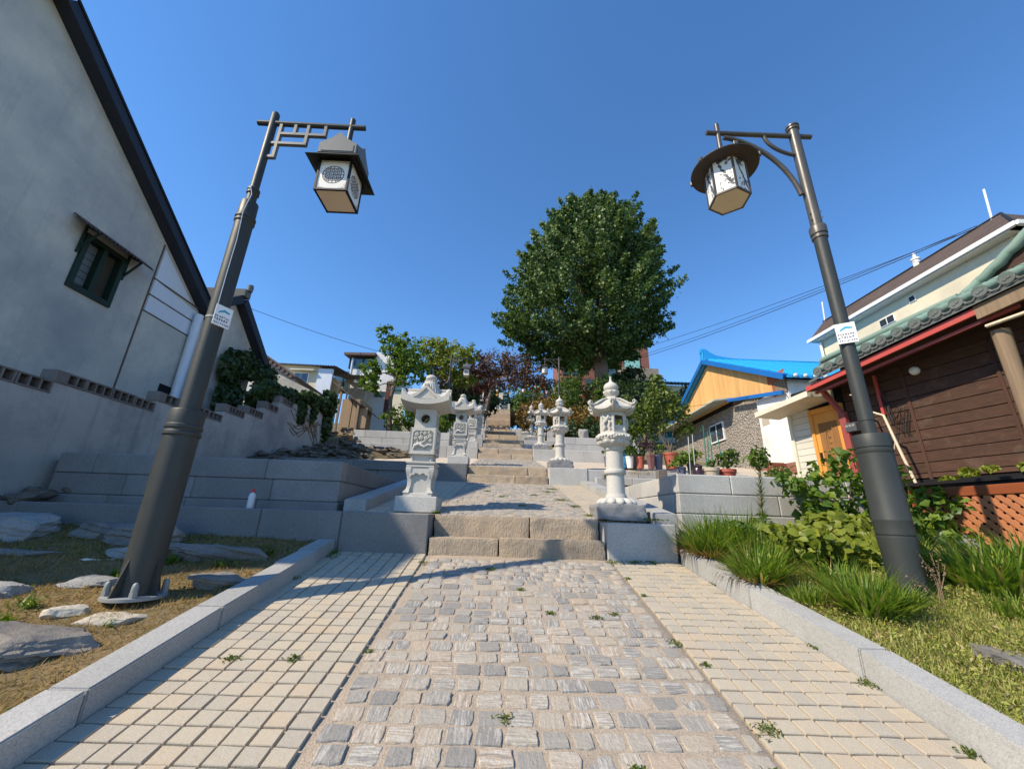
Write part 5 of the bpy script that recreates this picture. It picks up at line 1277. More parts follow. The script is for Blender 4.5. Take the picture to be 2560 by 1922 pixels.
g = G(); g.hexa([(1.1,-.765,ez_(1.1)-.02),(5.6,-.765,ez_(5.6)-.02),(5.6,.02,ez_(5.6)+.12),(1.1,.02,ez_(1.1)+.12)],[(1.1,-.765,ez_(1.1)+.02),(5.6,-.765,ez_(5.6)+.02),(5.6,.02,ez_(5.6)+.16),(1.1,.02,ez_(1.1)+.16)]); lpart('soffit', g, M['plank_brown'], t, MB)
g = G(); g.hexa([(4.18,-.80,ez_(4.18)-.1),(6.8,-.80,ez_(6.8)-.1),(6.8,-.76,ez_(6.8)-.1),(4.18,-.76,ez_(4.18)-.1)],[(4.18,-.80,ez_(4.18)+.12),(6.8,-.80,ez_(6.8)+.12),(6.8,-.76,ez_(6.8)+.12),(4.18,-.76,ez_(4.18)+.12)]); lpart('fascia_board', g, M['bare_wood'], t, MB)
g = G(); g.bar((1.2,-.66,2.9),(4.6,-.66,3.27),.05,.05); lpart('gutter_pole', g, M['red_dull'], t, MB)
# roof deck + tile rows
rf = lpart('roof', G().hexa([(1.25,-.86,ez_(1.25)+.12),(6.8,-.86,ez_(6.8)+.12),(6.8,.35,ez_(6.8)+.74),(1.0,.35,ez_(1.0)+.74)],[(1.25,-.86,ez_(1.25)+.16),(6.8,-.86,ez_(6.8)+.16),(6.8,.35,ez_(6.8)+.78),(1.0,.35,ez_(1.0)+.78)]), M['tile_grey'], t, MB)
du = [1.52,1.78,2.05,2.31,2.585,2.862,3.149,3.44,3.751,4.045,4.36,4.68,5.0,5.33,5.67,6.0]
for k, u in enumerate(du):
    z0 = ez_(u)+.27
    for sgm in range(3):
        a = sgm/3; b = (sgm+1)/3
        g = G(); g.tube([(u,-.88+1.18*a,z0+.60*a+.008*sgm),(u,-.88+1.18*b,z0+.60*b+.004)], [.085,.078], 12); lpart('ridge_tile', g, M['tile_green'], rf, MB, 40)
    g = G(); Md = Matrix.Translation((u,-.885,z0)) @ Matrix.Rotation(R(90),4,'X'); n0 = 0
    g.lathe([(.10,-.02),(.10,.012),(.085,.016),(.082,.008),(.01,.008)], 20); g.lathe([(.03,.006),(.03,.018)], 10, (.022,.012,0)); g.lathe([(.026,.006),(.026,.018)], 10, (-.024,-.014,0)); g.xf(Md); lpart('end_disc', g, M['tile_grey'], rf, MB, 40)
    if k < len(du)-1:
        um = (u+du[k+1])/2; g = G(); g.tube([(um-.08,-.87,z0-.03),(um-.04,-.87,z0-.07),(um+.04,-.87,z0-.07),(um+.08,-.87,z0-.03)], .022, 6); lpart('pan_tile', g, M['tile_grey'], rf, MB, 40)
for r_ in range(4):
    g = G(); z = .74+.055*r_
    g.bar((.85-.03*r_,.05+.05*r_,ez_(.85)+z),(3.6,.05+.05*r_,ez_(3.6)+z-.10),.16-.02*r_,.045); lpart('ridge_course', g, M['tile_grey'], rf, MB)
g = G(); g.tube([(.85,.15,ez_(.85)+.98),(3.6,.15,ez_(3.6)+.86)], .07, 12); lpart('ridge_cap', g, M['tile_green'], rf, MB, 40)
hp = [(3.45,.0,3.93),(3.8,.0,4.08),(4.175,.0,4.29),(4.664,.0,4.62),(5.2,.05,5.05),(5.9,.1,5.6),(6.6,.15,6.15)]
for k in range(len(hp)-1):
    a = Vector(hp[k]); b = Vector(hp[k+1]); n_ = 2
    for q in range(n_):
        p0 = a.lerp(b,q/n_); p1 = a.lerp(b,(q+1)/n_+.04); g = G(); g.tube([p0,p0.lerp(p1,.5)-Vector((0,0,.03)),p1], [.075,.085,.075], 10); lpart('hip_tile', g, M['tile_green'], rf, MB, 40)
g = G(); g.prism([(3.5,3.85),(6.6,3.85),(6.6,6.1),(5.2,5.0),(4.2,4.25)],'y',.05,.12); lpart('gable_board', g, M['plank_brown'], t, MB)
# posts, pillar, meter, lamp, sticks
g = G(); g.tube([(4.24,-.5,3.05),(4.21,-.5,1.9),(4.18,-.5,.4)], [.11,.095,.10], 10); lpart('log_post', g, M['bare_wood'], t, MB, 40)
g = G(); g.tube([(4.2,-.7,3.11),(5.4,-.7,3.14)], .028, 8); lpart('bamboo_pole', g, M['stick'], t, MB, 40)
g = G(); g.bar((1.24,-.09,.5),(1.24,-.09,2.5),.14,.10); g.bar((1.24,-.09,2.45),(1.10,-.40,3.1),.11,.08); lpart('red_pillar', g, M['red_dull'], t, MB)
g = G(); g.bar((2.03,-.06,2.25),(2.03,-.06,3.1),.05,.05); lpart('red_post', g, M['red_paint'], t, MB)
mt = lpart('meter_box', G().box(1.27,1.5,-.16,-.01,2.02,2.22,.01), M['pot_dark'], t, MB)
for i in range(3): lpart('meter_dial', G().box(1.29+.07*i,1.34+.07*i,-.166,-.161,2.13,2.18), M['galv'], mt, MB)
g = G(); g.lathe([(.02,-.03),(.075,-.03),(.085,.0),(.07,.05),(.04,.075)], 16); g.xf(Matrix.Translation((2.74,-.05,2.955)) @ Matrix.Rotation(R(90),4,'X')); lpart('wall_light', g, M['plastic_white'], t, MB, 50)
rr = random.Random(3); g = G()
for i in range(7):
    u0 = 2.05+.1*rr.random(); g.tube([(u0,-.06,2.3+.5*rr.random()),(u0+.12*rr.random(),-.1,2.1),(u0+.15+.2*rr.random(),-.08,1.9+.8*rr.random()),(u0+.25*rr.random(),-.06,1.6+.4*rr.random())],.006,5)
lpart('cable_tangle', g, M['wire'], t, MB, 40)
st_ = thing('leaning_stick', (7.3,7.3,.6), 'pale bare branch leaning against the brown planks', 'stick')
g = G(); g.tube([(1.75,-.45,2.72),(1.98,-.5,2.62),(2.05,-.55,2.30),(2.38,-.60,2.108),(2.5,-.62,1.45),(2.62,-.60,.70)], [.014,.018,.02,.022,.024,.024], 8); g.tube([(2.47,-.62,1.6),(2.36,-.66,1.2)], .008, 6); lpart('stick', g, M['stick'], st_, MB, 40)
# entrance
t = thing('entrance_porch', (7.3,9.4,.5), 'beige sided porch with an orange carved wooden door', 'porch')
lpart('wall', G().box(-.14,.40,.0,.3,.4,2.8), M['dark'], t, MB)
for i in range(14): lpart('siding_board', G().box(-.12,.38,-.014,.0,.62+i*.155,.62+i*.155+.148,.003), M['siding'], t, MB)
lpart('corner_post', G().box(-.20,-.12,-.06,.06,.5,2.75,.004), M['soffit'], t, MB)
dr = lpart('door', G().box(.46,1.12,-.03,.02,.55,2.62,.004), M['door_wood'], t, MB)
lpart('door_frame', G().box(.38,.46,-.06,.03,.5,2.74,.004).box(1.12,1.20,-.06,.03,.5,2.74,.004).box(.46,1.12,-.06,.03,2.62,2.74,.004), M['door_wood'], t, MB)
pn = lpart('carved_panel', G().box(.56,1.02,-.036,-.031,.95,2.38,.003), M['door_carved'], dr, MB)
g = G(); g.tube([(.70,-.04,1.2),(.70,-.04,2.05),(.74,-.04,2.15),(.79,-.04,2.18),(.84,-.04,2.15),(.88,-.04,2.05),(.88,-.04,1.2),(.70,-.04,1.2)], .014, 6)
for i in range(7): g.sphere((.79,-.04,1.28+i*.125), .038, 8, 6, (1,.3,1)); 
lpart('carving', g, M['door_carved'], pn, MB, 50)
g = G(); g.box(.49,.53,-.07,-.03,1.45,1.7,.004); g.bar((.51,-.08,1.55),(.62,-.08,1.55),.02); lpart('door_handle', g, M['black'], dr, MB)
lpart('canopy', G().hexa([(-.5,-.75,2.72),(1.06,-.75,2.86),(1.06,.0,2.86),(-.5,.0,2.72)],[(-.5,-.75,2.85),(1.06,-.75,2.99),(1.06,.0,3.12),(-.5,.0,2.98)]), M['soffit'], t, MB)
# lattice fence
LX = 5.52
t = thing('lattice_fence', (LX,4.6,-.2), 'orange wooden lattice fence with a red-brown top rail beside the grass', 'fence')
part('top_rail', G().box(LX-.03,LX+.03,2.9,5.5,.425,.535,.006), M['rail_wood'], t); part('bottom_rail', G().box(LX-.02,LX+.03,2.9,5.5,-.36,-.28,.006), M['rail_wood'], t)
for y in (2.95,5.45): part('post', G().box(LX-.03,LX+.04,y-.04,y+.04,-.6,.424,.006), M['rail_wood'], t)
zb, ztp = -.30, .425; Hh = ztp-zb
for lay_, sg_ in ((0,1),(1,-1)):
    y = 2.9-Hh if sg_ > 0 else 2.9
    ye = 5.5 if sg_ > 0 else 5.5+Hh
    while y < ye:
        # 45-degree slat from (y,zb) going up; clipped to the frame
        a0 = (y, zb); a1 = (y+Hh, ztp) if sg_ > 0 else (y-Hh, ztp)
        def clip(p, q):
            (y0,z0),(y1,z1) = p,q
            for lim in (2.92,5.48):
                if (y0-lim)*(y1-lim) < 0:
                    s_ = (lim-y0)/(y1-y0); pt = (lim, z0+(z1-z0)*s_)
                    if (y0 < 2.92 or y0 > 5.48): y0,z0 = pt
                    else: y1,z1 = pt
            return (y0,z0),(y1,z1)
        c0, c1 = clip(a0,a1); my = (c0[0]+c1[0])/2
        if 2.92 <= my <= 5.48 and abs(c0[0]-c1[0]) > .03:
            g = G(); xx = LX-.012+.014*lay_; g.bar((xx,*c0),(xx,*c1),.012,.042,up=(1,0,0)); 
            g2 = G(); g2.bar((xx,*c0),(xx,*c1),.052,.011,up=(1,0,0)); part('slat', g2, M['lattice'], t)
        y += .115
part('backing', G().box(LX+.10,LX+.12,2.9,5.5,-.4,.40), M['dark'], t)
tr = thing('gutter_trough', (6.4,5.6,.5), 'black trough above the lattice fence below the brown planks', 'trough')
g = G(); g.bar((6.25,6.9,.58),(6.75,3.9,.60),.22,.16); part('trough', g, M['black'], tr); g = G(); g.bar((6.12,6.8,.68),(6.62,3.9,.70),.04,.04); part('rim', g, M['black'], tr)

# ------------------------------------------------------------------ blue-roofed house
MG = frame(8.8, 16.23, 0, -1)
t = thing('blue_roof_house', (8.8,16.2,1.4), 'blue tiled house with a honey-coloured board gable', 'house')
uL, uR, zA, zE = -4.4, 4.44, 6.72, 4.50
def rake(u): return zA+(zE-zA)*(u/uL if u < 0 else u/uR)
lpart('wall', G().box(uL+.1,2.84,.08,6,1.0,4.6), M['wall_pebble'], t, MG); lpart('white_wall', G().box(2.844,uR-.05,.0,6,.8,4.2), M['wall_white'], t, MG)
g = G(); g.prism([(uL,4.46),(uR,4.46),(uR,zE),(0,zA),(uL,zE)],'y',.03,7); lpart('gable_wall', g, M['dark'], t, MG)
u = uL+.02
while u < uR-.62:
    wd = .165; a, b = u, u+wd-.008; z0 = 4.62 if u < 1.5 else 4.60-(u-1.5)*.2
    pts = [(a,z0),(b,z0),(b,max(z0+.01,rake(b)-.02)),(a,max(z0+.01,rake(a)-.02))]
    if a < 0 < b: pts = [(a,z0),(b,z0),(b,rake(b)-.02),(0,zA-.02),(a,rake(a)-.02)]
    g = G(); g.prism(pts,'y',-.012-.004*random.random(),.028); lpart('gable_board', g, M['gable_wood'], t, MG); u += wd
lpart('corner_trim', G().box(uR-.80,uR,-.03,.028,4.52,4.80).box(uR-.62,uR-.50,-.03,.028,4.05,4.52), M['trim_wood'], t, MG)
lpart('corner_panel', G().box(uR-.50,uR,-.02,.028,4.05,4.52), M['bare_wood'], t, MG)
for a, b in (((uL-.3,rake(uL-.3)),(0,zA)),((0,zA),(uR+.3,rake(uR+.3)))):
    g = G(); g.bar((a[0],-.26,a[1]+.05),(b[0],-.26,b[1]+.05),.05,.13); g.bar((a[0],-.20,a[1]+.14),(b[0],-.20,b[1]+.14),.16,.05); lpart('verge_board', g, M['blue_dark'], t, MG)
for a, b in (((uL-.35,rake(uL-.35)),(0,zA)),((0,zA),(uR+.35,rake(uR+.35)))):
    g = G(); g.hexa([(a[0],-.15,a[1]+.06),(b[0],-.15,b[1]+.06),(b[0],8.5,b[1]+.06),(a[0],8.5,a[1]+.06)],[(a[0],-.15,a[1]+.13),(b[0],-.15,b[1]+.13),(b[0],8.5,b[1]+.13),(a[0],8.5,a[1]+.13)]); rf = lpart('roof_slope', g, M['blue'], t, MG)
ue = uR+.38; zr0 = rake(uR+.38)+.15
for i in range(27):
    v = .05+i*.31; pts = []
    for k in range(15):
        q = k/14; pts.append(Vector((ue*q,v,zA+.15+(zr0-zA-.15)*q+(.03 if k % 2 else 0))))
    g = G(); g.tube(pts, .085, 8); lpart('tile_rib', g, M['blue'], rf, MG, 60)
    if i < 14:
        g = G(); g.sphere((ue+.02,v,zr0-.01), .065, 10, 8); lpart('rib_cap', g, M['silver'], rf, MG, 60)
for k in range(9):
    g = G(); f0 = (k+1)/10; zz = zA+.15+(zr0-zA-.15)*f0; g.bar((f0*ue,-.1,zz),(f0*ue,8.4,zz),.05,.03); lpart('tile_course', g, M['blue'], rf, MG)
rg = lpart('ridge', G().box(-.12,.12,-.2,8.5,zA+.10,zA+.25,.02), M['blue'], t, MG)
g = G(); g.prism([(-.22,zA+.2),(1.5,zA+.22),(.85,zA+.28),(.35,zA+.36),(.10,zA+.50),(-.05,zA+.62),(-.22,zA+.66)],'x',-.11,.11); lpart('ridge_horn', g, M['blue'], rg, MG)
g = G(); g.lathe([(.12,-.02),(.12,.02)],14); g.xf(Matrix.Translation((0,-.24,zA+.56)) @ Matrix.Rotation(R(90),4,'X')); g.box(-.12,.12,-.26,-.21,zA+.10,zA+.5,.01); lpart('end_tile', g, M['blue'], rg, MG)
wn = lpart('window', G().box(-.62,.47,.02,.075,3.28,4.04), M['plastic_white'], t, MG); lpart('pane', G().box(-.56,-.11,.012,.019,3.34,3.98), M['glass'], wn, MG); lpart('pane', G().box(-.04,.41,.012,.019,3.34,3.98), M['glass'], wn, MG)
g = G(); g.hexa([(-4.6,-.75,4.50),(1.45,-.75,4.58),(1.45,.0,4.70),(-4.6,.0,4.62)],[(-4.6,-.75,4.56),(1.45,-.75,4.64),(1.45,.0,4.76),(-4.6,.0,4.68)]); lpart('lean_canopy', g, M['stake_grey'], t, MG)
g = G(); g.bar((1.5,-.22,4.60),(4.4,-.12,4.03),.10,.12); lpart('gutter', g, M['blue_dark'], t, MG)
lpart('brick_base', G().box(1.4,uR+.1,-.25,-.02,.8,1.85), M['brick'], t, MG)
lpart('wall_plaque', G().box(2.98,3.36,-.012,.0,3.26,3.52,.004), M['pot_beige'], t, MG)
lpart('side_wall', G().box(uR-.045,uR+.0,.02,6,.8,4.5), M['wall_white'], t, MG)
fp = thing('sheet_fence', (8.4,12.4,1.2), 'grey corrugated sheets leaning below the white stucco wall', 'fence')
for i in range(8): lpart('sheet', G().box(2.0+i*.28,2.25+i*.28,-.42,-.40,.9,1.72-.05*(i%2),.004), M['stake_grey'], fp, MG)

# ------------------------------------------------------------------ big cream building with brown shingles
t = thing('cream_building', (13,12,3), 'large cream building with a brown shingle roof behind the plank house', 'building')
part('wall', G().hexa([(13,8.4,.5),(20,8.4,.5),(20,15,.5),(13,15,.5)],[(13,8.4,7.45),(20,8.4,7.45),(20,15,7.45),(13,15,7.45)]), M['wall_cream'], t)
g = G(); g.add([(12.72,8.05,7.42),(12.72,15.2,7.42),(15.1,17.0,9.3),(15.1,9.75,9.3),(12.72,8.05,7.54),(12.72,15.2,7.54),(15.1,17.0,9.42),(15.1,9.75,9.42)],[(0,1,2,3),(7,6,5,4),(0,4,5,1),(1,5,6,2),(3,2,6,7),(0,3,7,4)]); rf = part('roof_slope', g, M['shingle'], t)
g = G(); g.add([(12.72,8.05,7.42),(15.1,9.75,9.42),(20.3,8.05,7.42),(12.72,8.05,7.54)],[(0,2,1),(3,2,1)]); g.add([(15.1,9.75,9.42),(15.1,17,9.42),(20.3,17,7.4),(20.3,8.05,7.4)],[(0,1,2,3)]); part('hip_slope', g, M['shingle'], t)
g = G(); g.bar((12.68,8.0,7.47),(12.68,15.25,7.47),.10,.12); g.bar((12.68,8.0,7.47),(20.3,8.0,7.47),.1,.12); part('gutter', g, M['plastic_white'], t)
part('soffit', G().box(12.7,13.0,8.2,15.1,7.36,7.40), M['soffit'], t)
g = G(); g.tube([(12.9,14.9,7.3),(12.9,14.9,3)],.05,8); part('drain_pipe', g, M['plastic_white'], t, 40)
g = G(); g.tube([(15.1,9.9,9.42),(15.1,9.75,9.42),(12.7,8.05,7.56)],.04,6); g.tube([(15.1,9.75,9.44),(15.1,17,9.44)],.04,6); part('ridge_cable', g, M['wire'], t, 40)
wn = part('window', G().box(12.97,13.0,11.80,12.36,6.70,6.98,.004), M['plastic_white'], t); part('pane', G().box(12.955,12.968,11.83,12.06,6.73,6.95), M['glass'], wn); part('pane', G().box(12.955,12.968,12.10,12.33,6.73,6.95), M['glass'], wn)
wn = part('window', G().box(12.97,13.0,11.0,11.22,7.02,7.24,.004), M['plastic_white'], t); part('pane', G().box(12.955,12.968,11.03,11.19,7.05,7.21), M['glass'], wn)
g = G(); g.lathe([(.11,9.35),(.11,9.6),(.14,9.62),(.14,9.68),(.05,9.74),(.05,9.9)],14,(15.1,12.4,0)); part('roof_vent', g, M['plastic_white'], t, 40)
for (y,z0,z1) in ((10.0,9.4,10.5),(16.9,9.4,10.4)):
    g = G(); g.tube([(15.1,y,z0),(15.1,y-.1,z1)],.03,6); part('lightning_rod', g, M['plastic_white'], t, 40)

# ------------------------------------------------------------------ buildings behind the trees
t = thing('teal_roof_house', (11.5,26,6), 'low house with a teal tiled roof behind the potted trees', 'house')
part('wall', G().box(8.6,13.8,26.3,30,5,9.15), M['wall_cream'], t)
g = G(); g.grid(lambda u,v: (8.2+6.0*u, 25.7+2.6*v, 9.18+.75*v+.05*math.sin(u*math.pi*2*24)), 144, 6); part('roof', g, M['tile_teal'], t, 50)
for i in range(3): 
    wn = part('window', G().box(9.0+i*1.5,10.0+i*1.5,26.24,26.3,7.6,8.4), M['plastic_white'], t); part('pane', G().box(9.05+i*1.5,9.95+i*1.5,26.22,26.235,7.65,8.35), M['glass'], wn)
t = thing('brick_building', (8,34,8), 'red brick building with tall blue windows behind the ginkgo trunk', 'building')
part('wall', G().box(4.9,13.0,34,40,7,15.6), M['brick'], t)
for (x0,x1,z0,z1,m) in ((5.30,6.50,10.75,12.1,'glass_blue'),(5.1,6.4,12.5,14.6,'glass_blue'),(7.11,7.8,11.1,12.1,'glass_blue'),(10.7,12.1,13.2,15.0,'glass_mint'),(8.5,9.9,12.0,14.5,'glass_blue')):
    wn = part('window', G().box(x0-.06,x1+.06,33.95,34.0,z0-.06,z1+.06), M['pot_dark'], t)
    part('pane', G().box(x0,x1,33.92,33.945,z0,(z0+z1)/2-.03), M[m], wn); part('pane', G().box(x0,x1,33.92,33.945,(z0+z1)/2+.03,z1), M[m], wn)
part('band', G().box(4.8,7.3,33.4,34,10.3,10.5), M['wall_cream'], t)
g = G(); g.prism([(6.6,9.6),(9.4,9.6),(9.4,10.9),(8.0,11.2),(6.6,10.35)],'y',32.6,33.9); part('annexe', g, M['clay'], t)
part('lower_wall', G().box(4.9,8.6,33.2,33.9,7,10.2), M['brick_dark'], t)
part('grey_wall', G().box(10.0,13.4,33.0,33.8,9,13.0), M['wall_pebble'], t)
# ------------------------------------------------------------------ trees and shrubs
def clump_pts(c, r, n, shell=.55):
    """points through an ellipsoid, denser towards its surface, with uneven lumps"""
    d = unit(rng.normal(size=(n,3))); rad = (shell + (1-shell)*rng.random((n,1)))**.8
    ph = rng.random(6)*6.3
    lump = 1 + .16*np.sin(d[:,:1]*5+ph[0])*np.sin(d[:,1:2]*5+ph[1]) + .12*np.sin(d[:,2:]*7+ph[2])*np.sin(d[:,:1]*8+ph[3])
    return np.asarray(c) + d*rad*lump*np.asarray(r), d
def foliage(clumps, size, dens=1.0, up=.35, aspect=.62, shell=.55, sub=0, subr=.3):
    V = []
    for c, r, n in clumps:
        n = int(n*dens)
        if sub:
            k = max(3, n//sub); cc, dd = clump_pts(c, r, k, shell)
            own = rng.integers(0, k, n); off = rng.normal(size=(n,3))*subr*np.mean(r)*.55
            P = cc[own]+off; D = unit(dd[own]*.6+off/np.maximum(1e-6,np.linalg.norm(off,axis=1,keepdims=True))*.6)
        else: P, D = clump_pts(c, r, n, shell)
        V.append(leaf_cloud(P, size, D, up=up, aspect=aspect))
    return merge(V)
def limbs(g, base, top, r0, targets, r1=.03, n=8):
    base = Vector(base); top = Vector(top)
    mid = base.lerp(top,.5)+Vector((random.uniform(-.06,.06),random.uniform(-.06,.06),0))*(top-base).length
    g.tube([base,base.lerp(mid,.3),mid,top], [r0*1.25,r0,r0*.86,r0*.65], 12)
    for tg in targets:
        tg = Vector(tg); a = mid.lerp(top, random.uniform(.3,1.0)); m_ = a.lerp(tg,.5)+Vector((0,0,.12*(tg-a).length))
        g.tube([a,m_,tg], [r0*.45,r0*.26,r1], n)
def tree(name, label, cat, base, top, r0, clumps, lm, size, bark='bark', dens=1.0, group=None, **k):
    t = thing(name, base, label, cat, group)
    g = G(); limbs(g, base, top, r0, [tuple(np.asarray(c)*.9+np.asarray(top)*.1) for c,_,_ in clumps], r1=r0*.12); part('trunk', g, M[bark], t, 50)
    V, F = foliage(clumps, size, dens, **k); part('crown', np_mesh('crown', V, F, M[lm]), None, t)
    return t
# the ginkgo: leafy sprays pointing out and up from a broad egg-shaped crown
gx, gy = 6.1, 24.0
env = [(9.6,1.8,5.3),(10.6,3.8,5.1),(12.2,5.0,4.9),(13.8,5.3,5.0),(15.4,5.0,5.3),(17.0,4.5,5.5),(18.6,3.9,5.7),(20.0,3.2,5.8),(21.2,2.3,5.9),(22.0,1.0,5.9)]
ez = [e[0] for e in env]
def er(z): return np.interp(z, ez, [e[1] for e in env]), np.interp(z, ez, [e[2] for e in env])
t = thing('ginkgo_tree', (gx,gy,5.6), 'tall dark green ginkgo tree with a huge ragged crown above the steps', 'tree')
g = G(); tk = [(gx+.05,gy,4.6),(gx,gy,6.2),(gx-.05,gy,8.5),(gx-.1,gy,10.8)]
g.tube(tk, [.62,.48,.43,.46], 16)
for dx, dy, dz in ((-1.1,-.3,3.2),(1.0,.2,3.4),(.1,-.8,4.5),(-2.2,.5,2.2),(2.4,-.4,2.4),(.3,.9,6)):
    g.tube([(gx-.1,gy,10.3),(gx-.1+dx*.45,gy+dy*.5,10.8+dz*.4),(gx+dx,gy+dy,10.8+dz),(gx+dx*1.5,gy+dy*1.4,10.8+dz*1.9)], [.30,.22,.15,.06], 9)
part('trunk', g, M['bark_red'], t, 50)
LV = []; g = G()
nsp = 760
for i in range(nsp):
    z = 9.7+12.2*rng.random()**.92; rr_, cx = er(z); a = rng.random()*2*math.pi
    inner = .35+.6*rng.random()**.5
    tipk = (1.0+.10*rng.normal())*(1.0+.16*rng.random() if rng.random() < .3 else 1.0)
    d = np.array([math.cos(a), math.sin(a), 0.0]); up_ = .15+.75*max(0,(z-11)/10)+.2*rng.random() - (.35 if z < 11 else 0)
    tip = np.array([cx, gy, z])+d*rr_*tipk; ln = 1.1+1.1*rng.random()
    dirv = unit(d+np.array([0,0,up_])); b0 = tip - dirv*ln
    n = 175; u = rng.random(n)**.75; P = b0 + dirv*(ln*u)[:,None] + rng.normal(size=(n,3))*(.27*(1.05-.85*u))[:,None]
    LV.append(leaf_cloud(P, .155, unit(P-np.array([cx,gy,z-.6])), up=.35, aspect=.85, out_w=.45))
    if i % 4 == 0: g.tube([tuple(b0-dirv*1.2), tuple(b0+dirv*ln*.8)], [.035,.012], 4)
for i in range(110):     # inner mass
    z = 10.3+10*rng.random(); rr_, cx = er(z); a = rng.random()*6.28; c = np.array([cx,gy,z])+np.array([math.cos(a),math.sin(a),0])*rr_*.66*rng.random()**.6
    P, D = clump_pts(c, (1.2,1.2,1.0), 110, .3); LV.append(leaf_cloud(P, .26, D))
V, F = merge(LV); cr = part('crown', np_mesh('crown', V, F, M['leaf_ginkgo']), None, t); tw = part('twigs', g, M['bark'], t, 40); tw['kind'] = 'stuff'

tree('small_tree', 'lime green tree hanging over the white building', 'tree', (-4.95,17.2,3.4), (-4.9,17.2,6.2), .10,
  [((-4.7,17.1,7.0),(.9,.8,.75),900),((-5.6,17.0,7.9),(.42,.4,.36),170),((-5.3,17.1,7.35),(.6,.5,.45),380),((-4.6,17.2,7.9),(.28,.3,.2),60),((-6.0,16.9,5.9),(.52,.5,.62),560),((-5.9,16.9,5.2),(.3,.3,.4),200),((-4.3,17.2,6.1),(.85,.7,.6),800),((-4.9,17.3,6.5),(.7,.7,.6),500)], 'leaf_lime', .15, sub=22, subr=.28)
tree('small_tree', 'yellow-green tree between the lime tree and the dark red maples', 'tree', (-3.9,19.4,4.0), (-3.6,19.4,6.9), .11,
  [((-3.7,19.3,8.1),(.95,.9,.65),1100),((-2.6,19.3,8.0),(.8,.8,.6),850),((-4.5,19.3,7.5),(.75,.7,.6),650),((-3.0,19.3,7.3),(1.2,.9,.6),1000),((-1.9,19.3,7.9),(.5,.5,.4),300),((-3.6,19.3,8.6),(.45,.4,.3),260),((-2.4,19.3,6.6),(.8,.7,.5),500)], 'leaf_yellow', .15, sub=22, subr=.28)
tree('maple_tree', 'dark red maple beside the far square-lantern lamp post', 'tree', (-2.6,21.8,4.5), (-2.4,21.8,7.2), .12,
  [((-3.6,21.7,7.9),(.8,.8,.7),700),((-2.0,21.8,8.4),(.75,.8,.75),800),((-1.3,21.8,7.6),(.7,.7,.8),600),((-2.7,21.5,7.0),(1.3,.8,.65),900),((-3.9,21.4,6.3),(.8,.7,.6),500),((-1.7,21.6,6.4),(.9,.7,.6),600)], 'leaf_red', .14, sub=22, subr=.28)
tree('maple_tree', 'bronze-brown maple arching over the top of the steps', 'tree', (-1.5,25.8,5.6), (-.8,25.6,9.0), .14,
  [((-.6,25.4,9.9),(1.2,1.2,.9),1500),((.6,25.4,9.7),(1.2,1.2,.9),1400),((-1.3,25.4,9.2),(.8,1,.8),800),((1.5,25.2,9.0),(1.2,1.2,.7),1000),((.3,25.4,8.7),(1.7,1.2,.55),1300),((-.4,25.0,8.2),(.35,.4,.28),120),((2.4,25.4,8.6),(1.0,1,.6),600)], 'leaf_brown', .14, sub=24, subr=.26)
def shrub(name, label, base, clumps, lm, size, cat='shrub', group=None, **k):
    t = thing(name, base, label, cat, group); g = G()
    for c, r, _ in clumps: g.tube([base, tuple(Vector(base).lerp(Vector(c),.6)+Vector((.05,.03,0))), c], [.03,.022,.01], 5)
    part('stems', g, M['bark'], t, 40); V, F = foliage(clumps, size, **k); part('foliage', np_mesh('foliage', V, F, M[lm]), None, t); return t
shrub('rusty_shrub', 'rust and gold coloured shrub behind the round lanterns', (2.2,20.9,4.4), [((2.3,20.8,5.5),(1.0,.8,.75),1900),((1.4,20.7,5.2),(.7,.7,.6),900),((3.0,20.8,5.3),(.6,.6,.55),700),((1.05,20.4,4.9),(.4,.4,.45),420),((1.25,20.3,4.5),(.4,.4,.3),300)], 'leaf_rust', .11, sub=20, subr=.25)
shrub('hedge', 'olive hedge behind the second round lantern and standing rock', (3.4,17.5,2.9), [((3.0,17.2,4.0),(.65,.6,.75),1000),((3.7,17.3,4.1),(.7,.6,.75),1100),((4.4,17.4,3.9),(.6,.6,.7),800),((2.5,17.1,3.6),(.4,.5,.5),400)], 'leaf_rust', .10, sub=20, subr=.25)
shrub('hedge', 'dark green hedge low behind the standing rock', (3.6,16.6,2.9), [((2.9,16.6,3.5),(.7,.5,.5),900),((3.9,16.6,3.6),(.8,.5,.6),1200),((4.8,16.8,3.6),(.7,.5,.6),900)], 'leaf_dark', .11, sub=20, subr=.25)
shrub('dark_bush', 'tall dark green bush under the ginkgo, left of its trunk', (3.9,22.5,4.9), [((3.7,22.4,7.0),(.9,.8,1.1),1300),((4.1,22.4,8.3),(.5,.5,.9),600),((3.4,22.3,5.9),(1.0,.8,.7),900)], 'leaf_mid', .14, sub=22, subr=.25)
shrub('dark_bush', 'bright green bush climbing the foot of the ginkgo trunk', (5.6,21.5,4.9), [((5.4,21.5,7.4),(.6,.5,.8),700),((5.8,21.5,6.3),(.9,.6,.9),1000),((5.1,21.4,5.7),(.7,.6,.6),700)], 'leaf_mid', .15, sub=22, subr=.25)
shrub('dark_bush', 'dark bush between the nearest round lantern and the potted trees', (6.3,20.5,4.4), [((6.2,20.5,6.0),(1.0,.8,1.2),1300),((7.4,20.6,6.4),(1.0,.8,1.2),1300),((5.2,20.3,5.0),(1.0,.8,.8),1000),((8.4,20.7,6.0),(.9,.8,1.3),1000)], 'leaf_dark', .15, sub=22, subr=.25)
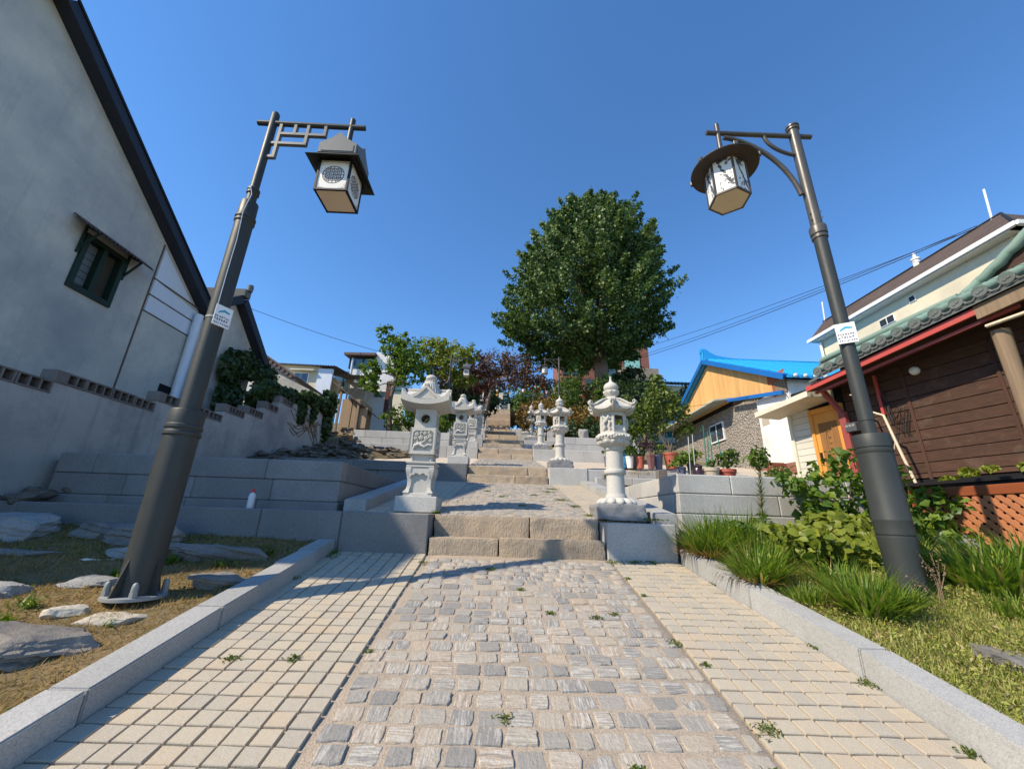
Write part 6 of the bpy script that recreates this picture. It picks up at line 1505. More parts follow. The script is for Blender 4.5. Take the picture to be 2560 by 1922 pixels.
shrub('dark_bush', 'ivy-dark bush on the grey wall beside the teal roof', (10.0,24.6,6.2), [((8.3,24.6,8.9),(.8,.7,.9),1100),((9.2,24.6,8.0),(.9,.7,.8),900),((7.5,24.6,8.4),(.8,.8,1.0),900),((8.6,24.3,7.0),(1.5,.8,.8),1200)], 'leaf_dark', .17, sub=22, subr=.25)
shrub('dark_bush', 'dark bush below the teal roof, right of the ivy', (11.4,23,5.9), [((11.2,23,7.2),(.9,.7,.9),900),((12.2,23,7.0),(.9,.7,.9),900)], 'leaf_dark', .16, sub=22, subr=.25)
shrub('clipped_shrub', 'rounded olive conifer beside the upper steps', (1.6,28.3,5.9), [((1.55,28.2,7.3),(.75,.7,.75),1500),((1.3,28.0,6.7),(.6,.6,.5),700)], 'leaf_rust', .10, sub=16, subr=.2)
shrub('clipped_shrub', 'small dark green ball shrub beside the upper steps', (1.55,26.9,5.3), [((1.55,26.8,5.85),(.36,.36,.36),900)], 'leaf_dark', .07, sub=10, subr=.2)
shrub('green_bush', 'green bush seen through the opening of the nearest square lantern', (-3.9,17.3,3.3), [((-3.9,17.1,4.1),(.7,.6,.55),900),((-2.9,17.2,4.0),(.6,.6,.5),800),((-4.8,17.3,4.0),(.5,.5,.5),500)], 'leaf_lime', .13, sub=16, subr=.25)
shrub('dark_bush', 'dark green bush between the lanterns and the red maple', (-3.0,20.6,4.3), [((-3.2,20.5,5.5),(1.0,.7,.9),1100),((-2.0,20.6,5.4),(.8,.7,.8),900),((-4.3,20.5,5.4),(.8,.7,.8),800)], 'leaf_dark', .15, sub=22, subr=.25)
for i, (x, y, z, s_, lm, nm) in enumerate(((-3.6,30,8.6,2.0,'leaf_dark','left of the statue'),(-3.3,36,11.5,2.4,'leaf_dark','behind the statue'),(5.6,33,9.8,2.0,'leaf_dark','right of the upper steps'),(-5,50,14.5,3.0,'leaf_dark','left of the top railing'),(-.5,53,14.6,3.0,'leaf_dark','behind the top railing'),(4.2,51,14.6,3.2,'leaf_ginkgo','right of the top railing'),(2.6,44,13.0,1.5,'leaf_mid','beside the top stair'))):
    tree('dark_tree', f'dark green tree {nm}', 'tree', (x,y,z-s_*1.7), (x,y,z-.3*s_), .16, [((x,y,z),(s_*.95,s_*.9,s_*.9),1500),((x-.6*s_,y,z-.45*s_),(s_*.6,s_*.6,s_*.5),700),((x+.6*s_,y,z-.4*s_),(s_*.6,s_*.6,s_*.55),700)], lm, .10*s_+.08, sub=24, subr=.25, group='dark trees at the top of the slope')
# ivy over the yard wall and the second house corner
def vine(name, label, base, quads, lm, size, n, strands=()):
    t = thing(name, base, label, 'vine'); LV = []
    for (c, r, w_) in quads:
        P, D = clump_pts(c, r, int(n*w_), .5); D[:,0] = np.abs(D[:,0])+.6; LV.append(leaf_cloud(P, size, unit(D), up=-.1, aspect=.8, out_w=.7))
    V, F = merge(LV); part('leaves', np_mesh('leaves', V, F, M[lm]), None, t)
    if strands:
        g = G()
        for s_ in strands: g.tube(s_, .008, 5)
        part('stems', g, M['twig'], t, 40)
    return t
rr = random.Random(11); strands = []
for i in range(16):
    y0 = 12.7+.3*rr.random(); z0 = 2.2+.2*rr.random(); y1 = 11.3+1.6*rr.random(); z1 = 2.0+1.1*rr.random()
    strands.append([(-5.985,y0,1.9+.9*rr.random()),(-5.98,(y0+y1)/2+.1*rr.random(),z0+.3*rr.random()),(-5.985,y1,z1),(-5.985,y1-.3,z1+.3*rr.random())])
vine('ivy', 'dark ivy draped over the top of the yard wall', (-6,11.5,3), [((-6.4,10.1,2.75),(.22,.35,.28),.6),((-6.35,10.6,3.05),(.3,.5,.3),.9),((-6.2,11.3,3.12),(.3,.55,.22),.8),((-6.0,12.0,3.3),(.25,.55,.2),.7),((-5.95,12.6,3.3),(.2,.4,.2),.5),((-5.95,13.1,3.45),(.3,.36,.42),.9),((-5.9,13.25,2.75),(.15,.2,.5),.4),((-5.95,11.6,2.8),(.12,.18,.4),.2),((-5.95,12.3,2.9),(.1,.15,.3),.15)], 'leaf_ivy', .13, 900, strands)
vine('ivy', 'ivy climbing the corner of the smaller grey gable house', (-8.6,12.6,3), [((-8.75,12.2,4.2),(.25,.5,.7),.9),((-8.7,12.8,4.6),(.25,.45,.5),.8),((-8.7,12.4,3.2),(.25,.6,.7),.9),((-8.3,13.2,4.3),(.4,.45,.45),.7),((-8.0,13.6,3.5),(.5,.5,.6),.8)], 'leaf_ivy', .14, 900)
vine('vine', 'yellow-green creeper along the black trough under the planks', (7.4,6.2,.8), [((7.0,6.3,.80),(.14,.1,.05),.25),((7.3,6.25,.92),(.16,.1,.07),.4),((7.62,6.2,.98),(.12,.1,.05),.2),((8.1,6.1,1.02),(.12,.1,.07),.2)], 'leaf_hosta', .075, 160)
# ------------------------------------------------------------------ lawn on the left: straw, weeds, rocks
def zl2(x, y): return zl(x,y)+.03*np.array([fbm((a,b,1.7),1.8) for a,b in zip(np.atleast_1d(x),np.atleast_1d(y))])
def scatter(n, x0, x1, y0, y1, zf, dens=None):
    x = rng.uniform(x0,x1,n); y = rng.uniform(y0,y1,n)
    if dens is not None:
        k = np.array([dens(a,b) for a,b in zip(x,y)]) > rng.random(n); x, y = x[k], y[k]
    z = np.array([zf(a,b)+.03*fbm((a,b,1.7),1.8) for a,b in zip(x,y)])
    return np.stack([x,y,z],1)
P = scatter(70000, -6.0, -2.07, 1.5, 4.9, zl, lambda a,b: .3+.7*(noise.noise(Vector((a*1.7,b*1.7,5)))*.5+.5))
n = len(P); V, F = blades(P, rng.uniform(.018,.06,n), rng.uniform(.003,.006,n), rng.uniform(0,6.28,n), rng.uniform(.5,1.35,n), rng.uniform(.1,.6,n), seg=2)
struct('dry_grass', np_mesh('dry_grass', V, F, M['blade_dry']), None, kind='stuff')
P = scatter(22000, -6.0, -2.07, 1.2, 4.9, zl, lambda a,b: max(0,noise.noise(Vector((a*1.1,b*1.1,9)))*1.5)+(.5 if b > 3.9 else 0))
n = len(P); V, F = leaf_cloud(P+np.array([0,0,.014])*rng.random((n,1))*2, .02, None, up=1.2, aspect=.55)
struct('low_weeds', np_mesh('low_weeds', V, F, M['weed']), None, kind='stuff')
def weed(label, x, y, zf, s_, n=34, m='leaf_lime', L=(.06,.14), W=.022, lean=(.5,1.3)):
    base = np.array([x,y,zf(x,y)]); P = np.tile(base,(n,1))+rng.normal(size=(n,3))*np.array([.012,.012,.0])*s_*2
    V, F = blades(P, rng.uniform(*L,n)*s_, np.full(n,W*s_), rng.uniform(0,6.28,n), rng.uniform(*lean,n), rng.uniform(.2,.8,n), seg=3)
    return single('weed', np_mesh('weed', V-base, F, M[m]), None, label, 'weed', 'small weeds on the lawn', loc=tuple(base))
for (x,y,s_,lb) in ((-3.0,2.85,.9,'low leafy weed in the straw near the big flat rock'),(-3.05,3.6,1.0,'tiny weed growing over the pale flat stone by the lamp foot'),(-3.1,3.05,1.1,'feathery weed beside the pale rock at the left edge'),(-2.42,2.9,.7,'small weed sprouting at the lamp base slab'),(-2.6,2.35,1.0,'green weed tuft between the big flat rock and the kerb'),(-2.3,4.35,1.2,'green weed tuft at the shaded kerb end'),(-2.45,3.95,1.1,'green weed patch between the log-shaped rock and the kerb'),(-2.95,4.0,1.1,'green weeds in the shade right behind the lamp post')):
    weed(lb, x, y, zl, s_, m='leaf_lime' if s_ < 1.15 else 'weed', W=.014)
for (nm, lb, loc, dims, rz, m, sd, amp) in (
  ('boulder','large flat grey rock lying in the straw beside the kerb',(-2.58,2.62,-.75),(.44,.27,.16),.2,'rock',1,.3),
  ('rock','pale rock cut by the left edge of the picture',(-3.5,3.2,-.60),(.28,.12,.09),.2,'rock_white',2,.3),
  ('rock','flat pale stone left of the lamp foot',(-3.12,3.5,-.555),(.24,.15,.06),.1,'rock_white',3,.3),
  ('rock','tan slab under the lamp base plate',(-2.46,3.0,-.70),(.27,.13,.07),.2,'rock_tan',4,.25),
  ('rock','small tan stone left of the lamp base slab',(-2.78,3.0,-.66),(.12,.09,.06),.5,'rock_tan',5,.3),
  ('rock','grey stone in the pole shadow beside the kerb',(-2.24,3.62,-.55),(.26,.17,.10),.35,'rock',6,.3),
  ('rock','long log-shaped brown rock near the low wall',(-2.66,4.2,-.42),(.50,.17,.14),.06,'rock',7,.22),
  ('boulder','big pale boulder in the shade at the far left',(-5.05,4.48,-.30),(.58,.30,.30),.0,'rock_white',8,.35),
  ('rock','shaded grey rock right of the pale boulder',(-4.15,4.6,-.28),(.45,.22,.17),.1,'rock',9,.3),
  ('rock','shaded layered rock just left of the lamp post',(-3.72,4.48,-.29),(.52,.22,.19),-.05,'rock',10,.3),
  ('rock','small bluish rock touching the lamp post on its left',(-3.4,4.08,-.42),(.22,.14,.11),.0,'rock_white',11,.3),
  ('rock','long low slab in the shade below the pale boulder',(-4.5,4.1,-.44),(.8,.2,.09),.05,'rock',12,.2),
  ('rock','tiny grey stone behind the log-shaped rock',(-2.2,4.62,-.39),(.16,.1,.05),.0,'rock',13,.3)):
    me = rock_mesh(*dims, sd, M[m], amp=amp, sub=3, layered=.018 if m != 'rock_tan' else 0)
    o = single(nm, me, None, lb, 'rock', 'rocks on the lawn', loc=loc); o.rotation_euler = (R(random.uniform(-4,4)), R(random.uniform(-6,6)), rz)
g = G(); g.tube([(-3.72,3.93,-.46),(-3.6,3.9,-.45),(-3.5,3.94,-.46),(-3.42,3.97,-.45)], [.008,.014,.012,.006], 6); single('litter', g, M['pot_white'], 'white scrap of litter on the shaded lawn', 'litter', smooth=50)

# ------------------------------------------------------------------ planted bed on the right
P = scatter(120000, 2.36, 5.4, 1.5, 5.4, zr, lambda a,b: .35+.65*(noise.noise(Vector((a*2.1,b*2.1,3)))*.5+.5) if b < 3.95 else .35)
n = len(P); V, F = blades(P, rng.uniform(.025,.08,n), rng.uniform(.004,.008,n), rng.uniform(0,6.28,n), rng.uniform(.2,1.2,n), rng.uniform(.2,.9,n), seg=2)
struct('ground_cover', np_mesh('ground_cover', V, F, M['blade_ground']), None, kind='stuff')
P = scatter(60000, 2.36, 5.4, 1.5, 5.4, zr, lambda a,b: max(.1,noise.noise(Vector((a*1.3,b*1.3,8)))*1.3+.35)); n = len(P)
V, F = leaf_cloud(P+np.array([0,0,.06])*rng.random((n,1)), .021, None, up=.8, aspect=.5); struct('ground_leaves', np_mesh('ground_leaves', V, F, M['blade_ground']), None, kind='stuff')
def clump(label, x, y, n, L, W, zf=zr, spread=.10, dry=40, lean=(.08,.95), m='blade'):
    base = np.array([x,y,zf(x,y)-.01]); az = rng.uniform(0,6.28,n); rd = spread*np.sqrt(rng.random(n))
    P = base+np.stack([np.cos(az)*rd, np.sin(az)*rd, np.zeros(n)],1); ln = rng.uniform(.55,1.0,n)*L; le = rng.uniform(*lean,n)
    a2 = az+rng.normal(size=n)*.6
    V, F = blades(P-base, ln, W*rng.uniform(.6,1.2,n), a2, le, rng.uniform(.3,1.1,n), seg=5, tip=.06)
    t = thing('grass_clump', tuple(base), label, 'grass', 'arching grass clumps in the bed')
    part('blades', np_mesh('blades', V, F, M[m]), None, t, world=False)
    if dry:
        az = rng.uniform(0,6.28,dry); P = np.stack([np.cos(az)*spread, np.sin(az)*spread, np.zeros(dry)],1)
        V, F = blades(P, rng.uniform(.2,.7,dry)*L, W*.7, az, rng.uniform(.9,1.3,dry), rng.uniform(.3,.9,dry), seg=4, tip=.1); part('dry_blades', np_mesh('dry_blades', V, F, M['blade_dry']), None, t, world=False)
    return t
clump('tall dark grass clump against the granite block right of the steps', 2.32, 4.72, 504, .66, 0.020, spread=.22, dry=260)
clump('second dark grass clump below the planter corner', 2.75, 4.9, 403, .62, 0.020, spread=.22, dry=80)
clump('bright arching grass clump spilling over the kerb', 2.36, 3.95, 446, .50, 0.020, spread=.16, dry=170)
clump('small grass clump between the spilling clump and the planter', 2.62, 4.35, 331, .48, 0.020, spread=.18, dry=60)
clump('dark strappy grass clump in front of the right lamp post', 2.72, 3.25, 403, .46, 0.023, spread=.16, dry=20)
clump('wide grass clump at the right edge below the lattice fence', 4.1, 3.6, 576, .58, 0.026, spread=.30, dry=10)
clump('grass clump behind the wide clump, close to the lattice fence', 4.75, 3.9, 446, .55, 0.025, spread=.30, dry=10)
clump('thin grass tuft at the lamp post foot', 3.1, 3.42, 187, .28, 0.014, spread=.14, dry=20)
clump('grass clump between the lamp post and the grey boulder', 4.0, 4.3, 302, .42, 0.022, spread=.24, dry=10)
clump('pale grass tuft between kerb and the strappy clump', 2.48, 3.55, 230, .22, 0.013, spread=.16, dry=60)
clump('feathery grass clump under the broad leaves', 2.95, 3.8, 300, .34, .014, spread=.2, dry=30)
clump('grass clump right of the lamp foot in the ground cover', 3.75, 3.15, 260, .26, .013, spread=.2, dry=20)
clump('small grass tuft behind the kerb near the bottom right corner', 2.95, 2.35, 115, .14, 0.012, spread=.12, dry=30)
# broad leaved patch
def broadleaf(label, x0, x1, y0, y1, zf, h, n, size, m, name='leafy_plant', stems=40):
    t = thing(name, ((x0+x1)/2,(y0+y1)/2,zf((x0+x1)/2,(y0+y1)/2)), label, 'plant')
    x = rng.uniform(x0,x1,n); y = rng.uniform(y0,y1,n); z = np.array([zf(a,b) for a,b in zip(x,y)])+h*(.25+.75*rng.random(n)**.6)*(.75+.25*np.sin(x*5+y*3))
    C = np.stack([x,y,z],1); nr = unit(rng.normal(size=(n,3))*.55+np.array([-.25,-.45,.75])); tdir = unit(np.cross(nr, rng.normal(size=(n,3)))); b = np.cross(nr,tdir); s_ = size*rng.uniform(.6,1.25,(n,1))
    pts = []
    for u, w_, d in ((-.5,.0,-.02),(-.28,.30,.06),(.02,.38,.08),(.28,.24,.05),(.5,.0,-.10)):
        if w_ == 0: pts.append((C+tdir*s_*u+nr*s_*d,))
        else: pts.append((C+tdir*s_*u-b*s_*w_+nr*s_*d, C+tdir*s_*u+nr*s_*(d-.06), C+tdir*s_*u+b*s_*w_+nr*s_*d))
    V = np.stack([q for p in pts for q in p],1).reshape(-1,3); i = (np.arange(n)*11)[:,None]
    q = [(0,1,2),(0,2,3),(1,4,5),(1,5,2),(2,5,6),(2,6,3),(4,7,8),(4,8,5),(5,8,9),(5,9,6),(7,10,8),(8,10,9)]
    F = (np.arange(n)[:,None,None]*11+np.array(q)[None]).reshape(-1,3)
    part('leaves', np_mesh('leaves', V, F, M[m], smooth=True), None, t)
    g = G()
    for k in range(min(stems,n)): 
        c = C[k]; g.tube([(c[0]*.98+.02*(x0+x1)/2,c[1],zf(c[0],c[1])),tuple(c)], [.006,.004], 4)
    part('stems', g, M['weed'], t); return t
broadleaf('patch of broad yellow-green leaves left of the right lamp post', 2.85, 4.0, 3.95, 4.85, zr, .42, 1300, .105, 'leaf_hosta')
broadleaf('mixed leafy growth between the grass clumps and the planter', 2.6, 3.3, 4.6, 5.25, zr, .38, 700, .07, 'leaf_mid')
shrub('leafy_bush', 'loose leafy bush left of the right lamp post in front of the planter', (4.2,5.1,-.1), [((4.05,5.1,.45),(.5,.3,.32),420),((4.4,5.05,.75),(.35,.3,.2),160),((3.8,5.1,.55),(.3,.3,.2),110),((4.3,4.9,.15),(.6,.3,.25),420),((4.75,5.0,.4),(.3,.3,.35),260)], 'leaf_lime', .085, sub=12, subr=.3, aspect=.8)
shrub('leafy_bush', 'leafy bush right of the lamp post over the end of the lattice', (5.25,5.0,-.1), [((5.2,4.95,.2),(.28,.25,.3),300),((5.1,4.85,-.05),(.3,.25,.2),220),((5.35,5.0,.42),(.2,.2,.1),80)], 'leaf_lime', .085, sub=12, subr=.3, aspect=.8)
t = thing('spiky_plant', (3.12,5.0,-.05), 'tall thin plant with needle leaves in front of the sunlit planter', 'plant')
g = G(); g.tube([(3.12,5.0,-.05),(3.13,5.0,.3),(3.18,5.0,.66),(3.2,5.0,.86)], [.009,.008,.006,.003], 6); part('stem', g, M['bare_wood'], t)
n = 420; u = rng.random(n); P = np.stack([3.12+.08*u+rng.normal(size=n)*.006, 5.0+rng.normal(size=n)*.006, .05+.80*u],1)
V, F = blades(P, rng.uniform(.10,.2,n)*(1.15-.5*u), .006, rng.uniform(0,6.28,n), rng.uniform(.7,1.3,n), rng.uniform(.2,.9,n), seg=3); part('needles', np_mesh('needles', V, F, M['leaf_mid']), None, t)
P, D = clump_pts((3.2,5.0,.82),(.14,.13,.13),160,.3); V, F = leaf_cloud(P,.075,D,aspect=.3); part('top_leaves', np_mesh('top_leaves', V, F, M['leaf_lime']), None, t)
t = thing('dry_weed', (3.42,3.4,-.5), 'dry brown seed stalks standing at the right lamp post', 'weed'); g = G(); rr = random.Random(2); SV = []
for (tx,tz) in ((3.33,-.16),(3.42,-.15),(3.47,-.2),(3.52,-.23),(3.38,-.24),(3.2,-.33)):
    b0 = Vector((3.42+rr.uniform(-.03,.03),3.4,-.52)); tp = Vector((tx,3.38,tz)); m_ = b0.lerp(tp,.55)+Vector((.02,0,.02)); g.tube([b0,m_,tp], [.004,.003,.002], 5)
    k = 26; q = rng.random(k)*.55+.45; pts = np.array([tuple(b0.lerp(tp,float(a))) for a in q])+rng.normal(size=(k,3))*.012; SV.append(leaf_cloud(pts,.014,None))
part('stalks', g, M['twig'], t); V, F = merge(SV); part('seed_heads', np_mesh('seed_heads', V, F, M['twig']), None, t)
for (lb, loc, dims, rz, m, sd) in (('lichen-spotted grey boulder beside the lattice fence',(5.22,4.85,-.17),(.32,.24,.28),.3,'rock_white',21),('flat speckled stone in the ground cover near the bottom right',(3.02,2.72,-.715),(.27,.2,.085),.1,'rock',22)):
    o = single('boulder', rock_mesh(*dims, sd, M[m], amp=.3, sub=3), None, lb, 'rock', loc=loc); o.rotation_euler = (0,.1,rz)
# moss and small weeds in the paving joints
JV = []; 
for (x,y,s_) in ((1.16,2.05,.06),(.86,2.0,.05),(1.3,2.32,.07),(.95,1.98,.04),(.6,2.07,.04),(1.28,2.85,.04),(.4,3.5,.04),(.75,3.45,.05),(.9,3.5,.05),(-.1,4.45,.06),(-1.55,2.78,.05),(-1.2,2.8,.05),(1.25,4.8,.08),(1.5,4.82,.09),(1.7,4.83,.08),(1.26,4.3,.04),(1.27,3.9,.03),(.2,3.95,.04),(-.8,4.6,.05),(2.12,4.2,.07),(2.12,4.25,.06),(2.17,3.1,.06),(2.17,2.7,.07),(2.16,2.2,.05),(-1.86,4.05,.06),(-1.84,4.72,.09),(1.2,3.1,.05),(-.79,2.9,.03),(.05,2.35,.04)):
    n = int(60*s_/.05); P = np.stack([x+rng.normal(size=n)*s_*.5, y+rng.normal(size=n)*s_*.35, np.zeros(n)],1); P[:,2] = [pz(b)+.012+.012*rng.random() for b in P[:,1]]; JV.append(leaf_cloud(P,.018,None,up=1.0,aspect=.5))
for (x,y,s_) in ((-.84,5.35,.06),(1.9,5.1,.10),(1.8,5.05,.1),(1.15,5.5,.05),(1.1,6.3,.08),(1.0,7.0,.10),(.9,8.2,.10),(1.05,8.8,.12),(.3,6.2,.05),(.0,7.2,.05),(.6,7.6,.06),(-.3,8.0,.06)):
    n = int(60*s_/.05); P = np.stack([x+rng.normal(size=n)*s_*.6, y+rng.normal(size=n)*s_*.6, np.zeros(n)],1); P[:,2] = [land(0,max(b,YF[0]+LY))+.015+.01*rng.random() for b in P[:,1]]; JV.append(leaf_cloud(P,.022,None,up=1.0,aspect=.5))
V, F = merge(JV); struct('joint_moss', np_mesh('joint_moss', V, F, M['weed']), None, kind='stuff')
for (x,y,lb) in ((-.82,5.34,'weed sprouting at the corner of the nearest square lantern base'),(2.35,9.35,'weed growing on the small granite border'),(-1.83,4.8,'dark weed in the corner of kerb and low wall')):
    weed(lb, x, y, lambda a,b: (.035 if y < 5.4 and x > -1 else .98 if y > 9 else pz(y)), 1.0, n=22)

# ------------------------------------------------------------------ pots and plants on the right terrace
def pot_prof(r, h, kind):
    if kind == 'jar': return [(r*.62,0),(r*.85,h*.2),(r,h*.5),(r*.92,h*.75),(r*.72,h*.92),(r*.78,h*.96),(r*.78,h)]
    if kind == 'bowl': return [(r*.62,0),(r*.9,h*.8),(r,h*.82),(r,h)]
    return [(r*.70,0),(r*.92,h*.86),(r,h*.87),(r,h)]
def pot(label, loc, r, h, m, kind='pot', plant=None, n=24, group='pots on the terrace', fl=None):
    t = thing('plant_pot' if kind != 'jar' else 'storage_jar', loc, label, 'pot' if kind != 'jar' else 'jar', group)
    g = G(); g.lathe(pot_prof(r,h,kind), n); part('vessel', g, M[m], t, 40, False)
    if kind != 'jar': g = G(); g.lathe([(r*.9,h+.001),(r*.3,h+.012)], n); part('earth', g, M['soil'], t, 0, False)
    else: g = G(); g.lathe([(r*.8,h),(r*.8,h+.015),(r*.3,h+.05),(r*.08,h+.055)], n); part('lid', g, M[m], t, 40, False)
    if plant:
        lm, size, cl = plant; V, F = foliage(cl, size, sub=10, subr=.3); part('foliage', np_mesh('foliage', V, F, M[lm]), None, t, world=False)
        g = G()
        for c, r_, _ in cl: g.tube([(0,0,h),(c[0]*.5,c[1]*.5,h+(c[2]-h)*.5),c], [.02*max(.5,r/.2),.014,.006], 6)
        part('stem', g, M['bark'], t, 40, False)
    return t
zr_ = 1.36
pot('white tapered plant pot in the row on the upper terrace', (3.32,10.6,zr_), .105, .30, 'pot_white', plant=('leaf_mid',.07,[((0,0,.42),(.16,.15,.14),160)]))
pot('small red-brown pot between the white and purple pots', (3.60,10.6,zr_), .115, .30, 'clay', plant=('leaf_dark',.06,[((0,0,.42),(.15,.14,.12),150)]))
pot('six-sided purple-brown pot in the terrace row', (3.83,10.45,zr_-.02), .12, .36, 'clay_purple', n=6, plant=('leaf_purple',.06,[((0,0,.55),(.22,.18,.18),220),((-.1,.1,.75),(.2,.2,.15),140)]))
pot('blue-grey pot with a red foot beside the biggest red pot', (4.08,10.6,zr_), .125, .36, 'pot_blue', plant=('leaf_mid',.06,[((0,.05,.5),(.2,.18,.15),160)]))
pot('biggest red plastic pot holding the tall leafy tree', (4.40,10.55,zr_), .19, .42, 'clay', plant=('leaf_pot',.085,[((-.1,.1,1.9),(.42,.4,.4),900),((-.15,.1,2.35),(.24,.24,.28),380),((.25,.0,1.55),(.4,.35,.3),600),((-.55,.1,1.55),(.38,.35,.3),520),((.5,.1,1.1),(.25,.25,.2),180),((-.3,.1,1.2),(.35,.3,.25),300)]))
pot('dark pot behind the white pot with a spreading green tree', (3.55,11.1,zr_+.05), .16, .36, 'pot_dark', plant=('leaf_pot',.085,[((.1,.1,1.3),(.45,.4,.4),800),((-.1,.1,1.75),(.3,.3,.3),420),((-.3,.1,1.0),(.3,.3,.3),380),((.4,.0,.9),(.35,.35,.3),420),((.1,0,.6),(.4,.3,.2),300)]))
pot('pot with pale blossoms behind the round lantern', (2.95,10.9,zr_), .13, .32, 'clay_purple', plant=('leaf_lime',.07,[((0,0,.75),(.22,.2,.25),260),((.1,0,1.05),(.18,.18,.15),140)]))
pot('blue and red pot half hidden by the round lantern', (2.66,10.45,zr_), .06, .26, 'pot_blue', plant=('leaf_mid',.06,[((.0,0,.36),(.1,.1,.1),80)]))
t = thing('plastic_barrel', (3.58,11.5,1.45), 'blue plastic barrel behind the pot row', 'barrel'); g = G(); g.lathe([(.20,0),(.22,.1),(.21,.2),(.22,.3),(.21,.45),(.2,.62),(.12,.64)], 24, (3.58,11.5,1.45)); part('body', g, M['blue_barrel'], t, 40); part('label', G().box(3.62,3.72,11.27,11.285,1.82,1.96), M['white_sign'], t)
zb = .655
pot('glazed dark brown jar on the planter behind the grass', (3.47,7.2,zb), .10, .33, 'jar', 'jar')
pot('beige plastic bowl pot beside the brown jar', (3.69,7.15,zb), .135, .31, 'pot_beige', 'bowl', plant=('leaf_mid',.05,[((0,0,.4),(.1,.1,.08),90)]))
pot('wide red bowl pot with a dense green plant', (3.99,7.2,zb), .155, .30, 'clay', 'bowl', plant=('leaf_mid',.05,[((.05,.0,.46),(.17,.15,.14),420),((.1,0,.58),(.1,.1,.08),140)]))
pot('dark grey pot behind the jar with spreading leaves', (3.52,7.5,zb+.02), .10, .40, 'pot_dark', plant=('leaf_lime',.06,[((-.12,0,.5),(.2,.15,.1),260),((.05,0,.6),(.12,.12,.1),160)]))
pot('small dark pot left of the brown jar', (3.28,7.45,zb+.02), .085, .33, 'pot_blue', plant=('leaf_lime',.05,[((-.05,0,.42),(.16,.13,.08),200)]))
for k, (x0,z0,x1,z1,m,lb) in enumerate(((3.64,.75,3.67,1.75,'stake_green','tallest green plant stake above the pots'),(3.66,.75,3.74,1.64,'stake_green','green stake leaning right of the tallest stake'),(3.75,.8,3.78,1.68,'stake_green','green stake just left of the white window'),(3.95,.75,3.91,1.63,'stake_green','green stake standing in the red bowl pot'),(3.335,.8,3.37,1.53,'stake_grey','shorter grey plant stake at the left'),(3.425,.8,3.45,1.58,'stake_grey','taller grey plant stake beside the shorter one'))):
    g = G(); g.tube([(x0,7.22,z0),(x1,7.22,z1)], .008, 6); single('plant_stake', g, M[m], lb, 'stake', 'plant stakes', smooth=50)
t = thing('wooden_chair', (5.05,7.4,.66), 'red-brown slatted wooden chair behind the planter wall', 'chair')
for x in (4.88,5.2): part('back_post', G().box(x-.018,x+.018,7.38,7.42,.62,1.13,.003), M['chair'], t)
part('top_rail', G().box(4.9,5.18,7.385,7.415,1.08,1.14,.003), M['chair'], t)
for i in range(6): part('back_slat', G().box(4.925+i*.043,4.945+i*.043,7.39,7.41,.72,1.08,.002), M['chair'], t)
part('seat', G().box(4.87,5.21,7.40,7.75,.80,.83,.004), M['chair'], t)
for x in (4.89,5.19):
    part('leg', G().box(x-.016,x+.016,7.7,7.735,.62,.80,.002), M['chair'], t)
g = G(); g.lathe([(.06,0),(.07,.12),(.05,.16)], 12, (5.45,7.1,.66)); single('plastic_can', g, M['plastic_white'], 'small white plastic can beside the wooden chair', 'can', smooth=40)
single('cement_block', G().box(3.02,3.2,7.9,8.05,.66,1.0,.008), M['block'], 'grey cement block left of the grey stakes', 'block')
shrub('leafy_plant', 'leafy plant on the planter top right of the red bowl pot', (4.45,6.6,.62), [((4.42,6.6,.78),(.16,.15,.12),160),((4.6,6.65,.84),(.14,.14,.13),140)], 'leaf_mid', .06, cat='plant')
P = np.stack([rng.uniform(3.0,3.6,60), np.full(60,9.75), np.full(60,1.1)],1); V, F = blades(P, rng.uniform(.12,.25,60), .006, rng.uniform(0,6.28,60), rng.uniform(.1,.7,60), .5, seg=3); single('dry_tuft', np_mesh('dry_tuft', V, F, M['blade_dry']), None, 'dry straw tuft on the terrace edge below the pots', 'grass')
# bottle on the ledge
t = thing('bottle', (-3.02,5.12,zt0), 'white bottle with a red cap standing on the shaded low wall', 'bottle')
g = G(); g.lathe([(.036,0),(.038,.01),(.038,.15),(.03,.17),(.014,.18),(.014,.19)], 18, (-3.02,5.12,zt0)); part('body', g, M['bottle'], t, 40); g = G(); g.lathe([(.02,.185),(.02,.225),(.012,.23)], 14, (-3.02,5.12,zt0)); part('cap', g, M['red_cap'], t, 40)
# standing rock
o = single('standing_rock', rock_mesh(.27,.16,.30,31,M['rock_white'],amp=.3,sub=3), None, 'upright pale rock on the planter wall behind the lanterns', 'rock', loc=(3.12,15.55,3.27))
# ------------------------------------------------------------------ statue, railing, poles, flags, cables
t = thing('robed_statue', (-1.66,29,6.4), 'weathered stone statue of a robed figure at the upper steps', 'statue')
part('pedestal', G().box(-1.98,-1.34,28.7,29.3,6.0,7.68,.02), M['granite'], t)
g = G(); g.lathe([(.24,0),(.27,.02),(.25,.25),(.24,.5),(.27,.75),(.30,.92),(.27,1.02),(.16,1.10),(.09,1.14),(.075,1.18)], 28, (-1.66,29,7.68), rfun=lambda a,z: (1+.05*math.cos(a*9)*(1 if z < 1 else .2))*(1-.18*abs(math.sin(a))))
for s_ in (-1,1): g.tube([(-1.66+s_*.24,28.98,8.62),(-1.66+s_*.33,28.9,8.35),(-1.66+s_*.20,28.78,8.22),(-1.66+s_*.04,28.74,8.25)], [.09,.11,.10,.06], 10)
g.tube([(-1.66-.33,28.92,8.4),(-1.66-.34,28.92,8.1),(-1.66-.27,28.9,7.85)], [.09,.08,.02], 8); g.tube([(-1.66+.33,28.92,8.4),(-1.66+.34,28.92,8.1),(-1.66+.27,28.9,7.85)], [.09,.08,.02], 8)
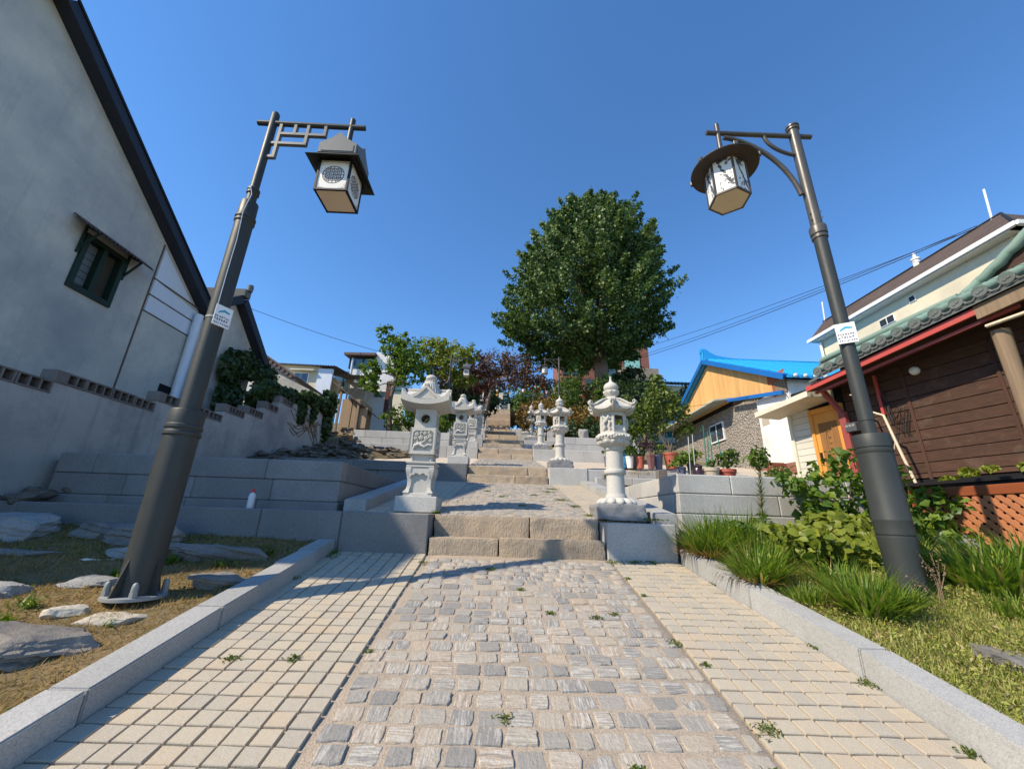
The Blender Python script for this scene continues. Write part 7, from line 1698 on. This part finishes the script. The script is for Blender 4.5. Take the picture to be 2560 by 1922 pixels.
part('robed_body', g, M['statue'], t, 60)
g = G(); g.sphere((-1.66,28.98,8.97), .115, 16, 12, (.86,.95,1.15)); g.sphere((-1.66,28.99,9.08), .09, 12, 8, (1,1,.8)); g.tube([(-1.66,28.88,8.90),(-1.66,28.84,8.78),(-1.66,28.86,8.68)], [.05,.045,.015], 8); g.sphere((-1.66,28.87,8.97),.02,6,5); part('head', g, M['statue'], t, 60)
t = thing('stone_railing', (-.6,45,11.8), 'pale stone posts and railing at the top of the stair', 'railing')
for x in (-1.75,-.62,.40): part('post', G().box(x-.12,x+.12,44.9,45.14,11.8,12.65,.02), M['lantern'], t)
for x0,x1 in ((-1.62,-.75),(-.49,.27)):
    g = G(); g.box(x0,x1,44.98,45.04,12.38,12.44); g.box(x0,x1,44.98,45.04,11.95,12.0)
    for k in range(7): g.box(x0+.06+k*(x1-x0-.14)/6,x0+.09+k*(x1-x0-.14)/6,45.0,45.02,11.98,12.38)
    part('rail_panel', g, M['galv'], t)
t = thing('marked_pole', (-1.05,46.5,11.8), 'pale blue pole with an orange band at the top of the stair', 'pole')
g = G(); g.tube([(-1.05,46.5,11.8),(-1.05,46.5,15.5)], .16, 14); part('pole', g, M['pole_blue'], t, 40); g = G(); g.tube([(-1.1,46.45,13.5),(-1.1,46.45,14.6)], .17, 14); part('orange_band', g, M['orange'], t, 40); part('sign_board', G().box(-.85,-.35,46.4,46.45,13.6,14.4), M['wall_cream'], t)
fl = [(.75,.08,.06),(.85,.6,.05),(.08,.35,.7),(.85,.35,.55),(.1,.5,.2)]
fm = [flat('flag_cloth_%d' % i, c, .8) for i, c in enumerate(fl)]
t = thing('temple_pavilion', (3.4,47,11.5), 'red temple pavilion with a blue eave behind the coloured flags', 'building')
part('eave', G().box(1.2,5.2,46.5,48,14.1,14.3), M['blue_dark'], t); part('wall', G().box(1.4,5.0,47,48,11.8,14.1), M['brick'], t)
for i in range(6): part('column', G().box(1.5+i*.65,1.6+i*.65,46.7,46.8,11.8,14.1), M['red_dull'], t)
cols = ['orange','purple','green','red']
for i in range(6):
    x = 2.35+i*.42; t = thing('festival_flag', (x,46,14.4), f'{["yellow","orange","pink","green","red","rose"][i]} festival banner hanging beyond the far lamp post', 'flag', 'festival banners at the top')
    for k in range(4):
        g = G(); g.grid(lambda u,v: (x+.26*u+.12*v+.03*k, 46+.05*math.sin(u*3+v*2), 15.9-.38*k-.38*v), 3, 2); part('strip', g, fm[(i+k)%5], t)
def cable(label, a, b, sag, r=.012):
    a = Vector(a); b = Vector(b); g = G(); g.tube([a.lerp(b,k/14)-Vector((0,0,sag*4*(k/14)*(1-k/14))) for k in range(15)], r, 5); single('cable', g, M['wire'], label, 'cable', 'overhead cables', smooth=60)
cable('thin cable crossing the sky between grey house and lime tree', (-15.5,20,11.0), (-6.0,25.5,9.9), .25, .014)
cable('upper cable over the blue roof running to the cream building', (9.0,33,13.9), (15.1,11,9.6), .3)
cable('middle cable over the blue roof running to the cream building', (9.0,33,13.2), (15.1,10.4,9.5), .35)
cable('lower cable over the blue roof running to the cream building', (9.0,33,13.0), (15.1,10.2,9.4), .4, .015)
for k in range(5): cable(f'{["lowest","second","third","fourth","highest"][k]} dark cable crossing below the bronze maple', (-4.5,34,10.8+.18*k), (3.4,33,10.95+.2*k), .15, .014)
cable('service cable from the blue house to the porch', (9.0,12.2,4.2), (7.2,9.4,3.0), .15, .008)
cable('second service cable along the board gable', (7.6,16.2,4.7), (9.0,12.2,4.25), .05, .008)
# telecom pole far right
